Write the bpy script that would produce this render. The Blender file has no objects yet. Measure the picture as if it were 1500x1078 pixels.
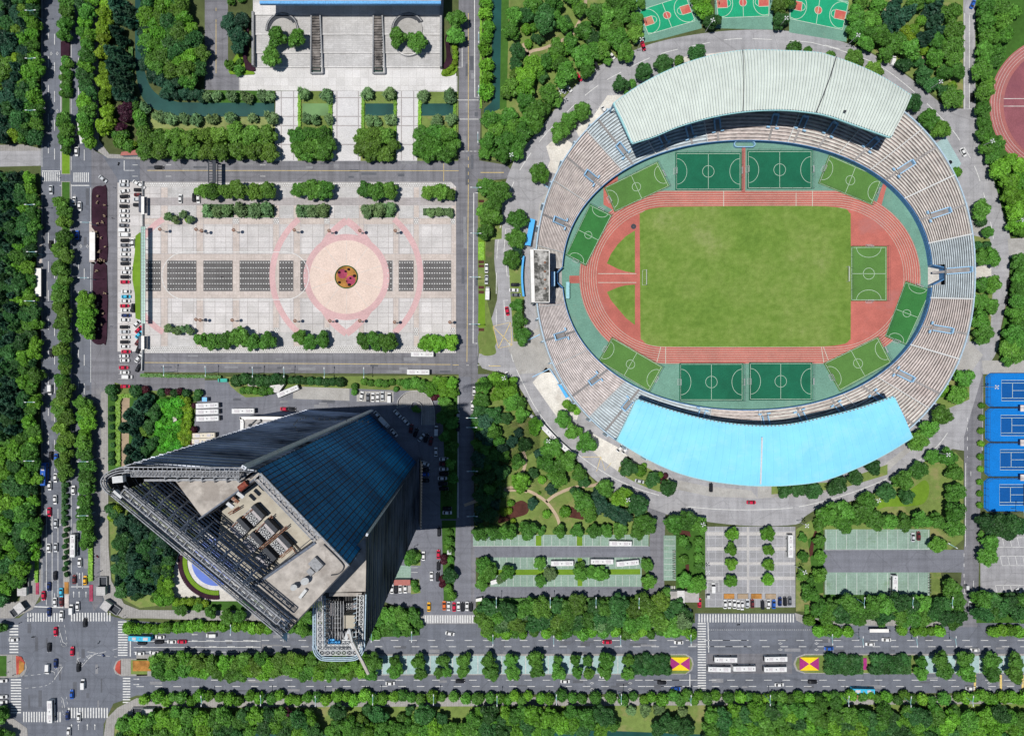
import bpy, math, random
import numpy as np
from mathutils import Vector, Matrix
R = math.radians
random.seed(7); rng = np.random.default_rng(7)
sc = bpy.context.scene
# ------------------------------------------------------------------ camera, sky, sun, exposure
S = 0.34; NX, NY = 728.0, 538.0; H = 345.0        # metres per photo pixel on the ground, point under the camera, flying height
cam = bpy.data.cameras.new('camera'); co = bpy.data.objects.new('camera', cam); sc.collection.objects.link(co)
co.location = (0, 0, H); cam.sensor_width = 36; cam.lens = 36 * H / (1500 * S)
cam.shift_x = 22 / 1500; cam.shift_y = -1 / 1500; cam.clip_end = 6000; cam.clip_start = 1
sc.camera = co
EL, AZ = 73.4, 262.0
w = bpy.data.worlds.new('World'); sc.world = w; w.use_nodes = True
wn = w.node_tree.nodes; bg = wn['Background']
sky = wn.new('ShaderNodeTexSky'); sky.sky_type = 'NISHITA'; sky.sun_disc = False; sky.ozone_density = 5; sky.dust_density = .3; sky.air_density = 1.3
sky.sun_elevation = R(EL); sky.sun_rotation = R(AZ)
w.node_tree.links.new(sky.outputs[0], bg.inputs[0]); bg.inputs[1].default_value = 0.055
sl = bpy.data.lights.new('sun', 'SUN'); sl.energy = 4.4; sl.angle = R(0.5); sl.color = (1, .965, .91)
so = bpy.data.objects.new('sun', sl); sc.collection.objects.link(so)
tosun = Vector((math.sin(R(AZ)) * math.cos(R(EL)), math.cos(R(AZ)) * math.cos(R(EL)), math.sin(R(EL))))
so.rotation_euler = tosun.to_track_quat('Z', 'Y').to_euler()
sc.view_settings.view_transform = 'Standard'; sc.view_settings.look = 'None'
sc.view_settings.exposure = 0.04; sc.view_settings.gamma = 1
# ------------------------------------------------------------------ helpers
COL = sc.collection
def W(p, z=0.0):
    f = S * (H - z) / H
    return ((p[0] - NX) * f, (NY - p[1]) * f)
def W3(x, y, z): a = W((x, y), z); return (a[0], a[1], z)
def D(p, z): f = (H - z) / H; return (NX + (p[0] - NX) * f, NY + (p[1] - NY) * f)
def P(s): return [tuple(float(a) for a in q.split(',')) for q in s.split()]
def smooth(pts, n=6, closed=False):
    out = []; N = len(pts)
    for i in range(N if closed else N - 1):
        if closed: a, b, c, d = pts[i - 1], pts[i], pts[(i + 1) % N], pts[(i + 2) % N]
        else: a, b, c, d = pts[max(i - 1, 0)], pts[i], pts[i + 1], pts[min(i + 2, N - 1)]
        for k in range(n):
            t = k / n
            out.append(tuple(.5 * (2 * b[j] + (c[j] - a[j]) * t + (2 * a[j] - 5 * b[j] + 4 * c[j] - d[j]) * t * t + (3 * b[j] - a[j] - 3 * c[j] + d[j]) * t ** 3) for j in (0, 1)))
    if not closed: out.append(pts[-1])
    return out
def rect(x0, y0, x1, y1): return [(x0, y0), (x1, y0), (x1, y1), (x0, y1)]
def circ(cx, cy, r, n=48, a0=0, a1=360): return [(cx + r * math.cos(R(a0 + (a1 - a0) * i / n)), cy + r * math.sin(R(a0 + (a1 - a0) * i / n))) for i in range(n if a1 - a0 == 360 else n + 1)]
def inside(p, poly):
    x, y = p; r = False; n = len(poly)
    for i in range(n):
        x1, y1 = poly[i]; x2, y2 = poly[i - 1]
        if (y1 > y) != (y2 > y) and x < (x2 - x1) * (y - y1) / (y2 - y1) + x1: r = not r
    return r
def orient(poly):
    a = sum(poly[i - 1][0] * poly[i][1] - poly[i][0] * poly[i - 1][1] for i in range(len(poly)))
    return poly if a > 0 else poly[::-1]
class MB:
    def __init__(s): s.v = []; s.f = []; s.m = []
    def face(s, pts, m=0):
        n = len(s.v); s.v += [tuple(p) for p in pts]; s.f.append(tuple(range(n, n + len(pts)))); s.m.append(m)
    def prism(s, poly, z0, z1, m=0, mt=None, bottom=False, top=None):
        poly = orient(poly); n = len(s.v); k = len(poly); tp = orient(top) if top else poly
        s.v += [(x, y, z0) for x, y in poly] + [(x, y, z1) for x, y in tp]
        for i in range(k):
            j = (i + 1) % k; s.f.append((n + i, n + j, n + k + j, n + k + i)); s.m.append(m)
        s.f.append(tuple(range(n + k, n + 2 * k))); s.m.append(m if mt is None else mt)
        if bottom: s.f.append(tuple(range(n + k - 1, n - 1, -1))); s.m.append(m)
    def box(s, c, d, rot=0.0, m=0):
        ca, sa = math.cos(rot), math.sin(rot); hx, hy, hz = d[0] / 2, d[1] / 2, d[2] / 2
        s.prism([(c[0] + x * ca - y * sa, c[1] + x * sa + y * ca) for x, y in ((-hx, -hy), (hx, -hy), (hx, hy), (-hx, hy))], c[2] - hz, c[2] + hz, m, bottom=True)
    def bar(s, p, q, wd, ht=None, m=0):
        p = Vector(p); q = Vector(q); d = q - p
        if d.length < 1e-6: return
        d.normalize(); u = d.cross(Vector((0, 0, 1)))
        u = Vector((1, 0, 0)) if u.length < 1e-4 else u.normalized()
        t = u.cross(d); u = u * (wd / 2); t = t * ((ht or wd) / 2); n = len(s.v)
        for e in (p, q):
            for a, b in ((-1, -1), (1, -1), (1, 1), (-1, 1)): s.v.append(tuple(e + u * a + t * b))
        for f in ((0, 3, 2, 1), (4, 5, 6, 7), (0, 1, 5, 4), (1, 2, 6, 5), (2, 3, 7, 6), (3, 0, 4, 7)):
            s.f.append(tuple(n + i for i in f)); s.m.append(m)
    def tube(s, p, q, r0, r1=None, k=8, m=0):
        p = Vector(p); q = Vector(q); d = (q - p).normalized(); r1 = r0 if r1 is None else r1
        u = d.orthogonal().normalized(); t = d.cross(u); n = len(s.v)
        for e, r in ((p, r0), (q, r1)):
            for i in range(k):
                a = 2 * math.pi * i / k; s.v.append(tuple(e + (u * math.cos(a) + t * math.sin(a)) * r))
        for i in range(k): j = (i + 1) % k; s.f.append((n + i, n + j, n + k + j, n + k + i)); s.m.append(m)
        s.f.append(tuple(range(n + k - 1, n - 1, -1))); s.m.append(m); s.f.append(tuple(range(n + k, n + 2 * k))); s.m.append(m)
    def ribbon(s, pts, wd, z, m=0, closed=False):      # flat line of photo-pixel points, wd in metres
        q = [Vector(W(p)) for p in pts]; N = len(q); L = []; Rr = []
        for i in range(N):
            a = q[i - 1] if (i or closed) else q[i]; b = q[(i + 1) % N] if (i < N - 1 or closed) else q[i]
            d = (b - a); d = d.normalized() if d.length > 1e-9 else Vector((1, 0)); nn = Vector((-d.y, d.x)) * wd / 2
            L.append(q[i] + nn); Rr.append(q[i] - nn)
        for i in range(N if closed else N - 1):
            j = (i + 1) % N; s.face([(*Rr[i], z), (*Rr[j], z), (*L[j], z), (*L[i], z)], m)
    def wall(s, pts, wd, z0, z1, m=0, closed=False, world=False):
        q = [Vector(p if world else W(p)) for p in pts]; N = len(q)
        for i in range(N if closed else N - 1):
            a = q[i]; b = q[(i + 1) % N]
            s.bar((a.x, a.y, (z0 + z1) / 2), (b.x, b.y, (z0 + z1) / 2), wd, z1 - z0, m)
    def build(s, name, mats, parent=None, sm=False):
        me = bpy.data.meshes.new(name); me.from_pydata(s.v, [], s.f)
        for m in (mats if isinstance(mats, (list, tuple)) else [mats]): me.materials.append(m)
        if s.m: me.polygons.foreach_set('material_index', s.m)
        if sm: me.polygons.foreach_set('use_smooth', [True] * len(s.f))
        me.update(); o = bpy.data.objects.new(name, me); COL.objects.link(o)
        if parent: o.parent = parent
        return o
def tag(o, label=None, cat=None, group=None, kind=None):
    if label: o['label'] = label
    if cat: o['category'] = cat
    if group: o['group'] = group
    if kind: o['kind'] = kind
    return o
def empty(name, loc=(0, 0, 0), rz=0.0, label=None, cat=None, group=None):
    o = bpy.data.objects.new(name, None); COL.objects.link(o); o.location = loc; o.rotation_euler = (0, 0, rz); o.empty_display_size = .3
    return tag(o, label, cat, group)
def copy_tree(o, parent=None):
    c = o.copy(); COL.objects.link(c); c.parent = parent
    for ch in list(o.children): copy_tree(ch, c)
    return c
def G(name, pts, z, mat, kind='structure'):
    b = MB(); b.face([(*W(p), z) for p in orient(pts)[::-1]]); return tag(b.build(name, mat), kind=kind)
def slab(name, pts, z, mat):                     # raised pavement: a real kerb
    b = MB(); b.prism([W(p) for p in pts], -.05, z); return tag(b.build(name, mat), kind='structure')
def wslab(b, pts, z, z0=-.05, m=0): b.prism([W(p) for p in pts], z0, z, m)
_o = {1: 'first', 2: 'second', 3: 'third', 4: 'fourth', 5: 'fifth', 6: 'sixth', 7: 'seventh', 8: 'eighth', 9: 'ninth', 10: 'tenth', 11: 'eleventh', 12: 'twelfth'}
def ordn(i):
    if i in _o: return _o[i]
    return '%d%s' % (i, 'th' if 10 < i % 100 < 14 else {1: 'st', 2: 'nd', 3: 'rd'}.get(i % 10, 'th'))
# ------------------------------------------------------------------ materials
class NT:
    def __init__(s, name):
        s.m = bpy.data.materials.new(name); s.m.use_nodes = True; s.t = s.m.node_tree; s.b = s.t.nodes['Principled BSDF']
    def n(s, t, **k):
        o = s.t.nodes.new(t)
        for a, b in k.items(): setattr(o, a, b)
        return o
    def l(s, a, b): s.t.links.new(a, b)
    def noise(s, vec, scale, det=3, rough=.55):
        o = s.n('ShaderNodeTexNoise'); o.inputs['Scale'].default_value = scale; o.inputs['Detail'].default_value = det; o.inputs['Roughness'].default_value = rough
        s.l(vec, o.inputs['Vector']); return o.outputs['Fac']
    def ramp(s, fac, stops):
        o = s.n('ShaderNodeValToRGB'); e = o.color_ramp.elements
        while len(e) < len(stops): e.new(.5)
        for i, (p, c) in enumerate(stops): e[i].position = p; e[i].color = (*c, 1) if len(c) == 3 else c
        s.l(fac, o.inputs[0]); return o.outputs[0]
    def mix(s, a, b, fac, blend='MIX'):
        o = s.n('ShaderNodeMix', data_type='RGBA', blend_type=blend)
        for v, i in ((fac, 0), (a, 6), (b, 7)):
            if hasattr(v, 'links'): s.l(v, o.inputs[i])
            elif i: o.inputs[i].default_value = (*v, 1)
            else: o.inputs[0].default_value = v
        return o.outputs[2]
    def math(s, op, a, b=0.0, c=0.0):
        o = s.n('ShaderNodeMath', operation=op)
        for i, v in enumerate((a, b, c)):
            if hasattr(v, 'links'): s.l(v, o.inputs[i])
            else: o.inputs[i].default_value = v
        return o.outputs[0]
    def done(s, col, rough=.8, spec=.3, metal=0.0, bump=None, bs=.3, bd=.05):
        if hasattr(col, 'links'): s.l(col, s.b.inputs['Base Color'])
        else: s.b.inputs['Base Color'].default_value = (*col, 1)
        if hasattr(rough, 'links'): s.l(rough, s.b.inputs['Roughness'])
        else: s.b.inputs['Roughness'].default_value = rough
        s.b.inputs['Specular IOR Level'].default_value = spec; s.b.inputs['Metallic'].default_value = metal
        if bump is not None:
            o = s.n('ShaderNodeBump'); o.inputs['Strength'].default_value = bs; o.inputs['Distance'].default_value = bd
            s.l(bump, o.inputs['Height']); s.l(o.outputs[0], s.b.inputs['Normal'])
        return s.m
def sh(c, k): return tuple(max(0, min(1, x * k)) for x in c)
def ground(name, c, var=.25, big=.035, mid=.3, fine=3.0, stain=None, rough=.9, c2=None, brick=None, bc=None, spec=.15, worn=0):
    t = NT(name); pos = t.n('ShaderNodeNewGeometry').outputs['Position']
    n1 = t.noise(pos, big, 4, .6); n2 = t.noise(pos, mid, 3); n3 = t.noise(pos, fine, 2)
    col = t.ramp(n1, [(.3, sh(c, 1 - var)), (.5, c), (.7, c2 or sh(c, 1 + var * .7))])
    col = t.mix(col, t.ramp(n2, [(.3, (.72,) * 3), (.7, (1.22,) * 3)]), .55 * min(1, var * 4), 'MULTIPLY')
    col = t.mix(col, t.ramp(n3, [(.3, (.7,) * 3), (.7, (1.25,) * 3)]), .5, 'MULTIPLY')
    if worn:                                       # traffic wear and seams drawn out along both street directions
        for sc_ in ((.012, .42, 1), (.42, .012, 1)):
            mp = t.n('ShaderNodeMapping'); mp.inputs['Scale'].default_value = sc_; t.l(pos, mp.inputs['Vector'])
            col = t.mix(col, t.ramp(t.noise(mp.outputs[0], 1, 3, .6), [(.33, (1 - worn,) * 3), (.5, (1, 1, 1)), (.7, (1 + worn * .7,) * 3)]), 1, 'MULTIPLY')
        vo = t.n('ShaderNodeTexVoronoi', feature='DISTANCE_TO_EDGE'); vo.inputs['Scale'].default_value = .055; t.l(pos, vo.inputs['Vector'])
        col = t.mix(col, t.ramp(vo.outputs[0], [(0, (.72,) * 3), (.012, (1, 1, 1))]), .7, 'MULTIPLY')
    if stain:
        v = t.ramp(t.noise(pos, stain[1], 5, .7), [(stain[2], (0, 0, 0)), (stain[2] + .13, (1, 1, 1))])
        col = t.mix(col, stain[0], t.math('MULTIPLY', v, stain[3]))
    if brick:
        br = t.n('ShaderNodeTexBrick'); t.l(pos, br.inputs['Vector']); br.offset = brick[3] if len(brick) > 3 else 0
        br.inputs['Scale'].default_value = 1; br.inputs['Brick Width'].default_value = brick[0]; br.inputs['Row Height'].default_value = brick[1]
        br.inputs['Mortar Size'].default_value = brick[2]; br.inputs['Mortar Smooth'].default_value = .1
        br.inputs['Color1'].default_value = (1, 1, 1, 1); br.inputs['Color2'].default_value = (.88, .88, .87, 1); br.inputs['Mortar'].default_value = (*(bc or (.6, .58, .56)), 1)
        col = t.mix(col, br.outputs['Color'], 1, 'MULTIPLY')
    return t.done(col, rough, spec)
def plain(name, c, rough=.6, spec=.4, metal=0, var=.12, scale=1.5, stain=None):
    t = NT(name); tc = t.n('ShaderNodeTexCoord').outputs['Object']
    col = t.mix(c, t.ramp(t.noise(tc, scale, 4, .6), [(.3, (1 - var * 1.6,) * 3), (.7, (1 + var,) * 3)]), 1, 'MULTIPLY')
    if stain:
        v = t.ramp(t.noise(tc, stain[1], 5, .7), [(stain[2], (0, 0, 0)), (stain[2] + .12, (1, 1, 1))]); col = t.mix(col, stain[0], t.math('MULTIPLY', v, stain[3]))
    return t.done(col, rough, spec, metal)
M = {}
M['soil'] = ground('ground_soil', (.075, .095, .035), .35, .03, .4, 2, stain=((.16, .12, .07), .12, .58, .6))
M['lawn'] = ground('lawn_grass', (.14, .195, .05), .25, .03, .35, 2.5, stain=((.25, .22, .10), .09, .52, .7))
M['limegrass'] = ground('lime_grass', (.13, .235, .02), .18, .05, .5, 3)
M['bankgrass'] = ground('dry_bank_grass', (.20, .235, .085), .25, .05, .5, 3)
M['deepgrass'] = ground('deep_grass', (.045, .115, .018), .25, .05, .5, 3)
M['asph'] = ground('avenue_asphalt', (.132, .142, .168), .14, .03, .25, 2.5, worn=.12, stain=((.07, .072, .08), .05, .6, .6))
M['asph2'] = ground('street_asphalt', (.165, .164, .18), .14, .03, .25, 2.5, worn=.18, stain=((.24, .235, .235), .06, .6, .6))
M['asph3'] = ground('ring_asphalt', (.30, .297, .31), .16, .025, .2, 2.5, worn=.12, stain=((.17, .165, .17), .05, .57, .55))
M['lot'] = ground('lot_asphalt', (.16, .165, .19), .12, .03, .25, 2.5, worn=.12, stain=((.1, .1, .11), .07, .6, .5))
M['conc'] = ground('old_concrete', (.34, .33, .315), .2, .03, .2, 2, stain=((.2, .19, .175), .06, .53, .6))
M['lightconc'] = ground('dusty_concrete', (.56, .535, .49), .2, .05, .25, 1.5, stain=((.36, .32, .28), .08, .52, .6))
M['walk'] = ground('sidewalk_paving', (.33, .32, .31), .15, .04, .4, 3, brick=(1.2, .6, .06))
M['dirt'] = ground('bare_dirt', (.33, .25, .17), .2, .08, .4, 3)
M['path'] = ground('garden_path', (.4, .31, .22), .15, .08, .4, 3)
M['plaza'] = ground('plaza_stone', (.53, .508, .50), .13, .03, .12, 2.2, stain=((.42, .39, .37), .045, .58, .5), brick=(5.4, 5.4, .12), bc=(.62, .60, .59))
M['plazaband'] = ground('plaza_band_stone', (.50, .44, .405), .1, .04, .2, 2, brick=(1.8, 1.8, .1), bc=(.84, .82, .8))
M['plazagrey'] = ground('plaza_grey_stone', (.36, .335, .335), .14, .04, .2, 2.5, brick=(1.8, .9, .08), bc=(.8, .8, .8))
M['pinkstone'] = ground('plaza_pink_stone', (.525, .345, .345), .1, .04, .25, 2.5)
M['beigestone'] = ground('plaza_beige_stone', (.61, .49, .425), .1, .05, .12, 2, stain=((.5, .36, .26), .05, .56, .45))
M['blackstone'] = ground('plaza_dark_stone', (.125, .12, .12), .15, .05, .25, 2.5, brick=(1.4, 1.4, .09), bc=(.7, .7, .7))
M['checker'] = ground('plaza_border_tile', (.66, .65, .64), .08, .05, .4, 1.5, brick=(.9, .9, .16, .5), bc=(.42, .41, .4))
M['terrace'] = ground('terrace_granite', (.47, .46, .455), .12, .03, .12, 2, stain=((.30, .29, .28), .05, .55, .5), brick=(3.0, 1.0, .07), bc=(.76, .76, .76))
M['terrace2'] = ground('terrace_pale_granite', (.60, .585, .575), .1, .03, .12, 2, stain=((.42, .4, .38), .04, .6, .4), brick=(4, 4, .1), bc=(.8, .79, .78))
M['bridge'] = ground('bridge_paving', (.535, .525, .525), .08, .05, .3, 2, stain=((.4, .39, .38), .06, .6, .4))
M['forecourt'] = ground('forecourt_paving', (.285, .285, .30), .14, .04, .14, 2, brick=(3.4, 3.4, .12), bc=(1.3, 1.3, 1.3))
M['forelight'] = ground('forecourt_band', (.43, .415, .405), .12, .05, .3, 2)
M['paver'] = ground('grass_paver', (.27, .36, .315), .14, .05, .3, 2, stain=((.16, .25, .14), .09, .56, .6), brick=(.8, .8, .12), bc=(.7, .8, .7))
M['medpaver'] = ground('median_paver', (.30, .42, .42), .14, .05, .3, 2, stain=((.25, .35, .3), .09, .57, .5))
def water(name, c):
    t = NT(name); pos = t.n('ShaderNodeNewGeometry').outputs['Position']
    col = t.ramp(t.noise(pos, .07, 3), [(.35, sh(c, .75)), (.7, sh(c, 1.25))])
    return t.done(col, .22, .5, bump=t.noise(pos, 1.2, 3), bs=.12)
M['water'] = water('canal_water', (.014, .066, .056)); M['pond'] = water('algae_pond', (.13, .24, .09)); M['pool'] = water('fountain_pool', (.06, .13, .48))
M['track'] = ground('track_rubber', (.405, .122, .098), .18, .03, .2, 2, stain=((.34, .14, .13), .045, .56, .6))
M['track2'] = ground('old_track_rubber', (.33, .12, .11), .14, .04, .25, 2, stain=((.25, .12, .115), .05, .5, .6))
M['track3'] = ground('infield_rubber', (.24, .085, .10), .18, .03, .2, 2, stain=((.17, .06, .08), .04, .5, .6))
M['teal'] = ground('teal_concrete', (.135, .27, .21), .14, .04, .25, 1.6, stain=((.20, .29, .23), .06, .57, .5))
def pitch():
    t = NT('pitch_grass'); pos = t.n('ShaderNodeNewGeometry').outputs['Position']
    col = t.ramp(t.noise(pos, .022, 7, .72), [(.3, (.092, .172, .028)), (.46, (.128, .216, .038)), (.58, (.160, .235, .054)), (.74, (.235, .265, .11))])
    col = t.mix(col, t.ramp(t.noise(pos, .11, 7, .75), [(.32, (.72, .80, .7)), (.5, (1, 1, 1)), (.68, (1.28, 1.14, 1.35))]), .4, 'MULTIPLY')
    col = t.mix(col, t.ramp(t.noise(pos, .35, 4, .6), [(.3, (.78, .8, .7)), (.7, (1.18, 1.12, 1.2))]), .8, 'MULTIPLY')
    col = t.mix(col, t.ramp(t.noise(pos, 2, 3), [(.3, (.75,) * 3), (.7, (1.25,) * 3)]), .6, 'MULTIPLY')
    return t.done(col, .9, .1)
M['pitch'] = pitch()
M['turfd'] = ground('dark_turf', (.010, .115, .062), .16, .04, .2, 2.5, rough=.8)
M['turfm'] = ground('mid_turf', (.035, .155, .040), .16, .04, .2, 2.5)
M['turfl'] = ground('olive_turf', (.085, .19, .045), .12, .04, .2, 2.5)
M['bball'] = ground('court_green', (.015, .30, .15), .12, .05, .25, 2)
M['bballred'] = ground('court_red', (.47, .10, .085), .12, .05, .3, 2, stain=((.4, .3, .16), .12, .5, .5))
M['blue'] = ground('court_blue', (.005, .155, .50), .08, .04, .25, 2)
M['blued'] = ground('court_deep_blue', (.004, .075, .27), .08, .05, .25, 2)
def paint(name, c):
    t = NT(name); pos = t.n('ShaderNodeNewGeometry').outputs['Position']
    col = t.ramp(t.noise(pos, .9, 4, .7), [(.3, sh(c, .62)), (.55, c)]); return t.done(col, .7, .2)
M['white'] = paint('white_paint', (.60, .60, .585)); M['dimwhite'] = paint('worn_paint', (.50, .50, .49)); M['yellow'] = paint('yellow_paint', (.62, .47, .17)); M['palegreen'] = paint('court_line', (.50, .60, .50))
def leafmat():
    t = NT('foliage'); oi = t.n('ShaderNodeObjectInfo'); tc = t.n('ShaderNodeTexCoord').outputs['Object']; ge = t.n('ShaderNodeNewGeometry')
    v = t.math('MULTIPLY_ADD', ge.outputs['Random Per Island'], .7, .68)
    v = t.math('MULTIPLY', v, t.math('MULTIPLY_ADD', oi.outputs['Random'], .55, .74))
    v = t.math('MULTIPLY', v, t.math('MULTIPLY_ADD', t.noise(tc, 1.7, 3), 1.3, .42))
    col = t.n('ShaderNodeVectorMath', operation='SCALE'); at = t.n('ShaderNodeAttribute', attribute_type='INSTANCER', attribute_name='tint'); a2 = t.n('ShaderNodeAttribute', attribute_type='INSTANCER', attribute_name='wood'); base = t.mix(oi.outputs['Color'], at.outputs['Color'], a2.outputs['Fac']); t.l(base, col.inputs[0]); t.l(v, col.inputs['Scale'])
    c2 = t.mix(col.outputs[0], (1.15, 1.0, .8), t.ramp(t.math('FRACT', t.math('MULTIPLY', oi.outputs['Random'], 7.3)), [(.4, (0, 0, 0)), (1, (.6,) * 3)]), 'MULTIPLY')
    return t.done(c2, .55, .25)
M['leaf'] = leafmat()
M['bark'] = plain('bark', (.09, .065, .045), .9, .1)
def objcol(name, rough, spec, coat=0):
    t = NT(name); oi = t.n('ShaderNodeObjectInfo'); tc = t.n('ShaderNodeTexCoord').outputs['Object']
    col = t.mix(oi.outputs['Color'], t.ramp(t.noise(tc, 1.3, 4, .65), [(.3, (.8,) * 3), (.65, (1.03,) * 3)]), 1, 'MULTIPLY')
    if coat: t.b.inputs['Coat Weight'].default_value = coat; t.b.inputs['Coat Roughness'].default_value = .3
    return t.done(col, rough, spec)
M['carpaint'] = objcol('car_paint', .72, .18, 0); M['cloth'] = objcol('clothing', .8, .2)
M['carglass'] = plain('car_glass', (.012, .014, .018), .45, .35, 0, .1); M['tyre'] = plain('tyre_rubber', (.02, .02, .02), .85, .2)
M['lamp_glass'] = plain('lamp_lens', (.7, .7, .72), .5, .4); M['skin'] = plain('skin', (.45, .28, .2), .6)
M['steelw'] = plain('white_steel', (.52, .53, .53), .8, .2, 0, .1); M['steelg'] = plain('grey_steel', (.27, .275, .285), .8, .2, 0, .2)
M['steeld'] = plain('dark_steel', (.05, .055, .065), .8, .15, 0); M['cyan'] = plain('cyan_steel', (.28, .52, .56), .8, .2); M['bluesteel'] = plain('blue_steel', (.26, .46, .66), .5, .4, 0, .12)
M['bluepaint'] = plain('blue_rail_paint', (.12, .36, .68), .5, .3, 0, .2); M['blueroof'] = plain('blue_sheet_roof', (.03, .33, .72), .45, .4)
M['rust'] = plain('rusty_iron', (.22, .10, .06), .85, .2, 0, .5, 2.5, stain=((.55, .48, .42), 1.2, .5, .7)); M['rust2'] = plain('red_rusty_tank', (.22, .05, .03), .7, .3, 0, .4, 2)
M['roofconc'] = plain('roof_concrete', (.385, .355, .325), .9, .15, 0, .2, .35, stain=((.22, .195, .175), .16, .48, .65)); M['roofbeige'] = plain('roof_beige', (.39, .36, .30), .9, .15, 0, .12, .3, stain=((.28, .24, .19), .2, .55, .5))
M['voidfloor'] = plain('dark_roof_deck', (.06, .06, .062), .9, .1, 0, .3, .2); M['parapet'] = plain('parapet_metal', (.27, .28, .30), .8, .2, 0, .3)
M['ledge'] = plain('facade_louvre', (.50, .53, .60), .8, .1, .0, .7, .05); M['louvre'] = plain('white_louvre', (.50, .475, .49), .8)
M['maroonred'] = plain('red_tile', (.35, .12, .10), .8); M['whitewall'] = plain('white_wall', (.72, .70, .67), .8, .2, 0, .08, .5); M['greyroof'] = plain('grey_flat_roof', (.36, .345, .335), .9, .1, 0, .15, .3, stain=((.24, .23, .22), .2, .55, .5))
M['glassgreen'] = plain('green_glass_roof', (.27, .44, .38), .25, .5); M['wood'] = plain('weathered_plank', (.155, .14, .13), .8, .2, 0, .55, .25)
def blueglass():
    t = NT('blue_curtain_glass'); tc = t.n('ShaderNodeTexCoord').outputs['Object']
    col = t.ramp(t.noise(tc, .045, 4, .6), [(.3, (.003, .075, .22)), (.5, (.005, .19, .48)), (.72, (.012, .31, .70))])
    return t.done(col, .6, .1)
M['bglass'] = blueglass()
def darkglass():
    t = NT('dark_curtain_glass'); tc = t.n('ShaderNodeTexCoord').outputs['Object']
    col = t.ramp(t.noise(tc, .09, 5, .7), [(.35, (.014, .02, .036)), (.6, (.035, .045, .075)), (.75, (.11, .125, .165))])
    return t.done(col, .45, .25)
M['dglass'] = darkglass()
# ------------------------------------------------------------------ ground, roads, water
b = MB(); b.face([(-4000, -4000, 0), (4000, -4000, 0), (4000, 4000, 0), (-4000, 4000, 0)]); tag(b.build('ground', M['soil']), kind='structure')
A_, A2, A3 = .03, .034, .038
# avenues and streets
G('avenue_road', P('60,-60 134,-60 134,212 140,222 160,232 208,233 208,267 174,268 157,276 157,900 185,908 240,912 620,914 700,912 1018,912 1018,898 1165,898 1170,906 1190,914 1405,918 1430,912 1560,912 1560,956 1560,1014 200,1018 190,1022 166,1030 152,1060 150,1140 0,1140 -60,1040 -60,905 28,905 45,890 60,880'), .03, M['asph'])
G('street', P('-60,220 60,218 60,243 -60,246'), .034, M['asph3'])
G('street', P('205,234 672,236 672,-60 704,-60 704,170 702,236 742,242 760,262 715,262 702,268 702,470 700,548 742,548 760,572 700,560 694,572 694,768 697,785 697,914 612,914 612,775 672,760 672,548 208,545 204,530 160,580 158,560 157,268 205,267'), .036, M['asph2'])
G('street', P('205,233 700,235 742,242 742,262 700,266 205,267'), .04, M['asph2'])
G('street', P('300,-20 334,-20 334,100 350,112 350,133 300,132'), .036, M['asph2'])
ring_out = smooth(P('700,530 728,440 727,380 735,310 758,238 790,190 828,142 868,103 905,85 950,66 1000,54 1060,46 1120,44 1180,49 1235,62 1290,86 1340,120 1385,156 1412,160 1429,168 1432,200 1444,232 1458,272 1470,315 1482,350'), 4) + P('1560,346 1560,372 1484,376') + smooth(P('1478,400 1476,440 1466,480 1460,515'), 4) + P('1462,528 1560,528 1560,546 1446,547 1438,560 1437,700 1433,870 1432,918 1404,918 1405,880 1413,790 1412,672 1398,655') + smooth(P('1355,675 1320,700 1285,718 1250,733 1205,742 1178,757'), 4) + P('1165,775 1035,772 1036,757 980,752 973,762 973,870 950,885 700,876 697,760 700,600') + smooth(P('744,548 765,574 794,622 840,668 878,708 945,742'), 4)
# the ring is laid as a paved disc; the stadium and gardens stand on it
G('ring_road', smooth(P('700,530 728,440 724,380 730,310 752,238 790,190 828,142 868,103 905,85 950,66 1000,54 1060,46 1120,44 1180,49 1235,62 1290,86 1340,120 1385,156 1412,160 1430,168 1434,200 1444,232 1458,272 1470,315 1482,360 1478,400 1474,440 1466,480 1460,515 1440,548 1413,610 1398,655 1355,675 1320,700 1285,718 1250,733 1205,742 1178,757 1165,768 1100,770 1036,764 980,754 945,744 878,708 840,668 794,622 765,574 744,548'), 4, True), .044, M['asph3'])
G('street', P('1411,-60 1428,-60 1429,170 1411,160'), .046, M['asph3'])
G('street', P('1476,350 1560,346 1560,374 1478,378'), .046, M['conc'])
G('street', P('1438,528 1560,528 1560,546 1440,548'), .046, M['conc'])
G('street', P('1440,545 1437,700 1433,870 1432,918 1404,918 1405,880 1413,790 1412,640'), .048, M['asph2'])
G('street', P('1380,655 1412,600 1440,545 1440,660 1412,660'), .0475, M['asph3'])
G('street', P('945,742 975,752 973,800 973,870 950,880 952,757'), .047, M['asph2'])
# side lane and parking column
G('side_lane', P('134,218 150,228 172,262 172,560 158,580 158,700 150,880 137,896 134,880'), .042, M['asph2'])
slab('parking_apron', P('172,268 206,266 211,266 211,545 204,552 176,560 172,520'), .045, M['plaza'])
G('street', P('160,515 211,515 211,552 300,552 300,575 203,570 160,575'), .052, M['asph2'])
slab('sidewalk', P('148,575 158,570 159,800 163,850 182,884 205,893 620,896 620,912 300,908 215,905 180,905 158,893 147,860'), .12, M['walk'])
slab('sidewalk', P('-60,892 28,880 40,842 42,800 60,800 60,870 48,892 20,905 -60,906'), .12, M['walk'])
slab('sidewalk', P('152,1078 156,1052 172,1036 200,1022 1560,1018 1560,1030 200,1036 196,1045 178,1050 168,1062 166,1100 152,1100'), .12, M['walk'])
slab('sidewalk', P('-60,1052 20,1052 40,1066 42,1100 -60,1100'), .12, M['walk'])
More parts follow.
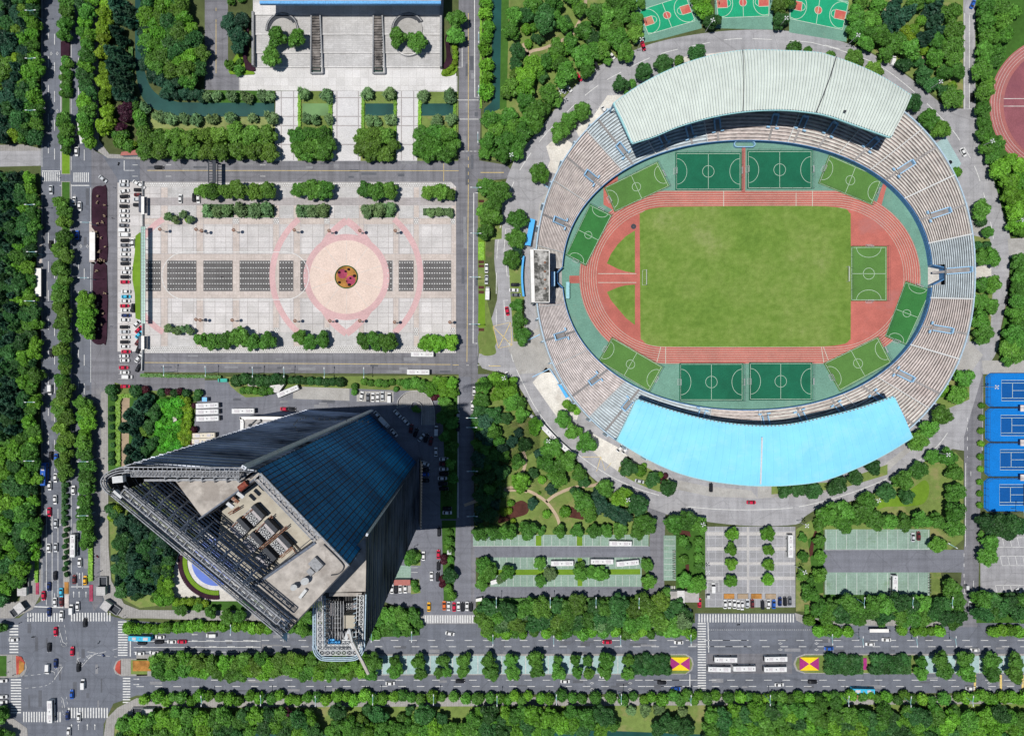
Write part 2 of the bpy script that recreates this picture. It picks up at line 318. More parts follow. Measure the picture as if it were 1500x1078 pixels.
slab('sidewalk', P('134,0 144,0 145,205 160,226 206,228 206,234 158,232 138,218 134,210'), .12, M['walk'])
slab('sidewalk', P('54,330 61,330 61,450 54,450'), .12, M['plazaband'])
slab('sidewalk', P('131,325 139,325 139,415 157,415 157,388 139,388 139,384 131,384'), .12, M['plazaband'])
slab('sidewalk', P('1180,906 1190,914 1405,918 1405,910 1190,905'), .12, M['walk'])
slab('sidewalk', P('-60,214 34,212 60,218 60,221 -60,222'), .12, M['walk'])
# tower yard
G('yard', P('204,565 300,557 690,552 690,900 618,900 560,880 300,880 280,660 290,575 204,572'), .05, M['lot'])
slab('yard_parking', P('430,566 512,569 512,587 429,584'), .09, M['conc'])
slab('yard_parking', P('523,573 576,573 576,589 523,588'), .09, M['conc'])
G('ramp', smooth(P('583,598 585,584 597,574 612,572 628,580 636,598 637,622'), 4) + P('620,622') + smooth(P('619,608 612,592 606,588 600,594'), 4), .06, M['walk'])
slab('terrace', P('262,808 350,800 350,880 253,880 250,850'), .1, M['lightconc'])
# lawns inside the tower block
G('lawn', P('158,570 205,572 284,576 286,690 258,700 158,690'), .06, M['deepgrass'])
G('lawn', P('168,560 205,572 284,573 285,580 168,582'), .064, M['lawn'])
G('lawn', P('178,582 190,582 188,690 178,690'), .068, M['dirt'])
G('lawn', P('159,735 260,735 262,810 252,884 205,890 182,878 164,845'), .06, M['lawn'])
G('lawn', P('252,882 430,876 430,896 300,894 252,893'), .064, M['deepgrass'])
G('lawn', P('530,890 615,890 615,930 530,934'), .13, M['deepgrass'])
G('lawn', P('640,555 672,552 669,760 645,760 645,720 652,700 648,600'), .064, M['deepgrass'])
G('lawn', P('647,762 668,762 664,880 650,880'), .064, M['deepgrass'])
G('lawn', P('600,805 616,805 616,828 600,828'), .064, M['lawn']); G('lawn', P('602,848 614,848 616,868 602,870'), .066, M['lawn'])
G('lawn', P('330,552 672,550 672,570 590,572 512,569 430,566 400,575 385,581 360,582 350,576 338,566'), .066, M['lawn'])
G('parking_bay', P('576,828 602,828 602,848 576,848'), .062, M['paver']); G('parking_bay', P('568,858 602,858 602,868 568,868'), .063, M['conc'])
G('street', P('612,900 697,900 697,913 612,913'), .066, M['asph3'])
# plaza
slab('plaza', P('211,267 661,267 668,274 668,517 211,517'), .12, M['plaza'])
PZ = .125
for x0, x1 in ((236, 246), (288, 298), (341, 351), (400, 409), (430, 440), (475, 483), (526, 533), (576, 584), (606, 614), (661, 668)):
    G('plaza_band', rect(x0, 275, x1, 512), PZ, M['plazaband'])
for y0, y1 in ((372, 381.5), (427, 437), (320, 329)): G('plaza_band', rect(211, y0, 667, y1), PZ + .004, M['plazaband'])
G('plaza_band', rect(211, 290, 667, 301), PZ + .008, M['plazagrey'])
for x0, x1 in ((246, 288), (298, 341), (409, 430), (440, 475), (490, 526), (533, 576), (584, 606), (614, 661)):
    G('plaza_bay', rect(x0, 275, x1, 289), PZ + .006, M['terrace']); G('plaza_bay', rect(x0, 302, x1, 319), PZ + .006, M['terrace']); G('plaza_bay', rect(x0, 487, x1, 511), PZ + .006, M['terrace'])
G('plaza_border', rect(212, 267.6, 660, 274), PZ + .012, M['checker']); G('plaza_border', rect(205, 507, 667, 516.5), PZ + .012, M['checker'])
for x0, x1 in ((401, 409), (475, 483), (606, 613), (341, 350), (660, 667)):
    G('plaza_inlay', rect(x0, 319, x1, 328), PZ + .013, M['checker']); G('plaza_inlay', rect(x0, 480, x1, 492), PZ + .013, M['checker'])
gl = MB()
for x in (236, 246, 288, 298, 341, 351, 400, 409, 430, 440, 475, 483, 526, 533, 576, 584, 606, 614, 661):
    gl.ribbon([(x, 275), (x, 372)], .22, PZ + .014); gl.ribbon([(x, 437), (x, 512)], .22, PZ + .014)
for y in (290, 301, 320, 329): gl.ribbon([(211, y), (667, y)], .25, PZ + .0145)
for y in (345, 355, 450, 464, 487): gl.ribbon([(211, y), (667, y)], .14, PZ + .0148)
for y in (372, 437): gl.ribbon([(211, y), (667, y)], .22, PZ + .0146)
tag(gl.build('plaza_line', M['plazagrey']), kind='structure')
dk = MB(); dots = MB()
for x0, x1 in ((214, 236), (245, 288), (298, 341), (351, 396), (409, 430), (440, 449), (566, 575), (584, 606), (620, 661)):
    dk.face([(*W(p), PZ + .016) for p in orient(rect(x0, 382, x1, 426.5))[::-1]])
    y = 384.5
    for r in range(6):
        y = 385 + r * 7.7; n = max(2, int((x1 - x0) / 3.6))
        for i in range(n):
            x = x0 + (i + .5) * (x1 - x0) / n; dots.box((*W((x, y)), PZ + .15), (.58, .5, .3))
tag(dk.build('plaza_grille', M['blackstone']), kind='structure')
tag(dots.build('plaza_stud', M['white']), kind='structure')
def inrect(pts, y0, y1, x0=211, x1=668): return [p for p in pts if y0 <= p[1] <= y1 and x0 <= p[0] <= x1]
pk = MB()
for cx, cy, r, wd, a0, a1 in ((507.5, 404.5, 108.5, 2.9, -50, 50), (507.5, 404.5, 108.5, 2.9, 130, 230), (288, 404, 96, 2.9, 95, 265)):
    pk.ribbon([q for q in circ(cx, cy, r, 60, a0, a1) if 207 < q[0] and 320 < q[1] < 489], wd, PZ + .02)
Rv = 100.5; dv = Rv - 61                         # pointed oval: two arcs meeting above and below
for sx in (-1, 1):
    cx = 507.5 - sx * 52; rr = math.hypot(52, 82.5)
    a = math.degrees(math.atan2(82.5, 52))
    pts = [(cx + sx * rr * math.cos(R(-a + 2 * a * i / 50)), 406 + rr * math.sin(R(-a + 2 * a * i / 50))) for i in range(51)]
    pk.ribbon(pts, 3.4, PZ + .024 + (sx + 1) * .003)
tag(pk.build('plaza_ring', M['pinkstone']), kind='structure')
G('plaza_disc', circ(507.5, 406, 63, 72), PZ + .028, M['pinkstone']); G('plaza_disc', circ(507.5, 406, 54, 72), PZ + .032, M['beigestone'])
ln = MB()
for i in range(10):
    a = R(i * 36 + 18); ln.bar(W3(507.5 + 20 * math.cos(a), 406 + 20 * math.sin(a), PZ + .036), W3(507.5 + 53 * math.cos(a), 406 + 53 * math.sin(a), PZ + .036), .14, .02)
tag(ln.build('plaza_line', M['dimwhite']), kind='structure')
ln = MB(); ln.ribbon(circ(272, 404, 35, 30, 90, 270)[::-1] and ([(415, 369.5)] + [(272, 369.5)] + circ(272, 404.2, 34.7, 30, 270, 90)[1:] + [(415, 439)] + circ(418, 404.2, 34.7, 30, 90, -90)), .36, PZ + .04, closed=True)
tag(ln.build('plaza_line', M['white']), kind='structure')
# north terrace, canal
G('terrace', P('350,133 350,112 372,112 372,-10 650,-10 647,110 670,112 670,135'), .05, M['terrace'])
st = MB()
for k, (y0, y1) in enumerate(((-20, 26), (26, 54), (54, 80), (80, 100))): st.prism([W(p) for p in rect(373, y0, 646, y1)], -.05, 2.4 - k * .6)
tag(st.build('terrace_steps', M['terrace']), kind='structure')
st = MB()
for k, y in enumerate((26, 54, 80, 100)): st.bar((*W((373.5, y - .8)), 2.43 - k * .6), (*W((645.5, y - .8)), 2.43 - k * .6), .55, .05)
tag(st.build('step_edge', M['terrace2']), kind='structure')
G('terrace', rect(373.5, 8, 645.5, 25), 2.41, M['terrace2']); G('terrace', rect(352, 101, 668, 133), .055, M['terrace2'])
G('canal_water', smooth(P('198,-30 198,60 200,112 210,146 232,163 262,170 300,171'), 4) + P('402,171 402,151 300,151') + smooth(P('262,150 238,143 222,130 213,108 207,70 206,-30'), 4), .03, M['water'])
G('bank', P('296,133 402,133 402,151 296,151'), .032, M['deepgrass']); G('bank', P('206,172 404,172 404,188 206,188'), .05, M['bankgrass'])
G('lawn', P('198,172 410,172 410,236 206,234'), .036, M['lawn'])
for x0, x1, mt in ((443, 485, 'pond'), (535, 578, 'water'), (617, 665, 'water')):
    G('lawn', rect(x0 - 8, 134, x1 + 6, 236), .046, M['lawn']); G('pond_water', rect(x0, 152, x1, 170), .056, M[mt])
G('walkway', P('404,134 438,134 436,236 402,236'), .06, M['bridge']); G('walkway', P('488,134 530,134 528,236 486,236'), .06, M['bridge']); G('walkway', P('582,134 613,134 611,236 580,236'), .06, M['bridge'])
ln = MB()
for x0, x1, ls in ((404, 437, (412, 430)), (488, 529, (493.5, 525)), (581, 612, (588, 606))):
    for x in ls: ln.bar(W3(x, 134, .07), W3(x, 235, .07), .5, .02)
    for y in (143.5, 171, 184.5, 212): ln.bar(W3(x0, y, .075), W3(x1, y, .075), .5, .02)
tag(ln.build('walkway_line', M['plazagrey']), kind='structure')
G('canal_water', P('721,-30 736,-30 734,100 733,158 722,167 709,167 709,160 720,150'), .03, M['water'])
G('bank', P('735,-30 746,-30 744,80 742,158 732,162'), .052, M['deepgrass'])
# parks
G('park_lawn', P('742,-30 945,-30 940,60 905,82 868,100 828,140 790,188 745,236 706,234 706,170 733,160'), .05, M['lawn'])
G('park_lawn', P('1243,-30 1411,-30 1411,158 1386,152 1340,117 1290,83 1237,60'), .05, M['lawn'])
G('park_lawn', P('1429,-30 1560,-30 1560,345 1484,348 1470,312 1458,270 1444,230 1433,200 1430,160'), .05, M['deepgrass'])
G('park_lawn', P('1478,378 1560,374 1560,528 1463,526 1468,480 1476,440 1480,400'), .052, M['deepgrass'])
G('park_lawn', P('694,572 700,555 742,550 764,576 792,624 838,670 876,710 944,744 958,758 950,790 697,790'), .05, M['lawn'])
G('park_lawn', P('1366,668 1400,662 1411,675 1411,790 1380,815 1372,790 1205,776 1200,745 1250,735 1285,720 1320,703 1352,678'), .052, M['lawn'])
G('park_lawn', smooth(P('1340,712 1354,703 1361,712 1358,730 1345,740 1300,742 1285,745 1292,728 1320,725'), 5, True), .06, M['limegrass'])
G('park_lawn', P('700,262 735,266 735,350 712,352 710,380 711,430 728,500 720,520 702,518 700,400'), .05, M['lawn'])
for y0, y1, mt in ((350, 381, 'limegrass'), (394, 417, 'lawn'), (431, 479, 'limegrass')): G('verge', P('%g,%g %g,%g %g,%g %g,%g' % (701, y0, 710, y0, 711 + max(0, (y0 - 430) * .05), y1, 700, y1)), .056, M[mt])
G('verge', smooth(P('701,488 716,488 724,505 726,518 710,521 702,512'), 4, True), .058, M['lawn'])
G('lawn', P('745,390 768,382 767,440 750,440'), .058, M['deepgrass'])
for s in ('776,-20 800,20 830,50 838,52 800,70 780,75 770,82', '766,64 772,76 775,84', '838,52 856,15 858,-20', '1300,-10 1306,6 1295,18', '742,718 770,718 788,726 802,737 815,755 820,770', '800,735 815,724 840,714 868,711 880,706', '766,660 770,675 765,692 755,698', '680,740 730,722 748,714 772,720'):
    b = MB(); b.ribbon(smooth(P(s), 6), 1.5, .07); tag(b.build('footpath', M['path']), kind='structure')
G('bare_ground', P('1348,90 1356,70 1362,80 1354,98'), .06, M['dirt'])
# bottom belts and car parks
G('lawn', P('700,876 1000,872 1018,912 700,912'), .07, M['deepgrass']); G('lawn', P('1180,870 1400,872 1404,914 1190,910'), .07, M['deepgrass']); G('lawn', P('1432,868 1560,866 1560,912 1430,912'), .07, M['deepgrass'])
G('park_lawn', P('200,1034 1560,1030 1560,1200 166,1200 168,1064 180,1052'), .06, M['lawn'])
G('canal_water', P('330,1072 640,1066 900,1070 1050,1076 1050,1120 330,1120'), .075, M['water'])
for x0, y0, x1, y1 in ((693, 783, 950, 800), (718, 815, 940, 859), (1208, 775, 1362, 805), (1208, 838, 1362, 875)): G('car_park', rect(x0, y0, x1, y1), .066, M['paver'])
G('car_park', rect(695, 800, 952, 816), .068, M['lot']); G('car_park', rect(695, 859, 952, 876), .068, M['lot']); G('car_park', rect(1206, 805, 1412, 838), .068, M['lot'])
G('car_park', rect(972, 784, 990, 850), .068, M['paver'])
G('verge', P('726,834 938,833 938,841 726,842'), .074, M['limegrass'])
for x0, x1, y0, y1 in ((785, 793, 784, 799), (845, 853, 784, 799), (846, 853, 817, 830), (846, 853, 842, 858)): G('verge', rect(x0, y0, x1, y1), .076, M['limegrass'])
G('lawn', P('990,762 1035,760 1034,855 990,862'), .072, M['deepgrass']); G('lawn', P('1166,775 1204,752 1206,875 1190,895 1166,895'), .072, M['lawn']); G('lawn', P('1183,790 1206,775 1206,868 1194,870'), .076, M['deepgrass'])
G('lawn', P('1362,838 1378,838 1384,875 1362,876'), .072, M['lawn'])
slab('forecourt', rect(1033, 771, 1165, 889), .1, M['forecourt'])
for y0, y1 in ((779, 784), (801, 806), (823, 827), (844, 849)):
    for x0, x1 in ((1035, 1060), (1080, 1114), (1132, 1164)): G('forecourt_band', rect(x0, y0, x1, y1), .106, M['forelight'])
for x0, x1 in ((1094, 1097), (1064, 1080), (1116, 1132)): G('forecourt_band', rect(x0, 772, x1, 868), .11, M['forelight'] if x1 - x0 < 5 else M['forecourt'])
slab('sidewalk', P('1164,897 1205,910 1205,918 1180,915 1166,908'), .12, M['walk'])
G('car_park', P('1436,780 1560,780 1560,870 1436,870'), .06, M['asph3'])
# medians
md = MB()
for s in ('90,-40 103.5,-40 103.5,213 90,213', '90,222 103.5,222 103.5,256 90,256', '90,266 103.5,266 103.5,690 96,700 95,765 92,765', '92,765 102,765 102,872 93,872', '200,958 1005,957 1014,963 1016,972 1014,981 1005,987 200,990', '1178,957 1560,957 1560,986 1178,986 1166,982 1162,972 1166,962', '-60,958 25,958 37,966 40,977 36,988 25,992 -60,992', '166,978 170,968 178,964 216,964 216,989 178,990 169,986'):
    md.prism([W(p) for p in P(s)], -.05, .14)
tag(md.build('median', M['walk']), kind='structure')
G('median_grass', P('91,-40 102.5,-40 102.5,212 91,212'), .15, M['deepgrass']); G('median_grass', P('91,223 102.5,223 102.5,255 91,255'), .15, M['limegrass']); G('median_grass', P('91,267 102.5,267 102.5,690 97,700 96,760 94,760'), .15, M['deepgrass'])
G('median_grass', P('222,959 530,959 530,988 222,989'), .15, M['deepgrass']); G('median_paving', P('530,960 930,960 930,986 530,987'), .15, M['medpaver']); G('median_grass', P('930,959 1004,959 1012,965 1014,972 1012,980 1004,986 930,986'), .15, M['lawn'])
G('median_grass', P('1180,959 1345,959 1345,985 1180,985 1168,980 1165,972 1168,963'), .15, M['lawn']); G('median_paving', P('1345,960 1560,960 1560,985 1345,985'), .15, M['medpaver'])
G('median_grass', P('192,966 216,966 216,987 192,987'), .152, M['lawn']); G('median_grass', P('-60,960 10,960 10,990 -60,990'), .152, M['deepgrass'])
b = MB()
for x in (560, 595, 630, 663, 700, 735, 770, 803, 835, 868, 905, 1368, 1400, 1435, 1470): b.bar(W3(x, 960, .16), W3(x, 986, .16), .35, .05)
tag(b.build('median_line', M['dimwhite']), kind='structure')
G('bus_bay', P('1035,957 1160,957 1160,986 1035,986'), .052, M['asph2'])
M['patch'] = ground('asphalt_patch', (.10, .105, .12), .2, .05, .3, 2.5); M['patch2'] = ground('pale_asphalt_patch', (.21, .212, .225), .2, .05, .3, 2.5)
rp = random.Random(21); pb = MB(); pc = MB()
for x0, y0, x1, y1, n, v in ((62, 270, 88, 880, 16, 1), (105, 270, 132, 880, 16, 1), (205, 928, 560, 956, 8, 0), (560, 928, 1500, 956, 22, 0), (205, 990, 1500, 1012, 26, 0), (20, 905, 165, 1040, 16, 1), (212, 236, 690, 262, 14, 0), (214, 520, 660, 546, 16, 0), (674, 20, 700, 540, 16, 1), (300, 572, 560, 600, 9, 0), (700, 801, 945, 815, 6, 0), (1210, 808, 1405, 836, 6, 0)):
    for i in range(n):
        x, y = rp.uniform(x0, x1), rp.uniform(y0, y1); a, c = rp.uniform(2, 6), rp.uniform(6, 26)
        if not v: a, c = c, a
        (pb if rp.random() < .6 else pc).face([(*W(p), .0655 + .0002 * i) for p in orient(rect(x, y, min(x + a, x1), min(y + c, y1)))[::-1]])
tag(pb.build('road_patch', M['patch']), kind='structure'); tag(pc.build('road_patch', M['patch2']), kind='structure')
# ------------------------------------------------------------------ painted markings
mk = MB(); my = MB(); MZ = .07
def line(p, q, wd=.4, z=MZ, bld=None): (bld or mk).ribbon([p, q], wd * .72, z)
def dash(p, q, wd=.4, d=12, g=14, z=MZ, bld=None, off=0):
    L = math.hypot(q[0] - p[0], q[1] - p[1]); u = ((q[0] - p[0]) / L, (q[1] - p[1]) / L); s = off
    while s < L:
        e = min(s + d, L); line((p[0] + u[0] * s, p[1] + u[1] * s), (p[0] + u[0] * e, p[1] + u[1] * e), wd, z, bld); s += d + g
def dashp(pts, **k):
    pts = list(pts)
    for i in range(0, len(pts) - 1, 2): line(pts[i], pts[i + 1], k.get('wd', .35), k.get('z', MZ), k.get('bld'))
def zebra(x0, y0, x1, y1, vert, n, z=MZ):        # vert: stripes run north-south
    for i in range(n):
        if vert: x = x0 + (i + .28) * (x1 - x0) / n; mk.face([(*W(p), z) for p in orient(rect(x, y0, x + (x1 - x0) / n * .46, y1))[::-1]])
        else: y = y0 + (i + .28) * (y1 - y0) / n; mk.face([(*W(p), z) for p in orient(rect(x0, y, x1, y + (y1 - y0) / n * .46))[::-1]])
zebra(39, 897.5, 93, 910, True, 14); zebra(103, 897, 163, 909.5, True, 15); zebra(14, 914, 27, 957, False, 10); zebra(16, 993, 31, 1045, False, 13)
zebra(173, 908.5, 187, 961, False, 14); zebra(180, 991, 191, 1030, False, 10); zebra(33, 1042, 90, 1057, True, 15); zebra(99, 1036, 159, 1051, True, 15)
zebra(61, 252.5, 88.5, 266, True, 9); zebra(107, 253, 131, 267, True, 8); zebra(1022, 899, 1164, 911, True, 35); zebra(1022, 911, 1034, 1013, False, 27); zebra(614, 901, 694, 912, True, 22)
zebra(972, 858, 994, 862.5, True, 9)
for y in (937.5, 946.6, 995.6, 1004.8): dash((300, y), (1560, y), .4, 11, 16, off=(y * 7) % 20)
dash((200, 1005), (300, 1005), .4, 11, 16)
for y in (939, 947.5, 954.5): line((196, y), (382, y), .35)
line((191, 932), (191, 961), .7); line((381, 925), (381, 955), .1)
for x in (71, 80): dash((x, -30), (x, 250), .4, 16, 26, off=x); dash((x, 270), (x, 690), .4, 16, 26, off=x)
for x in (115, 123.5): dash((x, -30), (x, 246), .4, 16, 26, off=x); dash((x, 270), (x, 800), .4, 16, 26, off=x)
for x in (68, 76.5, 85): line((x, 745), (x, 886), .35)
for x in (113, 121): line((x, 838), (x, 862), .35)
line((48, 888), (93, 889.5), .7); line((61.5, 251), (88, 251), .6); line((105, 272), (131, 272), .6)
line((104, 859), (131, 859), .5)
line((61.6, -30), (61.6, 245), .3); line((133, -30), (133, 212), .3); line((133, 275), (133, 560), .3); line((104.5, -30), (104.5, 250), .3); line((104.5, 270), (104.5, 840), .3); line((89, 100), (89, 250), .3); line((61.6, 280), (61.6, 880), .3)
def arrow(x, y, ang, L=9):
    c, s = math.cos(R(ang)), math.sin(R(ang)); f = lambda a, bb: (x + a * c - bb * s, y + a * s + bb * c)
    line(f(-L / 2, 0), f(L / 5, 0), .35); mk.face([(*W(p), MZ + .004) for p in orient([f(L / 5, -1.2), f(L / 2, 0), f(L / 5, 1.2)])[::-1]])
for a in ((108, 870, -90), (116, 870, -90), (126, 870, -90), (116.5, 843, -90), (105, 1064, -90), (115, 1064, -90), (128, 1064, -90), (139, 1064, -90), (68, 873, 90), (80, 873, 90), (285, 929, 180), (285, 938, 180), (372, 938, 180), (372, 947, 180), (290, 947, 180), (210, 947, 180), (200, 1002, 0), (200, 994, 0), (92, 272, 0), (75, 766, 90), (88, 766, 90)): arrow(*a)
def diamond(x, y, a=3, b2=5):
    q = [(x - a / 2, y), (x, y - b2 / 2), (x + a / 2, y), (x, y + b2 / 2)]
    mk.ribbon(q, .22, MZ, closed=True)
for x, y in ((75, 79), (84, 79), (75, 163), (84, 163), (118.5, 361), (128, 361)): diamond(x, y)
for x, y in ((867, 1000), (867, 1009), (923, 1000), (923, 1009), (1143, 942), (1143, 951), (1196, 942), (1196, 951), (1449, 1000), (1449, 1009)): diamond(x, y, 6, 2.6)
# left-turn guide bays in the crossing
for s in ('113,964 178,948 178,944', '118,976 133,960 175,962', '30,990 64,986 92,976', '30,1008 66,1004 82,993', '86,915 90,943 98,943 94,912', '90,1020 93,1045 100,1044 97,1018'):
    pts = smooth(P(s), 8); dashp(pts, wd=.2)
for s in ('113,964 120,976 133,960 128,954 140,956', '128,966 138,958 144,956', '72,981 80,984 80,994 92,976', '88,926 92,940 97,943', '92,1022 95,1036'): mk.ribbon(P(s), .2, MZ)
line((1037, 911), (1038, 955), .6); dash((1038, 922), (1190, 922), .25, 1.6, 1.6); line((1010.5, 987), (1010.5, 1013), .6)
for y in (937.5, 946.6): line((1040, y), (1094, y), .4)
for y in (995.6, 1004.8): line((945, y), (1010, y), .4)
line((182, 235.5), (182, 250), .5); line((182, 250), (197, 250), .3)
for x in (194, 243, 381): line((x, 242), (x + 8, 242), .3); line((x, 258.5), (x + 8, 258.5), .3)
line((216, 250), (672, 250.5), .3, bld=my); line((704, 253), (738, 253), .4, bld=my); line((212, 531), (660, 534), .3, bld=my); line((663, 534.5), (672, 534.5), .3, bld=my)
line((686, 20), (686, 222), .35, bld=my); line((686, 270), (684, 530), .35, bld=my); line((316.5, 35), (316.5, 108), .3, bld=my); dash((316.5, -5), (316.5, 35), .3, 5, 12, bld=my)
mk.ribbon(P('695,-20 695.5,143 702,143'), .4, MZ); mk.ribbon(P('670,99 677,99 677,70'), .3, MZ); mk.ribbon(P('700,283 694,283 693,503 699,503'), .4, MZ); mk.ribbon(P('670,147 701,147'), .3, MZ); mk.ribbon(P('670,175 701,175'), .3, MZ)
dash((670, 222), (704, 222), .3, 4, 2); dash((686, 230), (686, 270), .3, 5, 6, bld=my); line((650, 240), (650, 266), .3, bld=my)
mk.ribbon(P('671,577 671,758'), .4, MZ)
for y in (535,): dash((683, y), (718, y), .3, 4, 12); line((716, 536), (733, 536), .4, bld=my)
rc = smooth(P('727,478 727,420 729,360 738,310 757,258 790,208 830,165 870,130 910,106 960,82 1010,69 1070,58 1120,58 1190,63 1235,74'), 6)
for i in range(0, len(rc) - 3, 5): mk.ribbon(rc[i:i + 4], .32, MZ)
rc = smooth(P('1190,63 1240,77 1290,98 1340,136 1390,185 1412,216 1430,250 1445,300 1455,350 1458,400 1455,440 1448,480'), 6)
for i in range(0, len(rc) - 3, 5): mk.ribbon(rc[i:i + 4], .32, MZ)
mk.ribbon(rc[:18], .3, MZ + .002)
rc = smooth(P('745,500 752,530 768,565 785,598 815,637 850,668 890,695 930,714 965,725'), 6); mk.ribbon(rc[10:], .32, MZ)
for i in range(0, 9, 4): mk.ribbon(rc[i:i + 3], .3, MZ)
rc = smooth(P('1005,742 1060,746 1120,746 1170,742 1230,727 1290,705 1340,678 1380,645 1425,570'), 6); mk.ribbon(rc[:18], .3, MZ); mk.ribbon(rc[18:44], .32, MZ)
for s in ('1413,20 1413,160 1425,160', '1420,22 1420,160'): mk.ribbon(P(s), .3, MZ)
line((1426, 21), (1420, 21), .3); line((1414.5, 678), (1414, 800), .4)
dash((1417, 612), (1417, 670), .35, 5, 9); dash((1422, 690), (1422, 720), .35, 7, 60); dash((1412, 810), (1412, 850), .35, 5, 10)
my.ribbon(P('722,478 748,472 750,506 730,510'), .3, MZ, closed=True); my.ribbon(P('722,478 750,506'), .3, MZ); my.ribbon(P('748,472 730,510'), .3, MZ)
mk.ribbon(P('747,405 743,405 741,385 738,370 741,335 747,335'), .3, MZ); mk.ribbon(P('745,470 740,470 738,440 744,440'), .3, MZ)
my.ribbon(P('853,669 880,669 886,689 895,678'), .25, MZ); my.ribbon(P('880,669 874,690'), .25, MZ)
# car-park bays
for x in list(range(700, 950, 12)): line((x, 784), (x, 799), .18)
for x in list(range(722, 940, 10)): line((x, 816), (x, 832), .18); line((x, 843), (x, 858), .18)
for x in range(1210, 1364, 15): line((x, 776), (x, 804), .22); line((x, 839), (x, 874), .22)
for y in range(790, 850, 9): line((973, y), (989, y), .18)
line((693, 799.6), (950, 799.6), .2); line((1208, 805), (1362, 804), .2)
for y0, y1, x0 in ((787, 801, 1460), (814, 828, 1468), (857, 870, 1461)):
    line((x0, y1), (1560, y1), .3); line((x0 - 2, y0), (1560, y0), .3)
    for x in range(x0, 1560, 11): line((x - 3, y0), (x, y1), .3)
for x in (523, 532, 541, 549.5, 556.5, 564.5, 576): line((x, 573.5), (x, 588), .2, .1)
for y in range(268, 556, 7): line((173.5, y), (188, y), .15, .08)
for k in range(7): line((873 + k * 4.5, 160 + k * -4.5), (882 + k * 4.5, 173 - k * 4.5), .25); 
line((870, 170), (905, 139), .25)
line((1044, 850), (1053, 850), .3, .12); mk.ribbon(P('1036,868 1036,852 1053,852 1053,866'), .25, .13)
for y0 in (831, 838): line((602.5, y0), (612, y0), .25)
for x in (1413, 1426): line((x, 850), (x, 868), .3)
line((1405, 869), (1427, 869), .4)
for x in (1428, 1466, 1498): my.face([(*W(p), MZ) for p in orient(rect(x - 1.6, 988, x + 1.6, 1013))[::-1]])
tag(mk.build('road_marking', M['white']), kind='structure'); tag(my.build('yellow_marking', M['yellow']), kind='structure')
# ------------------------------------------------------------------ stadium
CX, CY = 1091.0, 404.5
def se(ang, a, bb, n, cx=CX, cy=CY):
    c, s = math.cos(R(ang)), math.sin(R(ang)); r = (abs(c / a) ** n + abs(s / bb) ** n) ** (-1 / n)
    return (cx + r * c, cy - r * s)
def inner(ang): return se(ang, 268.5, 195.5, 2.15)
def outer(ang): return se(ang, 309, 290, 2.2)
def bowl(ang, t):
    a, bb = inner(ang), outer(ang); return (a[0] + (bb[0] - a[0]) * t, a[1] + (bb[1] - a[1]) * t)
ZI, ZO, ROWS = 2.2, 13.2, 20
def bw(ang, t, dz=0.0): p = W(bowl(ang, t)); return (p[0], p[1], ZI + (ZO - ZI) * t + dz)
M['palesteel'] = plain('faded_blue_steel', (.36, .47, .56), .6, .3, 0, .15)
M['railblue'] = plain('rail_blue', (.07, .19, .38), .8, .2, 0, .25)
# field surfaces
G('apron', [inner(a) for a in range(0, 360, 3)], .06, M['teal'])
def oval(x0, x1, cy, r, n=30): return circ(x1, cy, r, n, -90, 90) + circ(x0, cy, r, n, 90, 270)
G('running_track', oval(975, 1222, 406.3, 126.5), .08, M['track']); G('running_track', P('834,404 850,404 850,415 834,415'), .084, M['track'])
for s in ('884,268 905,258 905,312 884,300', '1283,300 1296,262 1300,268 1290,305', '1060,285 1200,285 1200,300 1060,300'): G('running_track', P(s), .082, M['track'])
tl = MB()
for i in range(8): tl.ribbon(oval(975, 1222, 406.3, 125.6 - i * 3.35), .13, .09, closed=True)
for s in ('975,508 975,533', '1060,280 1060,305', '1203,508 1207,533', '1206,508 1215,532', '968,508 962,531', '1190,280 1190,304', '876,401 938,401', '876,414 938,414', '936,399 936,416', '1166,283 1166,302'): tl.ribbon(P(s), .22, .094)
tag(tl.build('track_line', M['palegreen']), kind='structure')
G('pitch', smooth(P('937,330 940,312 960,305 1000,303 1180,302 1232,305 1244,312 1246,330 1246,480 1244,498 1230,505 1180,508 1000,508 955,506 941,498 938,480'), 3, True), .1, M['pitch'])
for s in ('930,338 930,400 917,398 905,394 889,386 895,372 905,358 917,346', '930,417 930,476 917,466 905,452 895,440 889,428 905,421 917,418'): G('infield_grass', smooth(P(s), 2, True) if 0 else P(s), .1, M['pitch'])
G('infield_strip', P('932,330 937,330 938,490 932,490'), .104, M['track'])
b = MB(); b.ribbon(circ(928, 332, 2.2, 12), 1.2, .108, closed=True); tag(b.build('shot_circle', M['steeld']), kind='structure')
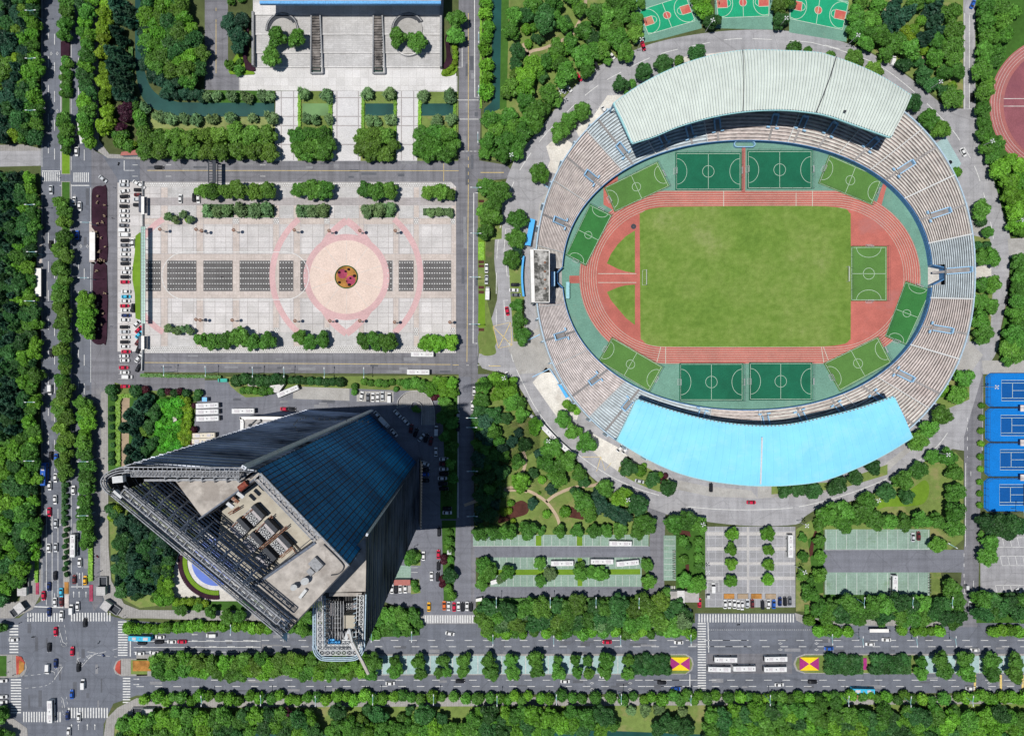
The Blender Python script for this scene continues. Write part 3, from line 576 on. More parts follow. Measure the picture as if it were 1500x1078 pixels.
def court(name, c, mt, zz, goals=True):
    q = [Vector(W(p)) for p in c]; G(name, c, zz, M[mt]); f = lambda u, v: tuple((q[0] * (1 - u) + q[1] * u) * (1 - v) + (q[3] * (1 - u) + q[2] * u) * v)
    l = (q[1] - q[0]).length; wd = (q[2] - q[1]).length; k = MB(); e = .022
    def rib(pts):
        pts = [Vector(p) for p in pts]
        for a, c2 in zip(pts[:-1], pts[1:]):
            d = (c2 - a).normalized(); n = Vector((-d.y, d.x)) * .085; k.face([(*(a + n), zz + .012), (*(a - n), zz + .012), (*(c2 - n), zz + .012), (*(c2 + n), zz + .012)])
    rib([f(e, e * 1.3), f(1 - e, e * 1.3), f(1 - e, 1 - e * 1.3), f(e, 1 - e * 1.3), f(e, e * 1.3)]); rib([f(.5, e), f(.5, 1 - e)])
    rc = wd * .155; rib([f(.5 + rc / l * math.cos(R(i * 12)), .5 + rc / wd * math.sin(R(i * 12))) for i in range(31)])
    rr = wd * .34
    for s in (0, 1):
        pts = []
        for i in range(21):
            a = R(-90 + i * 9); x = rr * .8 * math.cos(a) if abs(math.sin(a)) < 2 else 0; y = rr * math.sin(a)
            u = e + x / l; pts.append(f(u if s == 0 else 1 - u, .5 + y / wd))
        rib(pts)
    tag(k.build('court_line', M['palegreen']), kind='structure')
    rot = math.atan2(*(q[1] - q[0]).yx)
    if goals:
        for s in (0, 1): goal(f(.012 if s == 0 else .988, .5), rot + (0 if s == 0 else math.pi), name)
    h = MB()
    for i in range(4):
        a, c2 = q[i], q[(i + 1) % 4]; n = max(2, int((c2 - a).length / 5))
        for j in range(n): p = a + (c2 - a) * j / n; h.bar((p.x, p.y, zz), (p.x, p.y, 3), .06)
        for z in (1.5, 3): h.bar((a.x, a.y, z), (c2.x, c2.y, z), .05)
    fence_list.append(h)
fence_list = []; goal_n = [0]; goal_list = []
def goal(p, rot, where):
    g = empty('goal', (p[0], p[1], .1), rot); k = MB()
    for y in (-1.5, 1.5): k.bar((0, y, 0), (0, y, 2), .16); k.bar((0, y, 2), (-.5, y, 2), .1); k.bar((-.5, y, 2), (-1.2, y, 0), .1); k.bar((-1.2, y, .05), (0, y, .05), .1)
    k.bar((0, -1.5, 2), (0, 1.5, 2), .16); k.bar((-1.2, -1.5, .05), (-1.2, 1.5, .05), .1); k.build('goal_frame', M['steelw'], g)
    k = MB()
    for i in range(7): y = -1.5 + i * .5; k.bar((-.5, y, 2), (-1.2, y, 0), .03)
    for i in range(4): t = i / 3; k.bar((-.5 - .7 * t, -1.5, 2 - 2 * t), (-.5 - .7 * t, 1.5, 2 - 2 * t), .03)
    k.build('net', M['steelw'], g); goal_list.append((g, p))
CT = [('five_a_side_court', P('989,224 1086,224 1086,279 989,279'), 'turfd'), ('five_a_side_court', P('1094,221 1190,221 1190,277 1094,277'), 'turfd'), ('five_a_side_court', P('885,275 963,237 981,273 900,311'), 'turfl'),
      ('five_a_side_court', P('896.5,315 858,390 828.5,374 864,299'), 'turfm'), ('five_a_side_court', P('876,529 896,494 971,537.5 951,573.5')[1:] + [(876, 529)], 'turfl'), ('five_a_side_court', P('995,532 1089,532 1089,587 995,587'), 'turfd'),
      ('five_a_side_court', P('1097,531 1190,531 1190,586 1097,586'), 'turfd'), ('five_a_side_court', P('1206,532 1286,493 1306,531 1229,573'), 'turfl'), ('five_a_side_court', P('1326,412 1296,493 1327,506 1364,425'), 'turfm'),
      ('five_a_side_court', P('1214,227 1293,261 1277,301 1198,269'), 'turfl'), ('five_a_side_court', P('1246,361 1246,441 1299,441 1299,361'), 'turfl')]
for n_, c_, m_ in CT: court(n_, c_, m_, .11)
cdesc = ['dark green court left of the red ramp, north side', 'dark green court right of the red ramp, north side', 'olive court in the northwest corner', 'mid green court beside the west stand', 'olive court in the southwest corner', 'left dark green court of the southern pair', 'right dark green court of the southern pair', 'olive court in the southeast corner', 'mid green court beside the east tunnel', 'olive court in the northeast corner', 'small court at the east end of the grass pitch']
for i, (h, d_) in enumerate(zip(fence_list, cdesc)): tag(h.build('court_fence', M['steeld']), 'thin dark post and rail fence round the ' + d_, 'fence', 'fences round the small football courts')
for i, (g, p) in enumerate(goal_list):
    o = goal_list[i ^ 1][1]; dx, dy = p[0] - o[0], p[1] - o[1]; e = ('east' if dx > 0 else 'west') if abs(dx) > abs(dy) else ('north' if dy > 0 else 'south')
    tag(g, 'small white goal at the %s end of the %s' % (e, cdesc[i // 2]), 'goal', 'goals of the small courts')
for x, y, ro, wh in ((1240, 402, 0, 'east'), (945.6, 407, math.pi, 'west')):
    g = empty('football_goal', (*W((x, y)), .1), ro, 'large white football goal at the %s end of the grass pitch' % wh, 'goal', 'goals of the grass pitch'); k = MB()
    for yy in (-3.66, 3.66): k.bar((0, yy, 0), (0, yy, 2.44), .2); k.bar((0, yy, 2.44), (1.6, yy, 0), .1)
    k.bar((0, -3.66, 2.44), (0, 3.66, 2.44), .22); k.bar((1.6, -3.66, .05), (1.6, 3.66, .05), .1); k.build('goal_frame', M['steelw'], g)
    k = MB()
    for j in range(9): yy = -3.66 + j * .915; k.bar((0, yy, 2.44), (1.6, yy, 0), .03)
    k.build('net', M['steelw'], g)
# the bowl
stad = empty('stadium', (*W((CX, CY)), 0), 0, 'oval open stadium with pale terraces round a red running track', 'stadium'); SO = Vector(stad.location)
def sb(k, name, mats, sm=False):
    o = k.build(name, mats, None, sm); o.parent = stad; o.matrix_parent_inverse = Matrix.Translation(-SO); return o
M['benchp'] = plain('bench_pink', (.53, .475, .45), .9, .1, 0, .2, .35, stain=((.38, .30, .28), .12, .55, .6)); M['benchb'] = plain('bench_beige', (.55, .525, .485), .9, .1, 0, .2, .35, stain=((.38, .34, .30), .12, .55, .6)); M['benchg'] = plain('bench_grey', (.48, .545, .575), .9, .1, 0, .2, .35)
M['tread'] = plain('stand_tread', (.405, .355, .335), .9, .1, 0, .3, .3); M['treadg'] = plain('stand_tread_grey', (.32, .35, .37), .9, .1, 0, .2, .3); M['benchw'] = plain('bench_pale_pink', (.56, .51, .50), .9, .1, 0, .22, .35)
M['standgrey'] = plain('stand_grey', (.27, .255, .25), .9, .1, 0, .2, .4); M['navy'] = plain('navy_wall', (.03, .06, .13), .8)
SEC = [(-7, 10, 2), (10, 26, 1), (26, 53, 1), (53, 73, 1), (73, 106, 0), (106, 140, 2), (140, 173, 0), (173, 188, 1), (188, 221, 3), (221, 255, 2), (255, 275, 0), (275, 322, 1), (322, 353, 0)]
def seccol(a):
    a = (a + 7) % 360 - 7
    for a0, a1, c in SEC:
        if a0 <= a < a1: return c
    return 0
def notch(a, t):
    a = (a + 180) % 360 - 180
    return (abs(a) < 2.9 and t < .33) or ((a > 178 or a < -176.2) and t < .30)
NA = 360; bo = MB(); cols = {0: (0, 4), 1: (1, 4), 2: (2, 5), 3: (3, 4)}
for i in range(NA):
    a0, a1 = i * 360 / NA, (i + 1) * 360 / NA; am = (a0 + a1) / 2; cb, ct = cols[seccol(am)]
    for r in range(ROWS):
        t0, t1 = r / ROWS, (r + 1) / ROWS; tm = t0 + (t1 - t0) * .52
        if notch(am, (t0 + t1) / 2): continue
        z0 = ZI + (ZO - ZI) * t0; zp = ZI + (ZO - ZI) * (r - 1) / ROWS
        def q(a, t, z): p = W(bowl(a, t)); return (p[0], p[1], z)
        bo.face([q(a0, t0, zp + (0 if r else -1)), q(a0, t0, z0 + .42), q(a1, t0, z0 + .42), q(a1, t0, zp + (0 if r else -1))], ct)
        bo.face([q(a0, t0, z0 + .42), q(a0, tm, z0 + .42), q(a1, tm, z0 + .42), q(a1, t0, z0 + .42)], cb)
        bo.face([q(a0, tm, z0 + .42), q(a0, tm, z0), q(a1, tm, z0), q(a1, tm, z0 + .42)], ct)
        bo.face([q(a0, tm, z0), q(a0, t1, z0), q(a1, t1, z0), q(a1, tm, z0)], ct)
sb(bo, 'seating_tier', [M['benchp'], M['benchb'], M['benchg'], M['benchw'], M['tread'], M['treadg']])
k = MB(); ir = [inner(a) for a in np.arange(3.2, 178, 2)]; il = [inner(a) for a in np.arange(184.2, 357, 2)]
for arc in (ir, il): k.wall(arc, .2, 0, ZI + .3)
for z in (ZI + .6, ZI + 1.15):
    for arc in (ir, il): k.wall(arc, .38 if z > 3 else .12, z - .06, z + .06)
ea, eb = bowl(3, 0), bowl(3, .33); fa, fb = bowl(-3, 0), bowl(-3, .33); k.wall([ea, (1376, 394), (1376, 410), fa], .55, 0, 4.6)
ga, ha = bowl(177.6, 0), bowl(184, 0); k.wall([ga, (815, 401), (815, 415), ha], .5, 0, 4.2)
sb(k, 'front_rail', M['railblue'])
k = MB(); k.wall([outer(a) for a in range(0, 360, 2)], .5, 0, ZO + .6, closed=True); sb(k, 'outer_wall', M['whitewall'])
k = MB(); k.wall([outer(a) for a in range(0, 360, 2)], .6, ZO + .6, ZO + .95, closed=True); sb(k, 'outer_coping', M['palesteel'])
for i in range(0, 360, 6):
    k = MB(); p, q2 = W(se(i, 311, 292, 2.2)), W(se(i, 312.5, 293.5, 2.2)); k.bar((p[0], p[1], 0), (p[0], p[1], ZO), .7); k.bar((p[0], p[1], ZO - .4), (q2[0], q2[1], ZO - .4), .5); k.bar((q2[0], q2[1], 0), (q2[0], q2[1], ZO - .2), .3); sb(k, 'buttress', M['palesteel'])
for a in (-7, 10, 26, 40.6, 53, 73, 106.5, 127, 140, 155.5, 173, 189, 205, 221, 235, 255, 275, 309, 322, 337):
    k = MB(); n = 8
    for j in range(n): k.bar(bw(a, j / n, .75), bw(a, (j + 1) / n, .75), .62 if a in (-7, 10, 26, 337) else .34, .7)
    sb(k, 'section_divider', M['steelw'])
for cxy, L_, wd in (((1328, 244), 19, 8), ((1378, 312), 19, 8), ((1381, 482.5), 19, 8), ((1329, 551), 19, 8), ((918, 594), 15, 8), ((870, 557), 15, 8), ((820, 492), 16, 9), ((819, 324), 16, 8), ((865, 257), 16, 9), ((911, 217), 16, 8), ((972, 199), 14, 8), ((1012, 189), 14, 8), ((1053, 179), 14, 8), ((1137, 174), 14, 8), ((1179, 177), 14, 8), ((1221, 186), 14, 8), ((1280, 209), 14, 8), ((1398, 397), 18, 8),
                    ((1126, 617), 14, 8), ((1180, 612), 14, 8), ((1236, 600), 14, 8), ((1290, 583), 14, 8), ((1030, 610), 14, 8)):
    g = D(cxy, 8.5); ang = math.atan2((g[0] - CX) , -(g[1] - CY)); ang = math.degrees(math.atan2(-(g[1] - CY), g[0] - CX)); pi_, po = inner(ang), outer(ang)
    dd = math.hypot(po[0] - pi_[0], po[1] - pi_[1]); t = math.hypot(g[0] - pi_[0], g[1] - pi_[1]) / dd; hl = L_ / 2 / dd
    if cxy == (1398, 397): t, hl = .62, .28
    p0, p1 = Vector(bw(ang, t - hl, 0)), Vector(bw(ang, t + hl, 0)); d = (p1 - p0); d.z = 0; L2 = d.length; d.normalize(); n = Vector((-d.y, d.x, 0)); hw = wd * S / 2
    zf = p0.z + .9; zt = p1.z + .9
    k = MB(); c = (p0 + p1) / 2; k.face([(*(p0 - n * hw).xy, zf), (*(p1 - n * hw).xy, zt - .35), (*(p1 + n * hw).xy, zt - .35), (*(p0 + n * hw).xy, zf)]); sb(k, 'vomitory_floor', M['standgrey'])
    k = MB()
    for sgn in (-1, 1):
        a_, b_ = p0 + n * hw * sgn, p1 + n * hw * sgn; k.bar((a_.x, a_.y, zf + .35), (b_.x, b_.y, zt + .35), .45, 1.3)
        if cxy == (1398, 397): continue
        e = p0 + n * (hw + 1.6) * sgn; k.bar((a_.x - d.x, a_.y - d.y, zf - .1), (e.x - d.x, e.y - d.y, zf - .1), .7, .9)
    a_, b_ = p1 - n * hw, p1 + n * hw; k.bar((a_.x, a_.y, zt + .5), (b_.x, b_.y, zt + .5), .6, 1.7); sb(k, 'vomitory_wall', M['bluesteel'])
    for ta, tb in ((0.02, t - hl - .03), (t + hl + .02, .98)):
        if tb - ta > .04:
            k = MB(); u, v = Vector(bw(ang, ta, .55)), Vector(bw(ang, tb, .55)); k.face([(*(u - n * .55).xy, u.z), (*(v - n * .55).xy, v.z), (*(v + n * .55).xy, v.z), (*(u + n * .55).xy, u.z)]); sb(k, 'aisle', M['standgrey'])
k = MB(); k.prism([W(p) for p in (ea, (1376, 394), (1376, 410), fa)], .05, .14); sb(k, 'tunnel_floor', M['lightconc'])
k = MB(); k.prism([W(p) for p in (ga, (815, 401), (815, 415), ha)], .05, .14); sb(k, 'tunnel_floor', M['conc'])
# roofs
def roof(name, ip, op, zi, zo, nr, amp, mat, camber):
    ip = smooth([D(p, zi) for p in ip], 10); op = smooth([D(p, zo) for p in op], 10)
    def at(l, u):
        d = [0]
        for a, c in zip(l[:-1], l[1:]): d.append(d[-1] + math.hypot(c[0] - a[0], c[1] - a[1]))
        x = u * d[-1]; i = min(int(np.searchsorted(d, x, 'right')) - 1, len(l) - 2); f = (x - d[i]) / (d[i + 1] - d[i] + 1e-9)
        return (l[i][0] + (l[i + 1][0] - l[i][0]) * f, l[i][1] + (l[i + 1][1] - l[i][1]) * f)
    k = MB(); cols_ = []; nv = 10
    prof = ((0, 0), (.5, 0), (.54, 1), (.96, 1)) if amp > .3 else ((0, 0), (.88, 0), (.91, 1), (.97, 1))
    us = [(i + a) / nr for i in range(nr) for a, _ in prof] + [1]; hs = [h for i in range(nr) for _, h in prof] + [0]
    for u, h in zip(us, hs):
        a, c = Vector(W(at(ip, u))), Vector(W(at(op, u))); rowp = []
        for j in range(nv + 1):
            v = j / nv; p = a + (c - a) * v; rowp.append((p.x, p.y, zi + (zo - zi) * v + camber * 4 * v * (1 - v) + h * amp))
        cols_.append(rowp)
    n0 = len(cols_); base = 0
    for c in cols_: k.v += c
    for i in range(n0 - 1):
        for j in range(nv): x = i * (nv + 1) + j; k.f.append((x, x + 1, x + nv + 2, x + nv + 1)); k.m.append(0)
    rf = sb(k, name, mat, sm=False)
    e = MB()
    for lst, z, dz in ((ip, zi, -.5), (op, zo, -.4)): e.wall(lst, .8, z + dz - .5, z + dz + .35)
    for l0 in (0, 1): p, q2 = W(at(ip, l0)), W(at(op, l0)); e.bar((*p, zi - .2), (*q2, zo - .2), .8, 1.0)
    return rf, e, at, ip, op
M['corr'] = plain('corrugated_sheet', (.52, .57, .535), .5, .3, 0, .06, .2, stain=((.36, .31, .25), .9, .62, .6)); M['membrane'] = plain('blue_membrane', (.205, .58, .83), .5, .3, 0, .05, .1, stain=((.27, .60, .81), .12, .5, .5))
NI = P('926,210 958,200 995,185 1045,171 1095,163 1145,161 1190,165 1218,171 1255,184 1304,201'); NO = P('899,152 930,130 970,108 1020,88 1070,77 1110,74 1190,77 1218,83 1255,96 1293,114 1334,140')
SI = P('933,585 969,597 1014,610 1058,619 1110,624 1156,622 1200,613 1256,599 1309,581'); SO_ = P('904,645 947,671 991,691 1036,703 1080,709 1110,711 1156,710 1207,703 1260,683 1300,663 1336,641')
rf, e, at, ip, op = roof('north_roof', NI, NO, 28, 24, 98, .75, M['corr'], 1.6)
eo = e.build('roof_fascia', M['cyan'], rf); c = MB()
for u0, u1, wd_ in ((.705, .735, .4), (.43, .44, .22)):
    pa, pb2 = Vector(W(at(ip, u0))), Vector(W(at(op, u1)))
    for j in range(10):
        q0, q1 = [(*(pa + (pb2 - pa) * v), 28 - 4 * v + 6.4 * v * (1 - v) + .85) for v in (j / 10, (j + 1) / 10)]; c.bar(q0, q1, wd_, .25)
c.build('roof_seam', M['steeld'], rf); c = MB(); c.box((*W(D((1234, 166), 28)), 30.2), (.9, .9, .8)); c.build('roof_vent', M['steeld'], rf); eo.matrix_parent_inverse = Matrix.Identity(4)
for i in range(25):
    u = i / 24; p = W(at(op, u)); c = MB(); c.bar((*p, 0), (*p, 23.5), .6); pin = W(at(ip, u)); c.bar((*p, 22.5), (*pin, 27), .5, .8); o = c.build('roof_truss', M['bluesteel'], rf)
rf2, e, at, ip, op = roof('south_roof', SI, SO_, 24, 21, 40, 0.09, M['membrane'], 1.4)
eo = e.build('roof_fascia', M['cyan'], rf2)
for i in range(25):
    u = i / 24; p = W(at(op, u)); c = MB(); c.bar((*p, 0), (*p, 20.5), .6); pin = W(at(ip, u)); c.bar((*p, 19.5), (*pin, 23), .5, .8); o = c.build('roof_truss', M['bluesteel'], rf2)
c = MB()
for i in range(70):
    p = W(at(ip, i / 69)); c.box((*p, 24.3), (.5, .5, .7))
c.build('gutter_bracket', M['steelg'], rf2)
c = MB(); c.bar((*W(D((1115, 640), 24)), 25.1), (*W(D((1114, 709), 22)), 22.1), .7, .25); c.build('roof_walkway', M['steelw'], rf2)
# scoreboard block over the west stand
sc_ = empty('scoreboard_building', (*W((790, 403)), 0), 0, 'long weathered grey flat-roofed block on the west stand', 'building'); off = Vector(sc_.location)
def sbd(k, nm, m): o = k.build(nm, m, None); o.parent = sc_; o.matrix_parent_inverse = Matrix.Translation(-off); return o
q = [D(p, 19) for p in P('781,366 804.5,367.5 804.5,443 783,443')]; k = MB(); k.prism([W(p) for p in q], 0, 18.6); sbd(k, 'wall', M['navy'])
k = MB(); k.prism([W(p) for p in q], 18.6, 19, bottom=True); rfo = sbd(k, 'roof', M['roofstain'] if 'roofstain' in M else plain('stained_roof', (.36, .35, .33), .9, .1, 0, .35, .5, stain=((.05, .05, .045), .22, .44, .95)))
k = MB(); q = [D(p, 19) for p in P('776.5,366 781,366 783,443 778.5,443')]; k.prism([W(p) for p in q], 8, 19.6); sbd(k, 'cornice', M['whitewall'])
k = MB(); k.wall([D(p, 19) for p in P('781,366 804.5,367.5 804.5,443 783,443')], .35, 19, 19.5, closed=True); sbd(k, 'parapet', M['whitewall'])
for y in (385, 398, 410, 423):
    k = MB(); p = D((798, y), 19); k.tube((*W(p), 19), (*W(p), 20), .55, m=0); sbd(k, 'roof_vent', M['rust'])
k = MB(); q = [D(p, 10) for p in P('807,398 813,398 813,419 807,419')]; k.prism([W(p) for p in q], 4, 10); sbd(k, 'booth', M['bluesteel'])
# awnings, barriers, canopy strips round the stadium
def simple(name, k, mat, label, cat, group=None): return tag(k.build(name, mat), label, cat, group)
k = MB(); q = [D(p, 4) for p in P('777,320 784,322 777,360 769,359')]; k.prism([W(p) for p in q], 3.6, 4, bottom=True)
for p in q: k.bar((*W(p), 0), (*W(p), 3.7), .2)
simple('awning', k, M['blueroof'], 'bright blue sheet awning beside the west stand north of the scoreboard block', 'awning')
k = MB(); q = [D(p, 3) for p in smooth(P('767,375 765,395 765,415 767,434'), 4)]; k.wall(q, .9, 0, 3); simple('boundary_wall', k, M['blueroof'], 'curved blue boundary wall between parked cars and the west stand', 'wall')
k = MB(); q = [D(p, 3) for p in P('817,563 821,562 833,581 829,583')]; k.prism([W(p) for p in q], 2.6, 3, bottom=True)
for p in q: k.bar((*W(p), 0), (*W(p), 2.7), .2)
simple('awning', k, M['blueroof'], 'small blue awning on the dusty concrete southwest of the stadium', 'awning')
for s, lb in (('780,552 805,540 818,560 846,600', 'pale blue railing beside the dusty concrete yard southwest of the stadium'), ('770,500 795,488', 'short pale railing between ring road apron and southwest stand'), ('793,268 803,276', 'pale yellow railing end at the northwest stand')):
    k = MB(); pts = P(s); k.wall(pts, .4, .8, 1.3)
    for p in smooth(pts, 3): k.bar(W3(*p, 0), W3(*p, 1.2), .2)
    simple('railing', k, M['bluesteel'], lb, 'railing')
# dusty yards round the bowl
for s, mt in (('780,560 800,538 820,560 850,600 845,615 815,610', 'lightconc'), ('868,635 905,655 925,672 905,690 880,672 862,655', 'lightconc'), ('800,215 822,195 830,205 845,215 815,255 800,250 806,235', 'lightconc'), ('868,172 890,140 915,140 850,205 843,190', 'lightconc'), ('1365,215 1385,200 1408,240 1395,262', 'medpaver'), ('1425,315 1446,320 1440,345 1425,340', 'conc'), ('1426,388 1452,388 1452,406 1426,406', 'lightconc'), ('925,650 980,700 1035,712 1100,718 1110,730 1040,727 970,712 915,680', 'conc'), ('1110,712 1200,712 1290,684 1335,650 1345,650 1300,690 1200,724 1110,730', 'conc'), ('1000,84 1080,74 1080,80 1000,92', 'lightconc'), ('790,300 800,282 812,262 822,270 800,310 785,345', 'conc'), ('740,500 790,480 810,545 760,548', 'conc'), ('1390,545 1420,500 1440,520 1412,560', 'conc')):
    G('yard', P(s), .056, M[mt])
G('verge', smooth(P('905,690 930,678 985,706 985,722 950,715'), 3, True), .06, M['lawn']); G('verge', P('1425,345 1450,350 1455,385 1426,385'), .06, M['lawn']); G('verge', P('1426,408 1455,408 1450,500 1420,500'), .06, M['lawn']); G('verge', P('1365,585 1388,560 1420,540 1420,585 1385,600'), .06, M['lawn']); G('verge', P('745,385 768,380 768,500 752,500'), .0585, M['lawn'])
G('verge', P('1130,712 1230,705 1300,680 1300,695 1230,716 1130,724'), .06, M['lawn'])
# red ramp between northern courts
k = MB(); k.prism([W(p) for p in P('1086.5,215 1091.5,215 1091,281 1086,281')], 0, .5); simple('ramp', k, M['maroonred'], 'narrow red ramp between the two dark green courts in the north', 'ramp')
k = MB(); k.wall(circ(1078, 213, 4, 8, 90, 270) + circ(1100, 213, 4, 8, -90, 90), .4, 0, 2, closed=True); simple('podium', k, M['bluesteel'], 'oval pale blue podium rail under the north stand', 'podium')
k = MB(); k.prism([W(p) for p in P('828.5,414 833.5,414 833.5,438 828.5,438')], 2.2, 2.4, bottom=True)
for x, y in ((828.8, 414.5), (833.2, 414.5), (828.8, 437.5), (833.2, 437.5)): k.bar(W3(x, y, 0), W3(x, y, 2.3), .15)
simple('shelter', k, M['cyan'], 'long pale blue team shelter beside the track in the west', 'shelter')
# ------------------------------------------------------------------ other courts
def bcourt(c, lb):
    q = [Vector(W(p)) for p in c]; G('basketball_court', c, .066, M['bball']); f = lambda u, v: (q[0] * (1 - u) + q[1] * u) * (1 - v) + (q[3] * (1 - u) + q[2] * u) * v
    l = (q[1] - q[0]).length; wd = (q[2] - q[1]).length; k = MB(); kr = MB()
    def rib(pts, z=.082):
        for a, c2 in zip(pts[:-1], pts[1:]):
            d = (c2 - a).normalized(); n = Vector((-d.y, d.x)) * .12; k.face([(*(a + n), z), (*(a - n), z), (*(c2 - n), z), (*(c2 + n), z)])
    rib([f(0, 0), f(1, 0), f(1, 1), f(0, 1), f(0, 0)]); rib([f(.5, 0), f(.5, 1)])
    for s in (0, 1):
        g = lambda u, v: f(u if s == 0 else 1 - u, v)
        kr.face([(*p, .074) for p in ([g(0, .34), g(.2, .34), g(.2, .66), g(0, .66)] if s == 0 else [g(0, .66), g(.2, .66), g(.2, .34), g(0, .34)])]); rib([g(0, .34), g(.2, .34), g(.2, .66), g(0, .66)])
        rib([g(.2 + 1.8 / l * math.cos(R(a)), .5 + 1.8 / wd * math.sin(R(a))) for a in range(-90, 91, 15)]); rib([g(0, .06)] + [g(.08 + 6 / l * math.cos(R(a)), .5 + 6.6 / wd * math.sin(R(a))) for a in range(-90, 91, 10)] + [g(0, .94)])
        hp = g(-.03, .5); h = empty('basketball_hoop', (*hp, 0), math.atan2(*(q[1] - q[0]).yx) + (math.pi if s else 0), 'basketball hoop at the %s end of the %s' % ('west' if s == 0 else 'east', lb), 'hoop', 'hoops of the basketball courts')
        m_ = MB(); m_.bar((-.6, 0, 0), (-.6, 0, 3), .2); m_.bar((-.6, 0, 3), (.9, 0, 3.2), .15); m_.build('post', M['steelg'], h); m_ = MB(); m_.box((.95, 0, 3.4), (.06, 1.8, 1.1)); m_.build('backboard', M['steelw'], h); m_ = MB(); m_.bar((1, -.2, 3), (1.4, 0, 3), .05); m_.bar((1, .2, 3), (1.4, 0, 3), .05); m_.build('rim', M['rust2'], h)
    kr.face([(*(f(.5 + 1.9 / l * math.cos(R(a)), .5 + 1.9 / wd * math.sin(R(a)))), .076) for a in range(0, 360, 15)])
    tag(kr.build('court_key', M['bballred']), kind='structure'); rib([f(.5 + 1.9 / l * math.cos(R(a)), .5 + 1.9 / wd * math.sin(R(a))) for a in range(0, 361, 15)]); tag(k.build('court_line', M['palegreen']), kind='structure')
G('court_apron', P('928,58 932,0 1020,-30 1028,42 960,60 928,66'), .06, M['teal']); G('court_apron', P('1046,-30 1132,-30 1132,44 1048,42'), .06, M['teal']); G('court_apron', P('1156,-30 1244,-30 1240,62 1156,48'), .06, M['teal'])
bcourt(P('936,16 1004,-6 1018,31 950,51'), 'green basketball court north of the stadium, leftmost'); bcourt(P('1048,-16 1127,-18 1126,24 1052,27'), 'green basketball court north of the stadium, middle one'); bcourt(P('1160,-14 1243,4 1234,44 1157,28'), 'green basketball court north of the stadium, rightmost')
for i, (x0, y0, y1, xi, yi0, yi1) in enumerate(((1443.5, 546.5, 596, 1467, 557, 587), (1443, 597.5, 647, 1466, 608, 638), (1442, 648.5, 698, 1465, 658.5, 688), (1441, 700, 749, 1464, 709.5, 739.5))):
    G('tennis_court', [(x0 + 6, y0), (1560, y0), (1560, y1), (x0 + 6, y1), (x0, y1 - 5), (x0, y0 + 5)], .07, M['blue']); G('tennis_court', rect(xi, yi0, xi + 70, yi1), .078, M['blued'])
    k = MB()
    for s in ('%g,%g %g,%g %g,%g %g,%g %g,%g' % (xi + 70, yi0, xi, yi0, xi, yi1, xi + 70, yi1, xi + 70, yi0), '%g,%g %g,%g' % (xi, yi0 + 4, xi + 70, yi0 + 4), '%g,%g %g,%g' % (xi, yi1 - 4, xi + 70, yi1 - 4), '%g,%g %g,%g' % (xi + 16, yi0 + 4, xi + 16, yi1 - 4), '%g,%g %g,%g' % (xi + 16, (yi0 + yi1) / 2, xi + 54, (yi0 + yi1) / 2), '%g,%g %g,%g' % (xi + 54, yi0 + 4, xi + 54, yi1 - 4)): k.ribbon(P(s), .2, .086)
    tag(k.build('court_line', M['palegreen']), kind='structure')
    f = empty('tennis_fence', (0, 0, 0), 0, '%s chain fence round the %s blue tennis court from the north' % ('dark green', ordn(i + 1)), 'fence', 'fences round the tennis courts')
    ol = [W(p) for p in [(x0 + 6, y0), (1560, y0), (1560, y1), (x0 + 6, y1), (x0, y1 - 5), (x0, y0 + 5)]]; k = MB(); kp = MB()
    for a, c2 in zip(ol, ol[1:] + ol[:1]):
        for z in (1.2, 2.4, 3.6): k.bar((*a, z), (*c2, z), .07)
        n = max(1, int(math.dist(a, c2) / 3))
        for j in range(n): p = (a[0] + (c2[0] - a[0]) * j / n, a[1] + (c2[1] - a[1]) * j / n); kp.bar((*p, 0), (*p, 3.6), .1)
    k.build('rail', M['steeld'], f); kp.build('post', M['steeld'], f)
    n_ = empty('tennis_net', (*W((xi + 35, (yi0 + yi1) / 2)), 0), 0, 'tennis net across the %s blue court from the north' % ordn(i + 1), 'net'); kk = MB(); kk.box((0, 0, .5), (.06, 10.6, .9)); kk.build('net', M['steeld'], n_); kk = MB()
    for y in (-5.4, 5.4): kk.bar((0, y, 0), (0, y, 1.1), .1)
    kk.build('post', M['steelg'], n_)
for y in (598, 648.5, 699.5):
    k = MB(); k.prism([W(p) for p in rect(1496, y - 4, 1510, y + 4)], 0, 2.6, 0); k.prism([W(D(p, 2.9)) for p in rect(1495, y - 4.6, 1511, y + 4.6)], 2.6, 2.9, 0, bottom=True); simple('hut', k, M['benchw'], 'small pink flat-roofed hut between blue tennis courts, %s' % {598: 'northernmost', 648.5: 'middle one', 699.5: 'southernmost'}[y], 'hut', 'huts between the tennis courts')
G('running_track', circ(1551, 155, 102, 72), .07, M['track2']); G('running_track', circ(1556, 155, 86, 72), .078, M['track3'])
k = MB()
for r in (100, 96, 92, 88): k.ribbon(circ(1552, 155, r, 72), .14, .086, closed=True)
for y in (145, 156): k.ribbon([(1470, y), (1560, y)], .35, .09)
tag(k.build('track_line', M['benchp']), kind='structure')
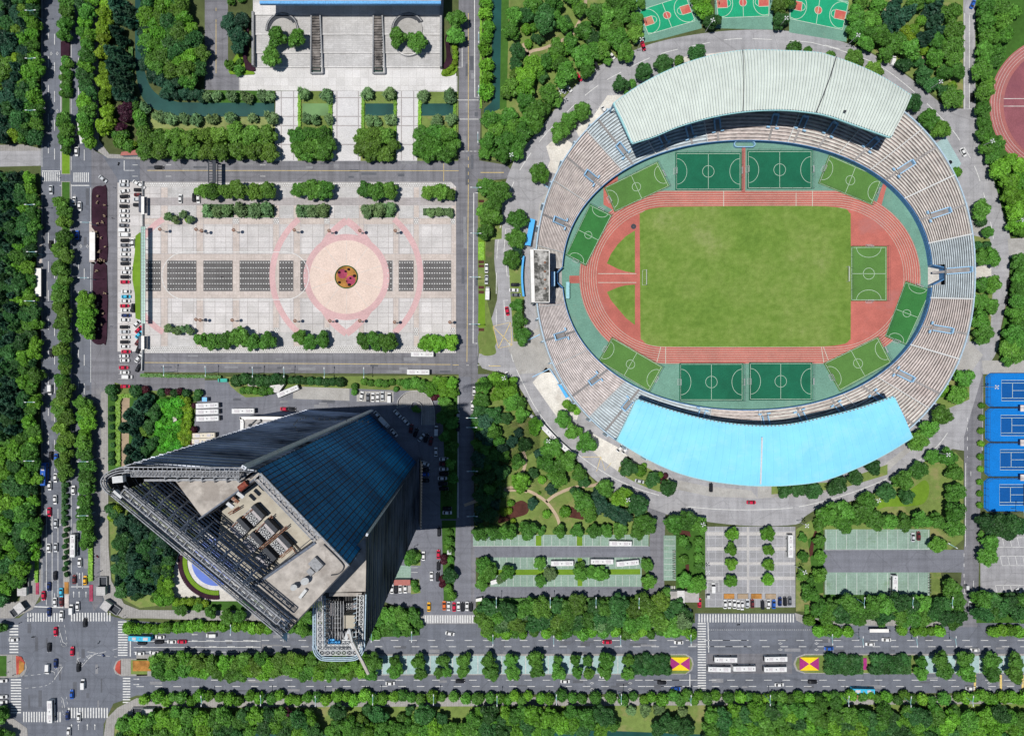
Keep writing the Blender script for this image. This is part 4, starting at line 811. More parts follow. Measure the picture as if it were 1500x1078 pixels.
# ------------------------------------------------------------------ twin tower
def thing_parts(root):
    off = Matrix.Translation(-Vector(root.location))
    def f(k, name, mats, parent=None):
        o = k.build(name, mats); o.parent = parent or root
        if not parent: o.matrix_parent_inverse = off
        return o
    return f
M['finmetal'] = plain('fin_metal', (.55, .58, .63), .8, .2, 0, .2)
M['ledgedark'] = plain('dark_facade_louvre', (.16, .175, .21), .8, .1, 0, .6, .06)
TA = [D(p, 168) for p in P('182,683 158,690 148,703 161,725 413,933')] + [D((512, 828), 160), D((376, 688), 160)]
def lean(g, z, lx=2.0, ly=-12.0, top=165): t = 1 - z / top; return (g[0] + lx * t, g[1] + ly * t)
def ringA(z): return [lean(g, z) for g in TA]
tw = empty('office_tower', (*W((530, 665)), 0), 0, 'taller dark glass office tower with open steel crown and rooftop chillers', 'tower', 'twin office towers'); tp = thing_parts(tw)
def shell(k, ring, z0, z1, n, edges=None, m=0):
    for i in range(n):
        a, c = ring(z0 + (z1 - z0) * i / n), ring(z0 + (z1 - z0) * (i + 1) / n); za, zc = z0 + (z1 - z0) * i / n, z0 + (z1 - z0) * (i + 1) / n
        for e in edges: p, q = e, (e + 1) % len(a); k.face([(*W(a[p]), za), (*W(a[q]), za), (*W(c[q]), zc), (*W(c[p]), zc)], m)
k = MB(); shell(k, ringA, 0, 142, 4, [0, 1, 2, 3, 4, 6]); tp(k, 'facade', M['dglass'])
k = MB(); shell(k, ringA, 0, 160, 4, [5]); tp(k, 'blue_facade', M['bglass'])
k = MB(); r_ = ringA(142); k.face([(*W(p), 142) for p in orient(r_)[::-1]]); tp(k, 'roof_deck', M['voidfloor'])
def wallbar(k, ring, z, e, out, th, m=0):
    r = ring(z); a, c = Vector(W(r[e])), Vector(W(r[(e + 1) % len(r)])); ctr = sum((Vector(W(p)) for p in r), Vector((0, 0))) / len(r)
    d = (c - a).normalized(); n = Vector((-d.y, d.x))
    if n.dot((a + c) / 2 - ctr) < 0: n = -n
    a = a + n * out / 2 - d * .2; c = c + n * out / 2 + d * .2; k.bar((*a, z), (*c, z), out, th, m)
k = MB(); nf = 36
for i in range(nf):
    z = 3.5 + i * 4.55
    for e in (0, 1, 2, 3, 4, 6):
        if e == 4 and z > 158: continue
        wallbar(k, ringA, z, e, .42 if e in (6, 4) else .12, .5 if i % 3 else .8); wallbar(k, ringA, z + 1.5, e, .12, .2)
ledge = tp(k, 'facade_ledge', M['ledge'])
k = MB()
for e in (6, 0, 1, 2, 3):
    for i in range(1): 
        a, c = ringA(142), ringA(167); p, q = e, (e + 1) % 7
        for (A1, A2_) in ((a, c),):
            P1_, P2_, P3_, P4_ = Vector(W3(*A1[p], 142)), Vector(W3(*A1[q], 142)), Vector(W3(*A2_[q], 167)), Vector(W3(*A2_[p], 167))
            for j in range(int(max(3, (P2_ - P1_).length / 1.6))):
                u = j / max(3, (P2_ - P1_).length / 1.6); k.bar(P1_.lerp(P2_, u), P4_.lerp(P3_, u), .1 if e == 3 else .2)
tp(k, 'crown_post', M['steeld'])
k = MB(); NB = 24
for i in range(NB + 1):
    u = i / NB; lo, hi = ringA(0), ringA(160); f = lambda r: Vector(W((r[5][0] + (r[6][0] - r[5][0]) * u, r[5][1] + (r[6][1] - r[5][1]) * u)))
    a, c = f(lo), f(hi); n = Vector((.72, .69)) * .05; k.bar((*(a + n), 0), (*(c + n), 160), .12 if i % 3 else .3, .2)
tp(k, 'mullion', M['steeld'])
k = MB()
for i in range(43): wallbar(k, ringA, 3.5 + i * 3.7, 5, .03 if i % 3 else .08, .16)
tp(k, 'floor_band', M['steeld'])
k = MB(); fin = [W3(545.5, 601, 0), W3(357, 684.5, 169)]; k.bar(fin[0], fin[1], 1.3, .8); tp(k, 'corner_fin', M['finmetal'])
# roof slabs
M['wallblue'] = plain('plant_wall_panel', (.12, .14, .18), .8, .2, 0, .3)
M['louvresteel'] = plain('louvre_steel', (.42, .47, .55), .8, .2, 0, .35); M['deckgrey'] = plain('deck_grey', (.21, .21, .215), .8, .2, 0, .2, .5)
def oslab(k, s, z, th=.8, m=0): k.prism([W(p, z) for p in P(s)], z - th, z, m, bottom=True)
k = MB(); oslab(k, '256,703 362,700 377,690 384,697 327,734 297,758', 158, 16); tp(k, 'roof_slab', M['roofconc'])
k = MB(); oslab(k, '470,787 512,827 417,931 405,912 364,862', 160, 18); sl2 = tp(k, 'roof_slab', M['roofconc'])
k = MB(); oslab(k, '326,745 384,700 468,789 366,860 318,800', 150, 8); tp(k, 'plant_deck', M['roofbeige'])
k = MB(); oslab(k, '430,798 446,815 396,852 386,841', 151.2, 1.2); tp(k, 'plant_plinth', M['roofbeige'])
k = MB(); k.bar(W3(297, 758, 154), W3(381, 698, 154), .4, 9); k.bar(W3(468, 789, 156), W3(364, 862, 156), .6, 9); tp(k, 'plant_wall', M['wallblue'])
k = MB()                                             # north-east catwalk
def lattice(k, f, s0, s1, o0, o1, z, step, wd=.28, diag=True):
    s = s0; wd *= .6
    while s < s1 - 1e-6:
        e = min(s + step, s1); k.bar(f(s, o0, z), f(s, o1, z), wd)
        if diag: k.bar(f(s, o0, z), f(e, o1, z), wd * .7); k.bar(f(s, o1, z), f(e, o0, z), wd * .7)
        s = e
    k.bar(f(s1, o0, z), f(s1, o1, z), wd)
    for o in (o0, o1): k.bar(f(s0, o, z), f(s1, o, z), wd * 1.3)
def axis(a, c, side):
    d = Vector((c[0] - a[0], c[1] - a[1])); L = d.length; d.normalize(); n = Vector((-d.y, d.x)) * side
    return (lambda s, o, z: W3(a[0] + d.x * s + n.x * o, a[1] + d.y * s + n.y * o, z)), L
f, L = axis((382, 693), (512, 829), 1)
lattice(k, f, 0, 128, 2, 13, 159.5, 12, .3); k.bar(f(0, 0, 160.3), f(L, 0, 160.3), .4, .6)
tp(k, 'catwalk', M['parapet'])
k = MB(); k.face([f(0, 2, 158), f(0, 13, 158), f(128, 13, 158), f(128, 2, 158)][::1]); tp(k, 'catwalk_deck', M['greyroof'])
# north crown walkway
k = MB(); f, L = axis((182, 684), (358, 685), 1)
lattice(k, f, 0, L, 0, 5, 168, 7, .28, False); lattice(k, f, 10, L - 8, 5, 14, 166, 5, .24); k.bar(f(0, 0, 168.6), f(L, 0, 168.6), .3, .5); k.bar(f(30, 19, 162), f(L - 10, 17, 162), .6, .6)
for s in range(60, 170, 18): k.bar(f(s, 14, 166), f(s + 1, 21, 158.5), .4)
k.bar(W3(358, 684, 169), W3(338, 697, 160), .6); k.bar(W3(376, 689, 161), W3(340, 698, 160), .5); lattice(k, axis((362, 684), (342, 700), -1)[0], 0, 24, 0, 9, 163, 6, .25)
tp(k, 'north_crown', M['parapet'])
k = MB(); k.face([f(0, 5.5, 164), f(0, 14, 164), f(L, 14, 164), f(L, 5.5, 164)]); tp(k, 'crown_deck', M['deckgrey'])
# south-west crown
f, L = axis((161, 724), (413, 933), -1); k = MB()
for o, z in ((0, 168.5), (3, 168), (6.5, 167)): k.bar(f(-2, o, z), f(L, o, z), .24, .4)
s = 4
while s < L: k.bar(f(s, 0, 168), f(s, 8, 166.5), .14); s += 7
lattice(k, f, 12, L - 18, 10, 20, 167.5, 17, .4, False); k.bar(f(8, 23, 166), f(L - 22, 23, 166), .4)
tp(k, 'south_crown', M['parapet'])
k = MB()
for i in range(5): k.bar(f(10, 11 + i * 2, 167), f(L - 18, 11 + i * 2, 167), .17, .05)
tp(k, 'crown_deck', M['deckgrey'])
k = MB(); s = 18
while s < L - 22: k.bar(f(s, 15, 167.2), f(s + 6, 15, 167.2), .22, .12); s += 17
tp(k, 'deck_grille', M['steelw'])
k = MB()                                              # rounded nose
for o, z in ((0, 168.5), (4, 168), (8, 167)):
    pts = [W3(*q, z) for q in smooth([(190, 684 + o * .9), (170 + o * .3, 687 + o * .8), (155 + o * .8, 694 + o * .5), (148 + o, 705), (153 + o * .8, 717 - o * .3), (163 + o * .6, 726 - o * .7)], 4)]
    for a, c in zip(pts[:-1], pts[1:]): k.bar(a, c, .24, .4)
for a in range(6):
    q0 = smooth(P('190,684 170,687 155,694 148,705 153,717 163,726'), 1)[a]; q1 = (170 + (q0[0] - 170) * .45, 704 + (q0[1] - 704) * .45); k.bar(W3(*q0, 168), W3(*q1, 165), .2)
tp(k, 'crown_nose', M['parapet'])
k = MB()
for c, rot in (((174.5, 701.5), .1), ((172.5, 725.5), -.72)): k.box(W3(*c, 167), (2.7, 1.7, 1.6), rot)
tp(k, 'plant_box', M['steelw'])
f, L = axis((161, 724), (413, 933), -1); k = MB()      # louvre bars and braces over the void
g3 = lambda s, z, o=0.0: (lambda r: (lambda a, c, n: (a.x + (c.x - a.x) * s + n.x * o, a.y + (c.y - a.y) * s + n.y * o, z))(Vector(W(r[3])), Vector(W(r[4])), Vector((.648, .762))))(ringA(z))
for j in range(15):
    z = 143.5 + j * 1.55; k.bar(g3(.02, z, .9 + (165 - z) * .16), g3(.985, z, .9 + (165 - z) * .16), .26 if j % 3 else .4)
for i in range(27):
    u = .03 + i * .036; k.bar(g3(u, 143, .7), g3(u, 166, .7), .13 if i % 2 else .24)
for i in range(10):
    u = .06 + i * .1; k.bar(g3(u, 143, 1.2), g3(min(u + .07, .98), 166, 1.2), .2)
for i in range(9):
    s = 40 + i * 24; k.bar(f(s, 22, 166), f(s + 6, 66, 152), .42, .4); k.bar(f(s, 22, 166), f(s + 14, 44, 157), .25); k.bar(f(s + 12, 22, 166), f(s - 2, 48, 156), .25)
tp(k, 'louvre_frame', M['louvresteel'])
k = MB()
for j in range(14): z = 142.6 + j * 1.75; k.bar(g3(0, z, .2), g3(1, z, .2), .1, .75)
k.face([g3(0, 142, .05), g3(1, 142, .05), g3(1, 150, .05), g3(0, 150, .05)]); tp(k, 'louvre_and_shade_sheet', M['steeld'])  # solid low sheet behind the louvres is added to darken the void
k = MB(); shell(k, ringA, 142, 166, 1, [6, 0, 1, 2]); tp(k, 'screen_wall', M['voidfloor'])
k = MB()
for i in range(9):
    s = 46 + i * 24; k.bar(f(s, 30, 150), f(s + 4, 74, 147), .3); k.bar(f(s + 8, 25, 146), f(s + 8, 70, 144), .2)
for j in range(6): o = 26 + j * 9; k.bar(f(40, o, 148), f(238, o, 148), .18)
tp(k, 'lower_frame', M['steeld'])
k = MB(); g = axis((413, 933), (512, 828), -1)[0]; k.bar(g(0, 0, 160.4), g(144, 0, 160.4), .3, .5)
for q in ('474,797 500,823 503,832 496,840 485,842', '374,868 392,896 402,903 412,905', '366,862 455,790'):
    pts = [W3(*p, 160.4) for p in smooth(P(q), 4)]
    for a, c in zip(pts[:-1], pts[1:]): k.bar(a, c, .2, .35)
tp(k, 'roof_kerb', M['steeld'])
k = MB()
for j in range(5): k.bar(W3(372 + j * 9, 868 + j * 11, 161), W3(404 + j * 3, 932 - (4 - j) * 9, 161), .35)
k.bar(W3(418, 905, 160), W3(416, 940, 163), .4); k.bar(W3(415, 938, 164), W3(421, 912, 160), .5); k.bar(W3(360, 866, 162), W3(408, 930, 163), .4); tp(k, 'end_frame', M['parapet'])
k = MB(); k.face([W3(421, 912, 160), W3(421, 940, 165), W3(410, 932, 166), W3(412, 930, 165)]); tp(k, 'end_panel', M['bluesteel'])
k = MB()
for c, r in (((447, 846), 1.1), ((431, 855), .9)):
    p = W3(*c, 160); k.tube((p[0], p[1], 160), (p[0], p[1], 161.2), .25); k.tube((p[0], p[1], 161.2), (p[0] + .5, p[1] - .3, 162.2), .5, r, 14)
tp(k, 'satellite_dish', M['steelw'])
k = MB(); k.box(W3(463, 826, 160.8), (2.6, 3.2, 1.1), .78); k.box(W3(455, 837, 160.5), (1.5, 1.8, .7), .78); tp(k, 'roof_hatch', M['steelg'])
k = MB(); k.box(W3(444, 869, 160.6), (2.8, .8, .8), .9); tp(k, 'roof_unit', M['steelw'])
# chillers stand on the plant deck: things of their own
def make_chiller(lab, mir=0):
    r = empty('chiller', (0, 0, 0), 0, lab, 'chiller', 'rooftop chillers'); k = MB(); k.box((0, 0, 1.1), (6.2, 3.0, 2.2)); k.build('casing', M['steelg'], r)
    for x in (-1.5, 1.5):
        k = MB(); k.tube((x, 0, 2.2), (x, 0, 2.45), 1.42, 1.42, 18); fan = k.build('fan', M['steeld'], r); k = MB()
        for i in range(7):
            a = i * 2 * math.pi / 7; k.face([(x + .2 * math.cos(a), .2 * math.sin(a), 2.47), (x + 1.35 * math.cos(a - .2), 1.35 * math.sin(a - .2), 2.47), (x + 1.35 * math.cos(a + .2), 1.35 * math.sin(a + .2), 2.47)])
        k.build('blade', M['steelw'], fan)
    k = MB()
    for i in range(13): k.box((-2.9 + i * .483, 2.5 if mir else -2.55, 1.9), (.3, 1.9, .5), 0)
    k.box((0, 2.5 if mir else -2.55, 1.3), (6.2, 1.9, .8)); k.build('louvre', M['louvre'], r)
    k = MB(); k.box((0, 4.4 if mir else 2.5, 2.0), (6.2, 1.8, 4.2)); k.build('back_side_shade', M['steeld'], r); return r  # dark box stands for the tall back side and its shadow
ch0 = make_chiller('x'); ch1 = make_chiller('x', 1); 
for i, (x, y, flip, lab) in enumerate(((371, 757, 1, 'rooftop chiller of the right row, nearest the rusty pipes'), (390, 777.5, 1, 'rooftop chiller in the middle of the right row'), (410, 800, 1, 'rooftop chiller of the right row, nearest the lower roof slab'), (355, 771, 0, 'rooftop chiller of the left row, nearest the rusty pipes'), (374, 791.5, 0, 'rooftop chiller in the middle of the left row'), (393, 814, 0, 'rooftop chiller of the left row, nearest the lower roof slab'))):
    c = (ch1 if i == 0 else copy_tree(ch1)) if flip else (ch0 if i == 3 else copy_tree(ch0)); c.location = W3(x, y, 150.05); c.rotation_euler.z = math.atan2(-140, 134); c['label'] = lab; c.scale = (.7,) * 3
k = MB(); k.tube(W3(351, 716, 159), W3(362, 707, 159), .9, .9, 14); simple('tank', k, M['rust2'], 'red rusty cylindrical tank lying on the concrete roof corner', 'tank')
r = empty('duct', W3(340, 730, 158.2), 0, 'rusty white banded duct climbing over the plant wall', 'duct'); 
for i in range(3):
    k = MB(); a = (333 + i * 7.5, 736 - i * 7.5); k.bar(W3(*a, 159.4), W3(a[0] + 9, a[1] + 7, 159), .95, .9); o = k.build('duct_section', M['rust'] if i % 2 else M['steelw']); o.parent = r; o.matrix_parent_inverse = Matrix.Translation(-Vector(r.location))
k = MB()
for a, c in (((340, 771), (372, 744)), ((366, 787), (398, 755)), ((380, 803), (420, 770)), ((410, 815), (427, 801)), ((427, 801), (440, 819)), ((334, 752), (350, 742))):
    k.tube(W3(*a, 152), W3(*c, 152), .16); k.tube(W3(a[0] + 2, a[1] + 2, 151.4), W3(c[0] + 2, c[1] + 2, 151.4), .13)
simple('pipework', k, M['rust'], 'rusty pipe runs between the rooftop chillers', 'pipes')
# lower tower
tb = empty('office_tower', (*W((592, 730)), 0), 0, 'lower dark office tower with pale blue steel lattice crown and long crane', 'tower', 'twin office towers'); tq = thing_parts(tb)
TB = [D(p, 146) for p in P('537,783 534,950 528,962 516,967 474,967 462,960 457,947 457,868')]
def ringB(z): return [lean(g, z, -3, -9, 146) for g in TB]
k = MB(); shell(k, ringB, 0, 134, 4, range(8)); shell(k, ringB, 134, 146, 1, (0,)); tq(k, 'facade', M['dglass'])
k = MB()
for i in range(39):
    z = 3 + i * 3.7
    for e in range(7): wallbar(k, ringB, z, e, .2 if i % 2 else .12, .35); wallbar(k, ringB, z + 1.4, e, .1, .15)
tq(k, 'facade_ledge', M['ledgedark'])
k = MB()
for i in range(22):
    u = (i + .5) / 22; a, c = ringB(0), ringB(146); p = lambda r: (r[0][0] + (r[1][0] - r[0][0]) * u + .6, r[0][1] + (r[1][1] - r[0][1]) * u); k.bar(W3(*p(a), 0), W3(*p(c), 146), .28, .3)
tq(k, 'mullion', M['steeld'])
k = MB(); k.bar(W3(612.5, 677, 0), W3(537.5, 783, 146), .9, .6); tq(k, 'corner_fin', M['finmetal'])
k = MB(); k.face([(*W(p), 134) for p in orient(ringB(134))[::-1]]); tq(k, 'roof_deck', M['voidfloor'])
k = MB(); oslab(k, '536.5,785 536,866 470,868 470,850', 145, 11); oslab(k, '482,868 530,868 530,873 482,873', 144, 3); tq(k, 'roof_slab', M['roofconc'])
k = MB(); oslab(k, '503,901 520,901 520,920 501,920', 140, 6); tq(k, 'plant_house', M['roofbeige'])
kb = MB(); kw = MB()
f, L = axis((459, 872), (459, 950), -1); lattice(kw, f, 0, L, 6, 14, 146, 9, .26); lattice(kb, f, 0, L, 1, 3, 145, 5, .24, False); kb.bar(f(-2, 0, 147), f(L, 0, 147), .3, .5); kb.bar(f(0, 17, 144), f(L - 6, 17, 144), .25)
for s in range(4, 78, 7): kb.bar(f(s, 16, 145), f(s + 2, 24, 139), .16)
f, L = axis((536, 872), (534, 950), 1); lattice(kw, f, 0, L, 3, 9, 146, 7, .26); kb.bar(f(-2, 0, 147), f(L, 0, 147), .28, .5); lattice(kw, f, 0, L, 9, 13, 145, 6, .2, False)
for s in range(4, 78, 7): kb.bar(f(s, 13, 145), f(s + 2, 18, 138), .25)
f, L = axis((470, 964), (524, 964), -1); lattice(kw, f, -2, L + 2, 5, 12, 146, 8, .26); lattice(kw, f, 0, L, 14, 20, 144, 6, .24)
for o, z in ((0, 147), (2.5, 146.5), (5, 146)):
    pts = [W3(*q, z) for q in smooth([(458 + o, 945), (460 + o, 955 - o * .4), (466 + o * .6, 963 - o), (476, 967 - o), (514, 967 - o), (526 - o * .6, 963 - o), (532 - o, 955 - o * .3), (534 - o, 945)], 3)]
    for a, c in zip(pts[:-1], pts[1:]): kb.bar(a, c, .24, .4)
tq(kw, 'white_lattice', M['steelw']); tq(kb, 'blue_lattice', M['palesteel'])
k = MB()
for i in range(14): k.bar(W3(476, 876 + i * 5, 138), W3(484, 876 + i * 5, 135), .3); k.bar(W3(520 + 3, 876 + i * 5, 138), W3(519, 876 + i * 5, 135), .3)
for i in range(6): k.bar(W3(482, 905 + i * 7, 140), W3(500, 905 + i * 7, 140), .35); k.bar(W3(483 + i * 4, 880, 141), W3(483 + i * 4, 945, 141), .22)
for i in range(10): k.bar(W3(476 + i * 5, 925, 142), W3(478 + i * 5, 942, 138), .3)
tq(k, 'frame', M['steelg'])
k = MB(); k.box(W3(486, 938, 141), (1.8, 1.4, 1.2)); k.box(W3(495, 940, 141), (1.5, 1.2, 1.2)); tq(k, 'tarpaulin', M['blueroof']); k = MB(); k.box(W3(508, 939, 141), (2.6, 1.6, 1.4)); k.box(W3(528, 942, 143), (1.4, 1.2, 1.4)); k.box(W3(530, 950, 143), (1.3, 1.1, 1.2)); tq(k, 'plant_box', M['steelw'])
for i, (x, lab) in enumerate(((495, 'chiller on the lower tower, left of the pair'), (512, 'chiller on the lower tower, right of the pair'))):
    c = copy_tree(ch0); c.location = W3(x, 890, 134.1); c.rotation_euler.z = math.pi / 2 * (1 if i else -1); c['label'] = lab; c.scale = (.62,) * 3; c['group'] = 'chillers on the lower tower'
cr = empty('roof_crane', W3(518, 942, 146), 0, 'white boom crane reaching out over the lower tower edge', 'crane'); cp = thing_parts(cr)
k = MB(); k.tube(W3(518, 942, 142), W3(518, 942, 148), .5); k.box(W3(518, 944, 148.6), (1.5, 2.0, 1.2), .5); cp(k, 'turret', M['steelw'])
k = MB(); k.bar(W3(510, 927, 149.5), W3(540, 987, 151), .75, .7); cp(k, 'boom', M['roofconc']); k = MB(); k.bar(W3(507, 934, 148), W3(512, 922, 150), 1.0); k.bar(W3(512, 922, 150), W3(516, 940, 152), .5); k.bar(W3(516, 940, 152.5), W3(530, 966, 151.5), .3); cp(k, 'counter_arm', M['steelw'])
# ------------------------------------------------------------------ other buildings
pd = empty('podium_building', (*W((390, 630)), 0), 0, 'low white podium with grey flat roof under the tower', 'building'); pp = thing_parts(pd)
q = [D(p, 10) for p in P('352,613 358,610 460,612 480,660 352,660')]; k = MB(); k.prism([W(p) for p in q], 0, 10, 0); pp(k, 'wall', M['whitewall'])
q = [D(p, 10.3) for p in P('357,616 361,614 456,616 476,656 357,656')]; k = MB(); k.prism([W(p) for p in q], 9.9, 10.05); pp(k, 'roof', M['greyroof'])
k = MB(); k.wall([D(p, 11) for p in smooth(P('355,660 355,618 360,612 460,613'), 3)], 1.2, 10, 11); pp(k, 'parapet', M['whitewall'])
k = MB(); k.face([W3(362, 611, 8), W3(406, 603, 5), W3(470, 605, 5), W3(460, 612, 8)][::-1]); pp(k, 'skylight', M['dglass'])
k = MB()
for a, c in (((369, 621), (375, 615)), ((377, 621), (383, 617)), ((383, 617), (381, 614))): k.bar(W3(*a, 10.6), W3(*c, 10.6), .5)
k.tube(W3(366, 623, 10), W3(366, 623, 11), .8); pp(k, 'roof_pipe', M['steeld'])
nb = empty('museum_building', (*W((514, -20)), 0), 0, 'large building with blue-grey eave at the top edge of the terrace', 'building'); np_ = thing_parts(nb)
k = MB(); k.prism([W(p) for p in rect(386, -120, 642, 2)], 0, 13); np_(k, 'wall', M['whitewall']); k = MB(); k.prism([W(D(p, 15)) for p in rect(381, -130, 646, 5)], 14, 15, bottom=True); np_(k, 'roof', M['greyroof']); k = MB(); k.bar(W3(381, 5, 14.4), W3(646, 5, 14.4), 1.4, 1.6); np_(k, 'eave', M['bluepaint'])
for x0 in (456, 547):
    sk = empty('cascade_cover', (*W((x0 + 7, 65)), 0), 0, '%s framed strip of weathered planks running down the terrace steps' % ('left' if x0 < 500 else 'right'), 'skylight', 'plank strips on the terrace'); sp = thing_parts(sk)
    k = MB()
    for i in range(20): y = 26 + i * 4; k.box(W3(x0 + 6.5 + i * .05, y, 2.9 - i * .1), (3.7, 1.1 if i % 3 else .8, .3))
    sp(k, 'plank', M['wood']); k = MB(); k.prism([W(p) for p in rect(x0 + 1, 100, x0 + 14, 106)], 0, .6); sp(k, 'trough', M['water'])
    k = MB(); k.bar(W3(x0, 22.5, 3.1), W3(x0 - .8, 108, 1.2), .6, 1); k.bar(W3(x0 + 13, 22.5, 3.1), W3(x0 + 17, 108, 1.2), .6, 1); k.bar(W3(x0, 22.5, 3.1), W3(x0 + 13, 22.5, 3.1), .6, 1); k.bar(W3(x0 - .8, 108, 1.2), W3(x0 + 17, 108, 1.2), .6, 1); sp(k, 'frame', M['steelg'])
for cx, lab in ((416, 'left'), (599, 'right')):
    cw = empty('curved_wall', (*W((cx, 45)), 0), 0, '%s curved retaining wall round the sunken court on the terrace' % lab, 'wall', 'curved walls on the terrace'); cp2 = thing_parts(cw)
    k = MB(); pts = circ(cx, 47, 22.5, 24, 175, 330) + ([(cx + 27, 58)] if lab == 'left' else []); k.wall(pts, .5, 1.9, 3.0); cp2(k, 'coping', M['steelg']); k = MB(); k.wall(circ(cx, 47, 21.3, 24, 175, 330), 2.4, 2.38, 2.44); k.wall(circ(cx, 47.5, 19.5, 24, 195, 310), 1.6, 2.385, 2.445); cp2(k, 'inner_shade_strip', M['steeld'])  # flat dark strips paint the shade inside the curved wall
    G('sunken_court', circ(cx, 47, 20.5, 40), 2.43, M['conc'])
k = MB(); k.wall(circ(599, 64, 20, 16, 35, 145), .6, .6, 2.2); simple('kerb_wall', k, M['terrace2'], 'pale curved kerb wall on the terrace below the right sunken court', 'wall')
k = MB(); k.prism([W(p) for p in rect(372, 22, 375, 100)], 0, 3.4); simple('terrace_wall', k, M['steelg'], 'long dark side wall at the west end of the terrace', 'wall', 'terrace side walls'); k = MB(); k.prism([W(p) for p in rect(645, -20, 648, 102)], 0, 3.4); simple('terrace_wall', k, M['steelg'], 'long dark side wall at the east end of the terrace', 'wall', 'terrace side walls')
# gate canopy of the plaza, gantry, shelters, booths
gc = empty('glass_canopy', (*W((210, 402)), 0), 0, 'long green glass canopy between parked cars and plaza', 'canopy'); gp = thing_parts(gc)
k = MB(); k.prism([W(D(p, 4.5)) for p in rect(206.5, 332, 212.8, 474)], 4.35, 4.5, bottom=True); gp(k, 'glass_roof', M['glassgreen']); k = MB()
for y in np.arange(332, 475, 4.73): k.bar(W3(206.3, y, 4.6), W3(213, y, 4.6), .14)
for x in (206.5, 209.5, 212.8): k.bar(W3(x, 332, 4.6), W3(x, 474, 4.6), .16)
for y in np.arange(335, 474, 15): k.bar(W3(209.7, y, 0), W3(209.7, y, 4.3), .3)
gp(k, 'frame', M['steelg'])
for y0, y1, lab in ((288, 314, 'north'), (492, 512, 'south')):
    g = empty('gatehouse', (*W((210, (y0 + y1) / 2)), 0), 0, 'white-roofed gatehouse at the %s end of the green glass canopy' % lab, 'gatehouse', 'plaza gatehouses'); q_ = thing_parts(g); k = MB(); k.prism([W(p) for p in rect(208.5, y0 + 1, 212.5, y1 - 1)], 0, 3.6); q_(k, 'wall', M['dglass']); k = MB(); k.prism([W(D(p, 4)) for p in rect(206.8, y0, 211, y1)], 3.6, 4, bottom=True); q_(k, 'roof', M['whitewall'])
k = MB(); k.wall(P('210.5,266 210.5,288'), .2, .1, 1.6); k.wall(P('210.5,314 210.5,332'), .3, .1, 1.6); k.wall(P('210.5,474 210.5,492'), .3, .1, 1.6); k.wall(P('210.5,512 209.5,543'), .3, .1, 1.6); simple('gate_fence', k, M['steelw'], 'low pale fence along the west edge of the plaza', 'fence')
g = empty('gantry', (*W((310.5, 251)), 0), 0, 'dark blue road gantry across the street north of the plaza', 'gantry'); q_ = thing_parts(g); k = MB()
for x in (305.5, 312, 315.5): k.bar(W3(x, 236, 6.5), W3(x, 268, 6.5), .4)
for y in range(236, 270, 4): k.bar(W3(305.5, y, 6.6), W3(315.5, y, 6.6), .25)
q_(k, 'truss', M['steeld']); k = MB(); k.prism([W(D(p, 7)) for p in rect(311.5, 235, 316, 268)], 6.7, 7, bottom=True); q_(k, 'panel', M['steeld'])
for y in (236, 268):
    k = MB(); k.bar(W3(310, y, 0), W3(310, y, 6.5), .6); q_(k, 'post', M['steeld'])
def shelter(x0, y0, x1, y1, lab, z=3.0, mt='whitewall', ang=None):
    g = empty('bus_shelter', (*W(((x0 + x1) / 2, (y0 + y1) / 2)), 0), 0, lab, 'shelter', 'bus shelters'); q_ = thing_parts(g); k = MB(); k.prism([W(D(p, z)) for p in rect(x0, y0, x1, y1)], z - .25, z, bottom=True); q_(k, 'roof', M[mt])
    v = (y1 - y0) > (x1 - x0); k = MB(); 
    for i in range(4):
        t = (i + .5) / 4; p = ((x0 + x1) / 2 + (1.5 if v else 0), y0 + (y1 - y0) * t) if v else (x0 + (x1 - x0) * t, (y0 + y1) / 2 - 1); k.bar(W3(*p, 0), W3(*p, z - .2), .2)
    q_(k, 'post', M['steelg']); k = MB(); a = (x1 - .5, y0) if v else (x0, y0 + .5); c = (x1 - .5, y1) if v else (x1, y0 + .5); k.bar((*W(a), 1.4), (*W(c), 1.4), .1, 1.6); q_(k, 'back_panel', M['carglass'])
shelter(51, 393, 60, 434, 'long white bus shelter west of the avenue'); shelter(131, 340, 139, 381, 'long white bus shelter beside the purple flower bed'); shelter(1274, 921, 1302, 926, 'white bus shelter north of the avenue'); shelter(1238, 1018, 1281, 1024, 'dark bus shelter behind the cyan bus', 3, 'maroonred')
def metro(cx, cy, L, wd, ang, lab):
    g = empty('metro_entrance', (*W((cx, cy)), 0), R(ang), lab, 'metro entrance', 'metro entrances'); k = MB()
    for s in (-1, 1): k.box((0, s * wd / 2, .7), (L, .3, 1.4))
    k.box((-L / 2, 0, .7), (.3, wd, 1.4)); k.build('wall', M['steelg'], g); k = MB(); k.box((L * .26, 0, 3.2), (L * .5, wd + .6, .25)); k.build('roof', M['terrace'], g); k = MB()
    for i in range(6): k.box((-L * .45 + i * L * .09, 0, .6 - i * .09), (L * .09, wd - .3, .1))
    k.build('stair', M['steeld'], g); k = MB(); k.box((L * .26, wd / 2, 1.9), (L * .5, .1, 2.4)); k.box((L * .26, -wd / 2, 1.9), (L * .5, .1, 2.4)); k.build('glazing', M['glassgreen'], g)
metro(38.5, 857, 8.2, 3.9, -90, 'metro entrance on the northwest corner of the crossing, standing north-south'); metro(29.5, 891, 8.5, 3.8, 37, 'slanting metro entrance at the northwest corner of the crossing'); metro(153, 856, 8.5, 3.8, -90, 'metro entrance on the northeast corner of the crossing, standing north-south'); metro(165.5, 888, 8.5, 3.8, 145, 'slanting metro entrance at the northeast corner of the crossing'); metro(212, 1040, 11, 3.8, 0, 'dark metro entrance at the southeast corner of the crossing')
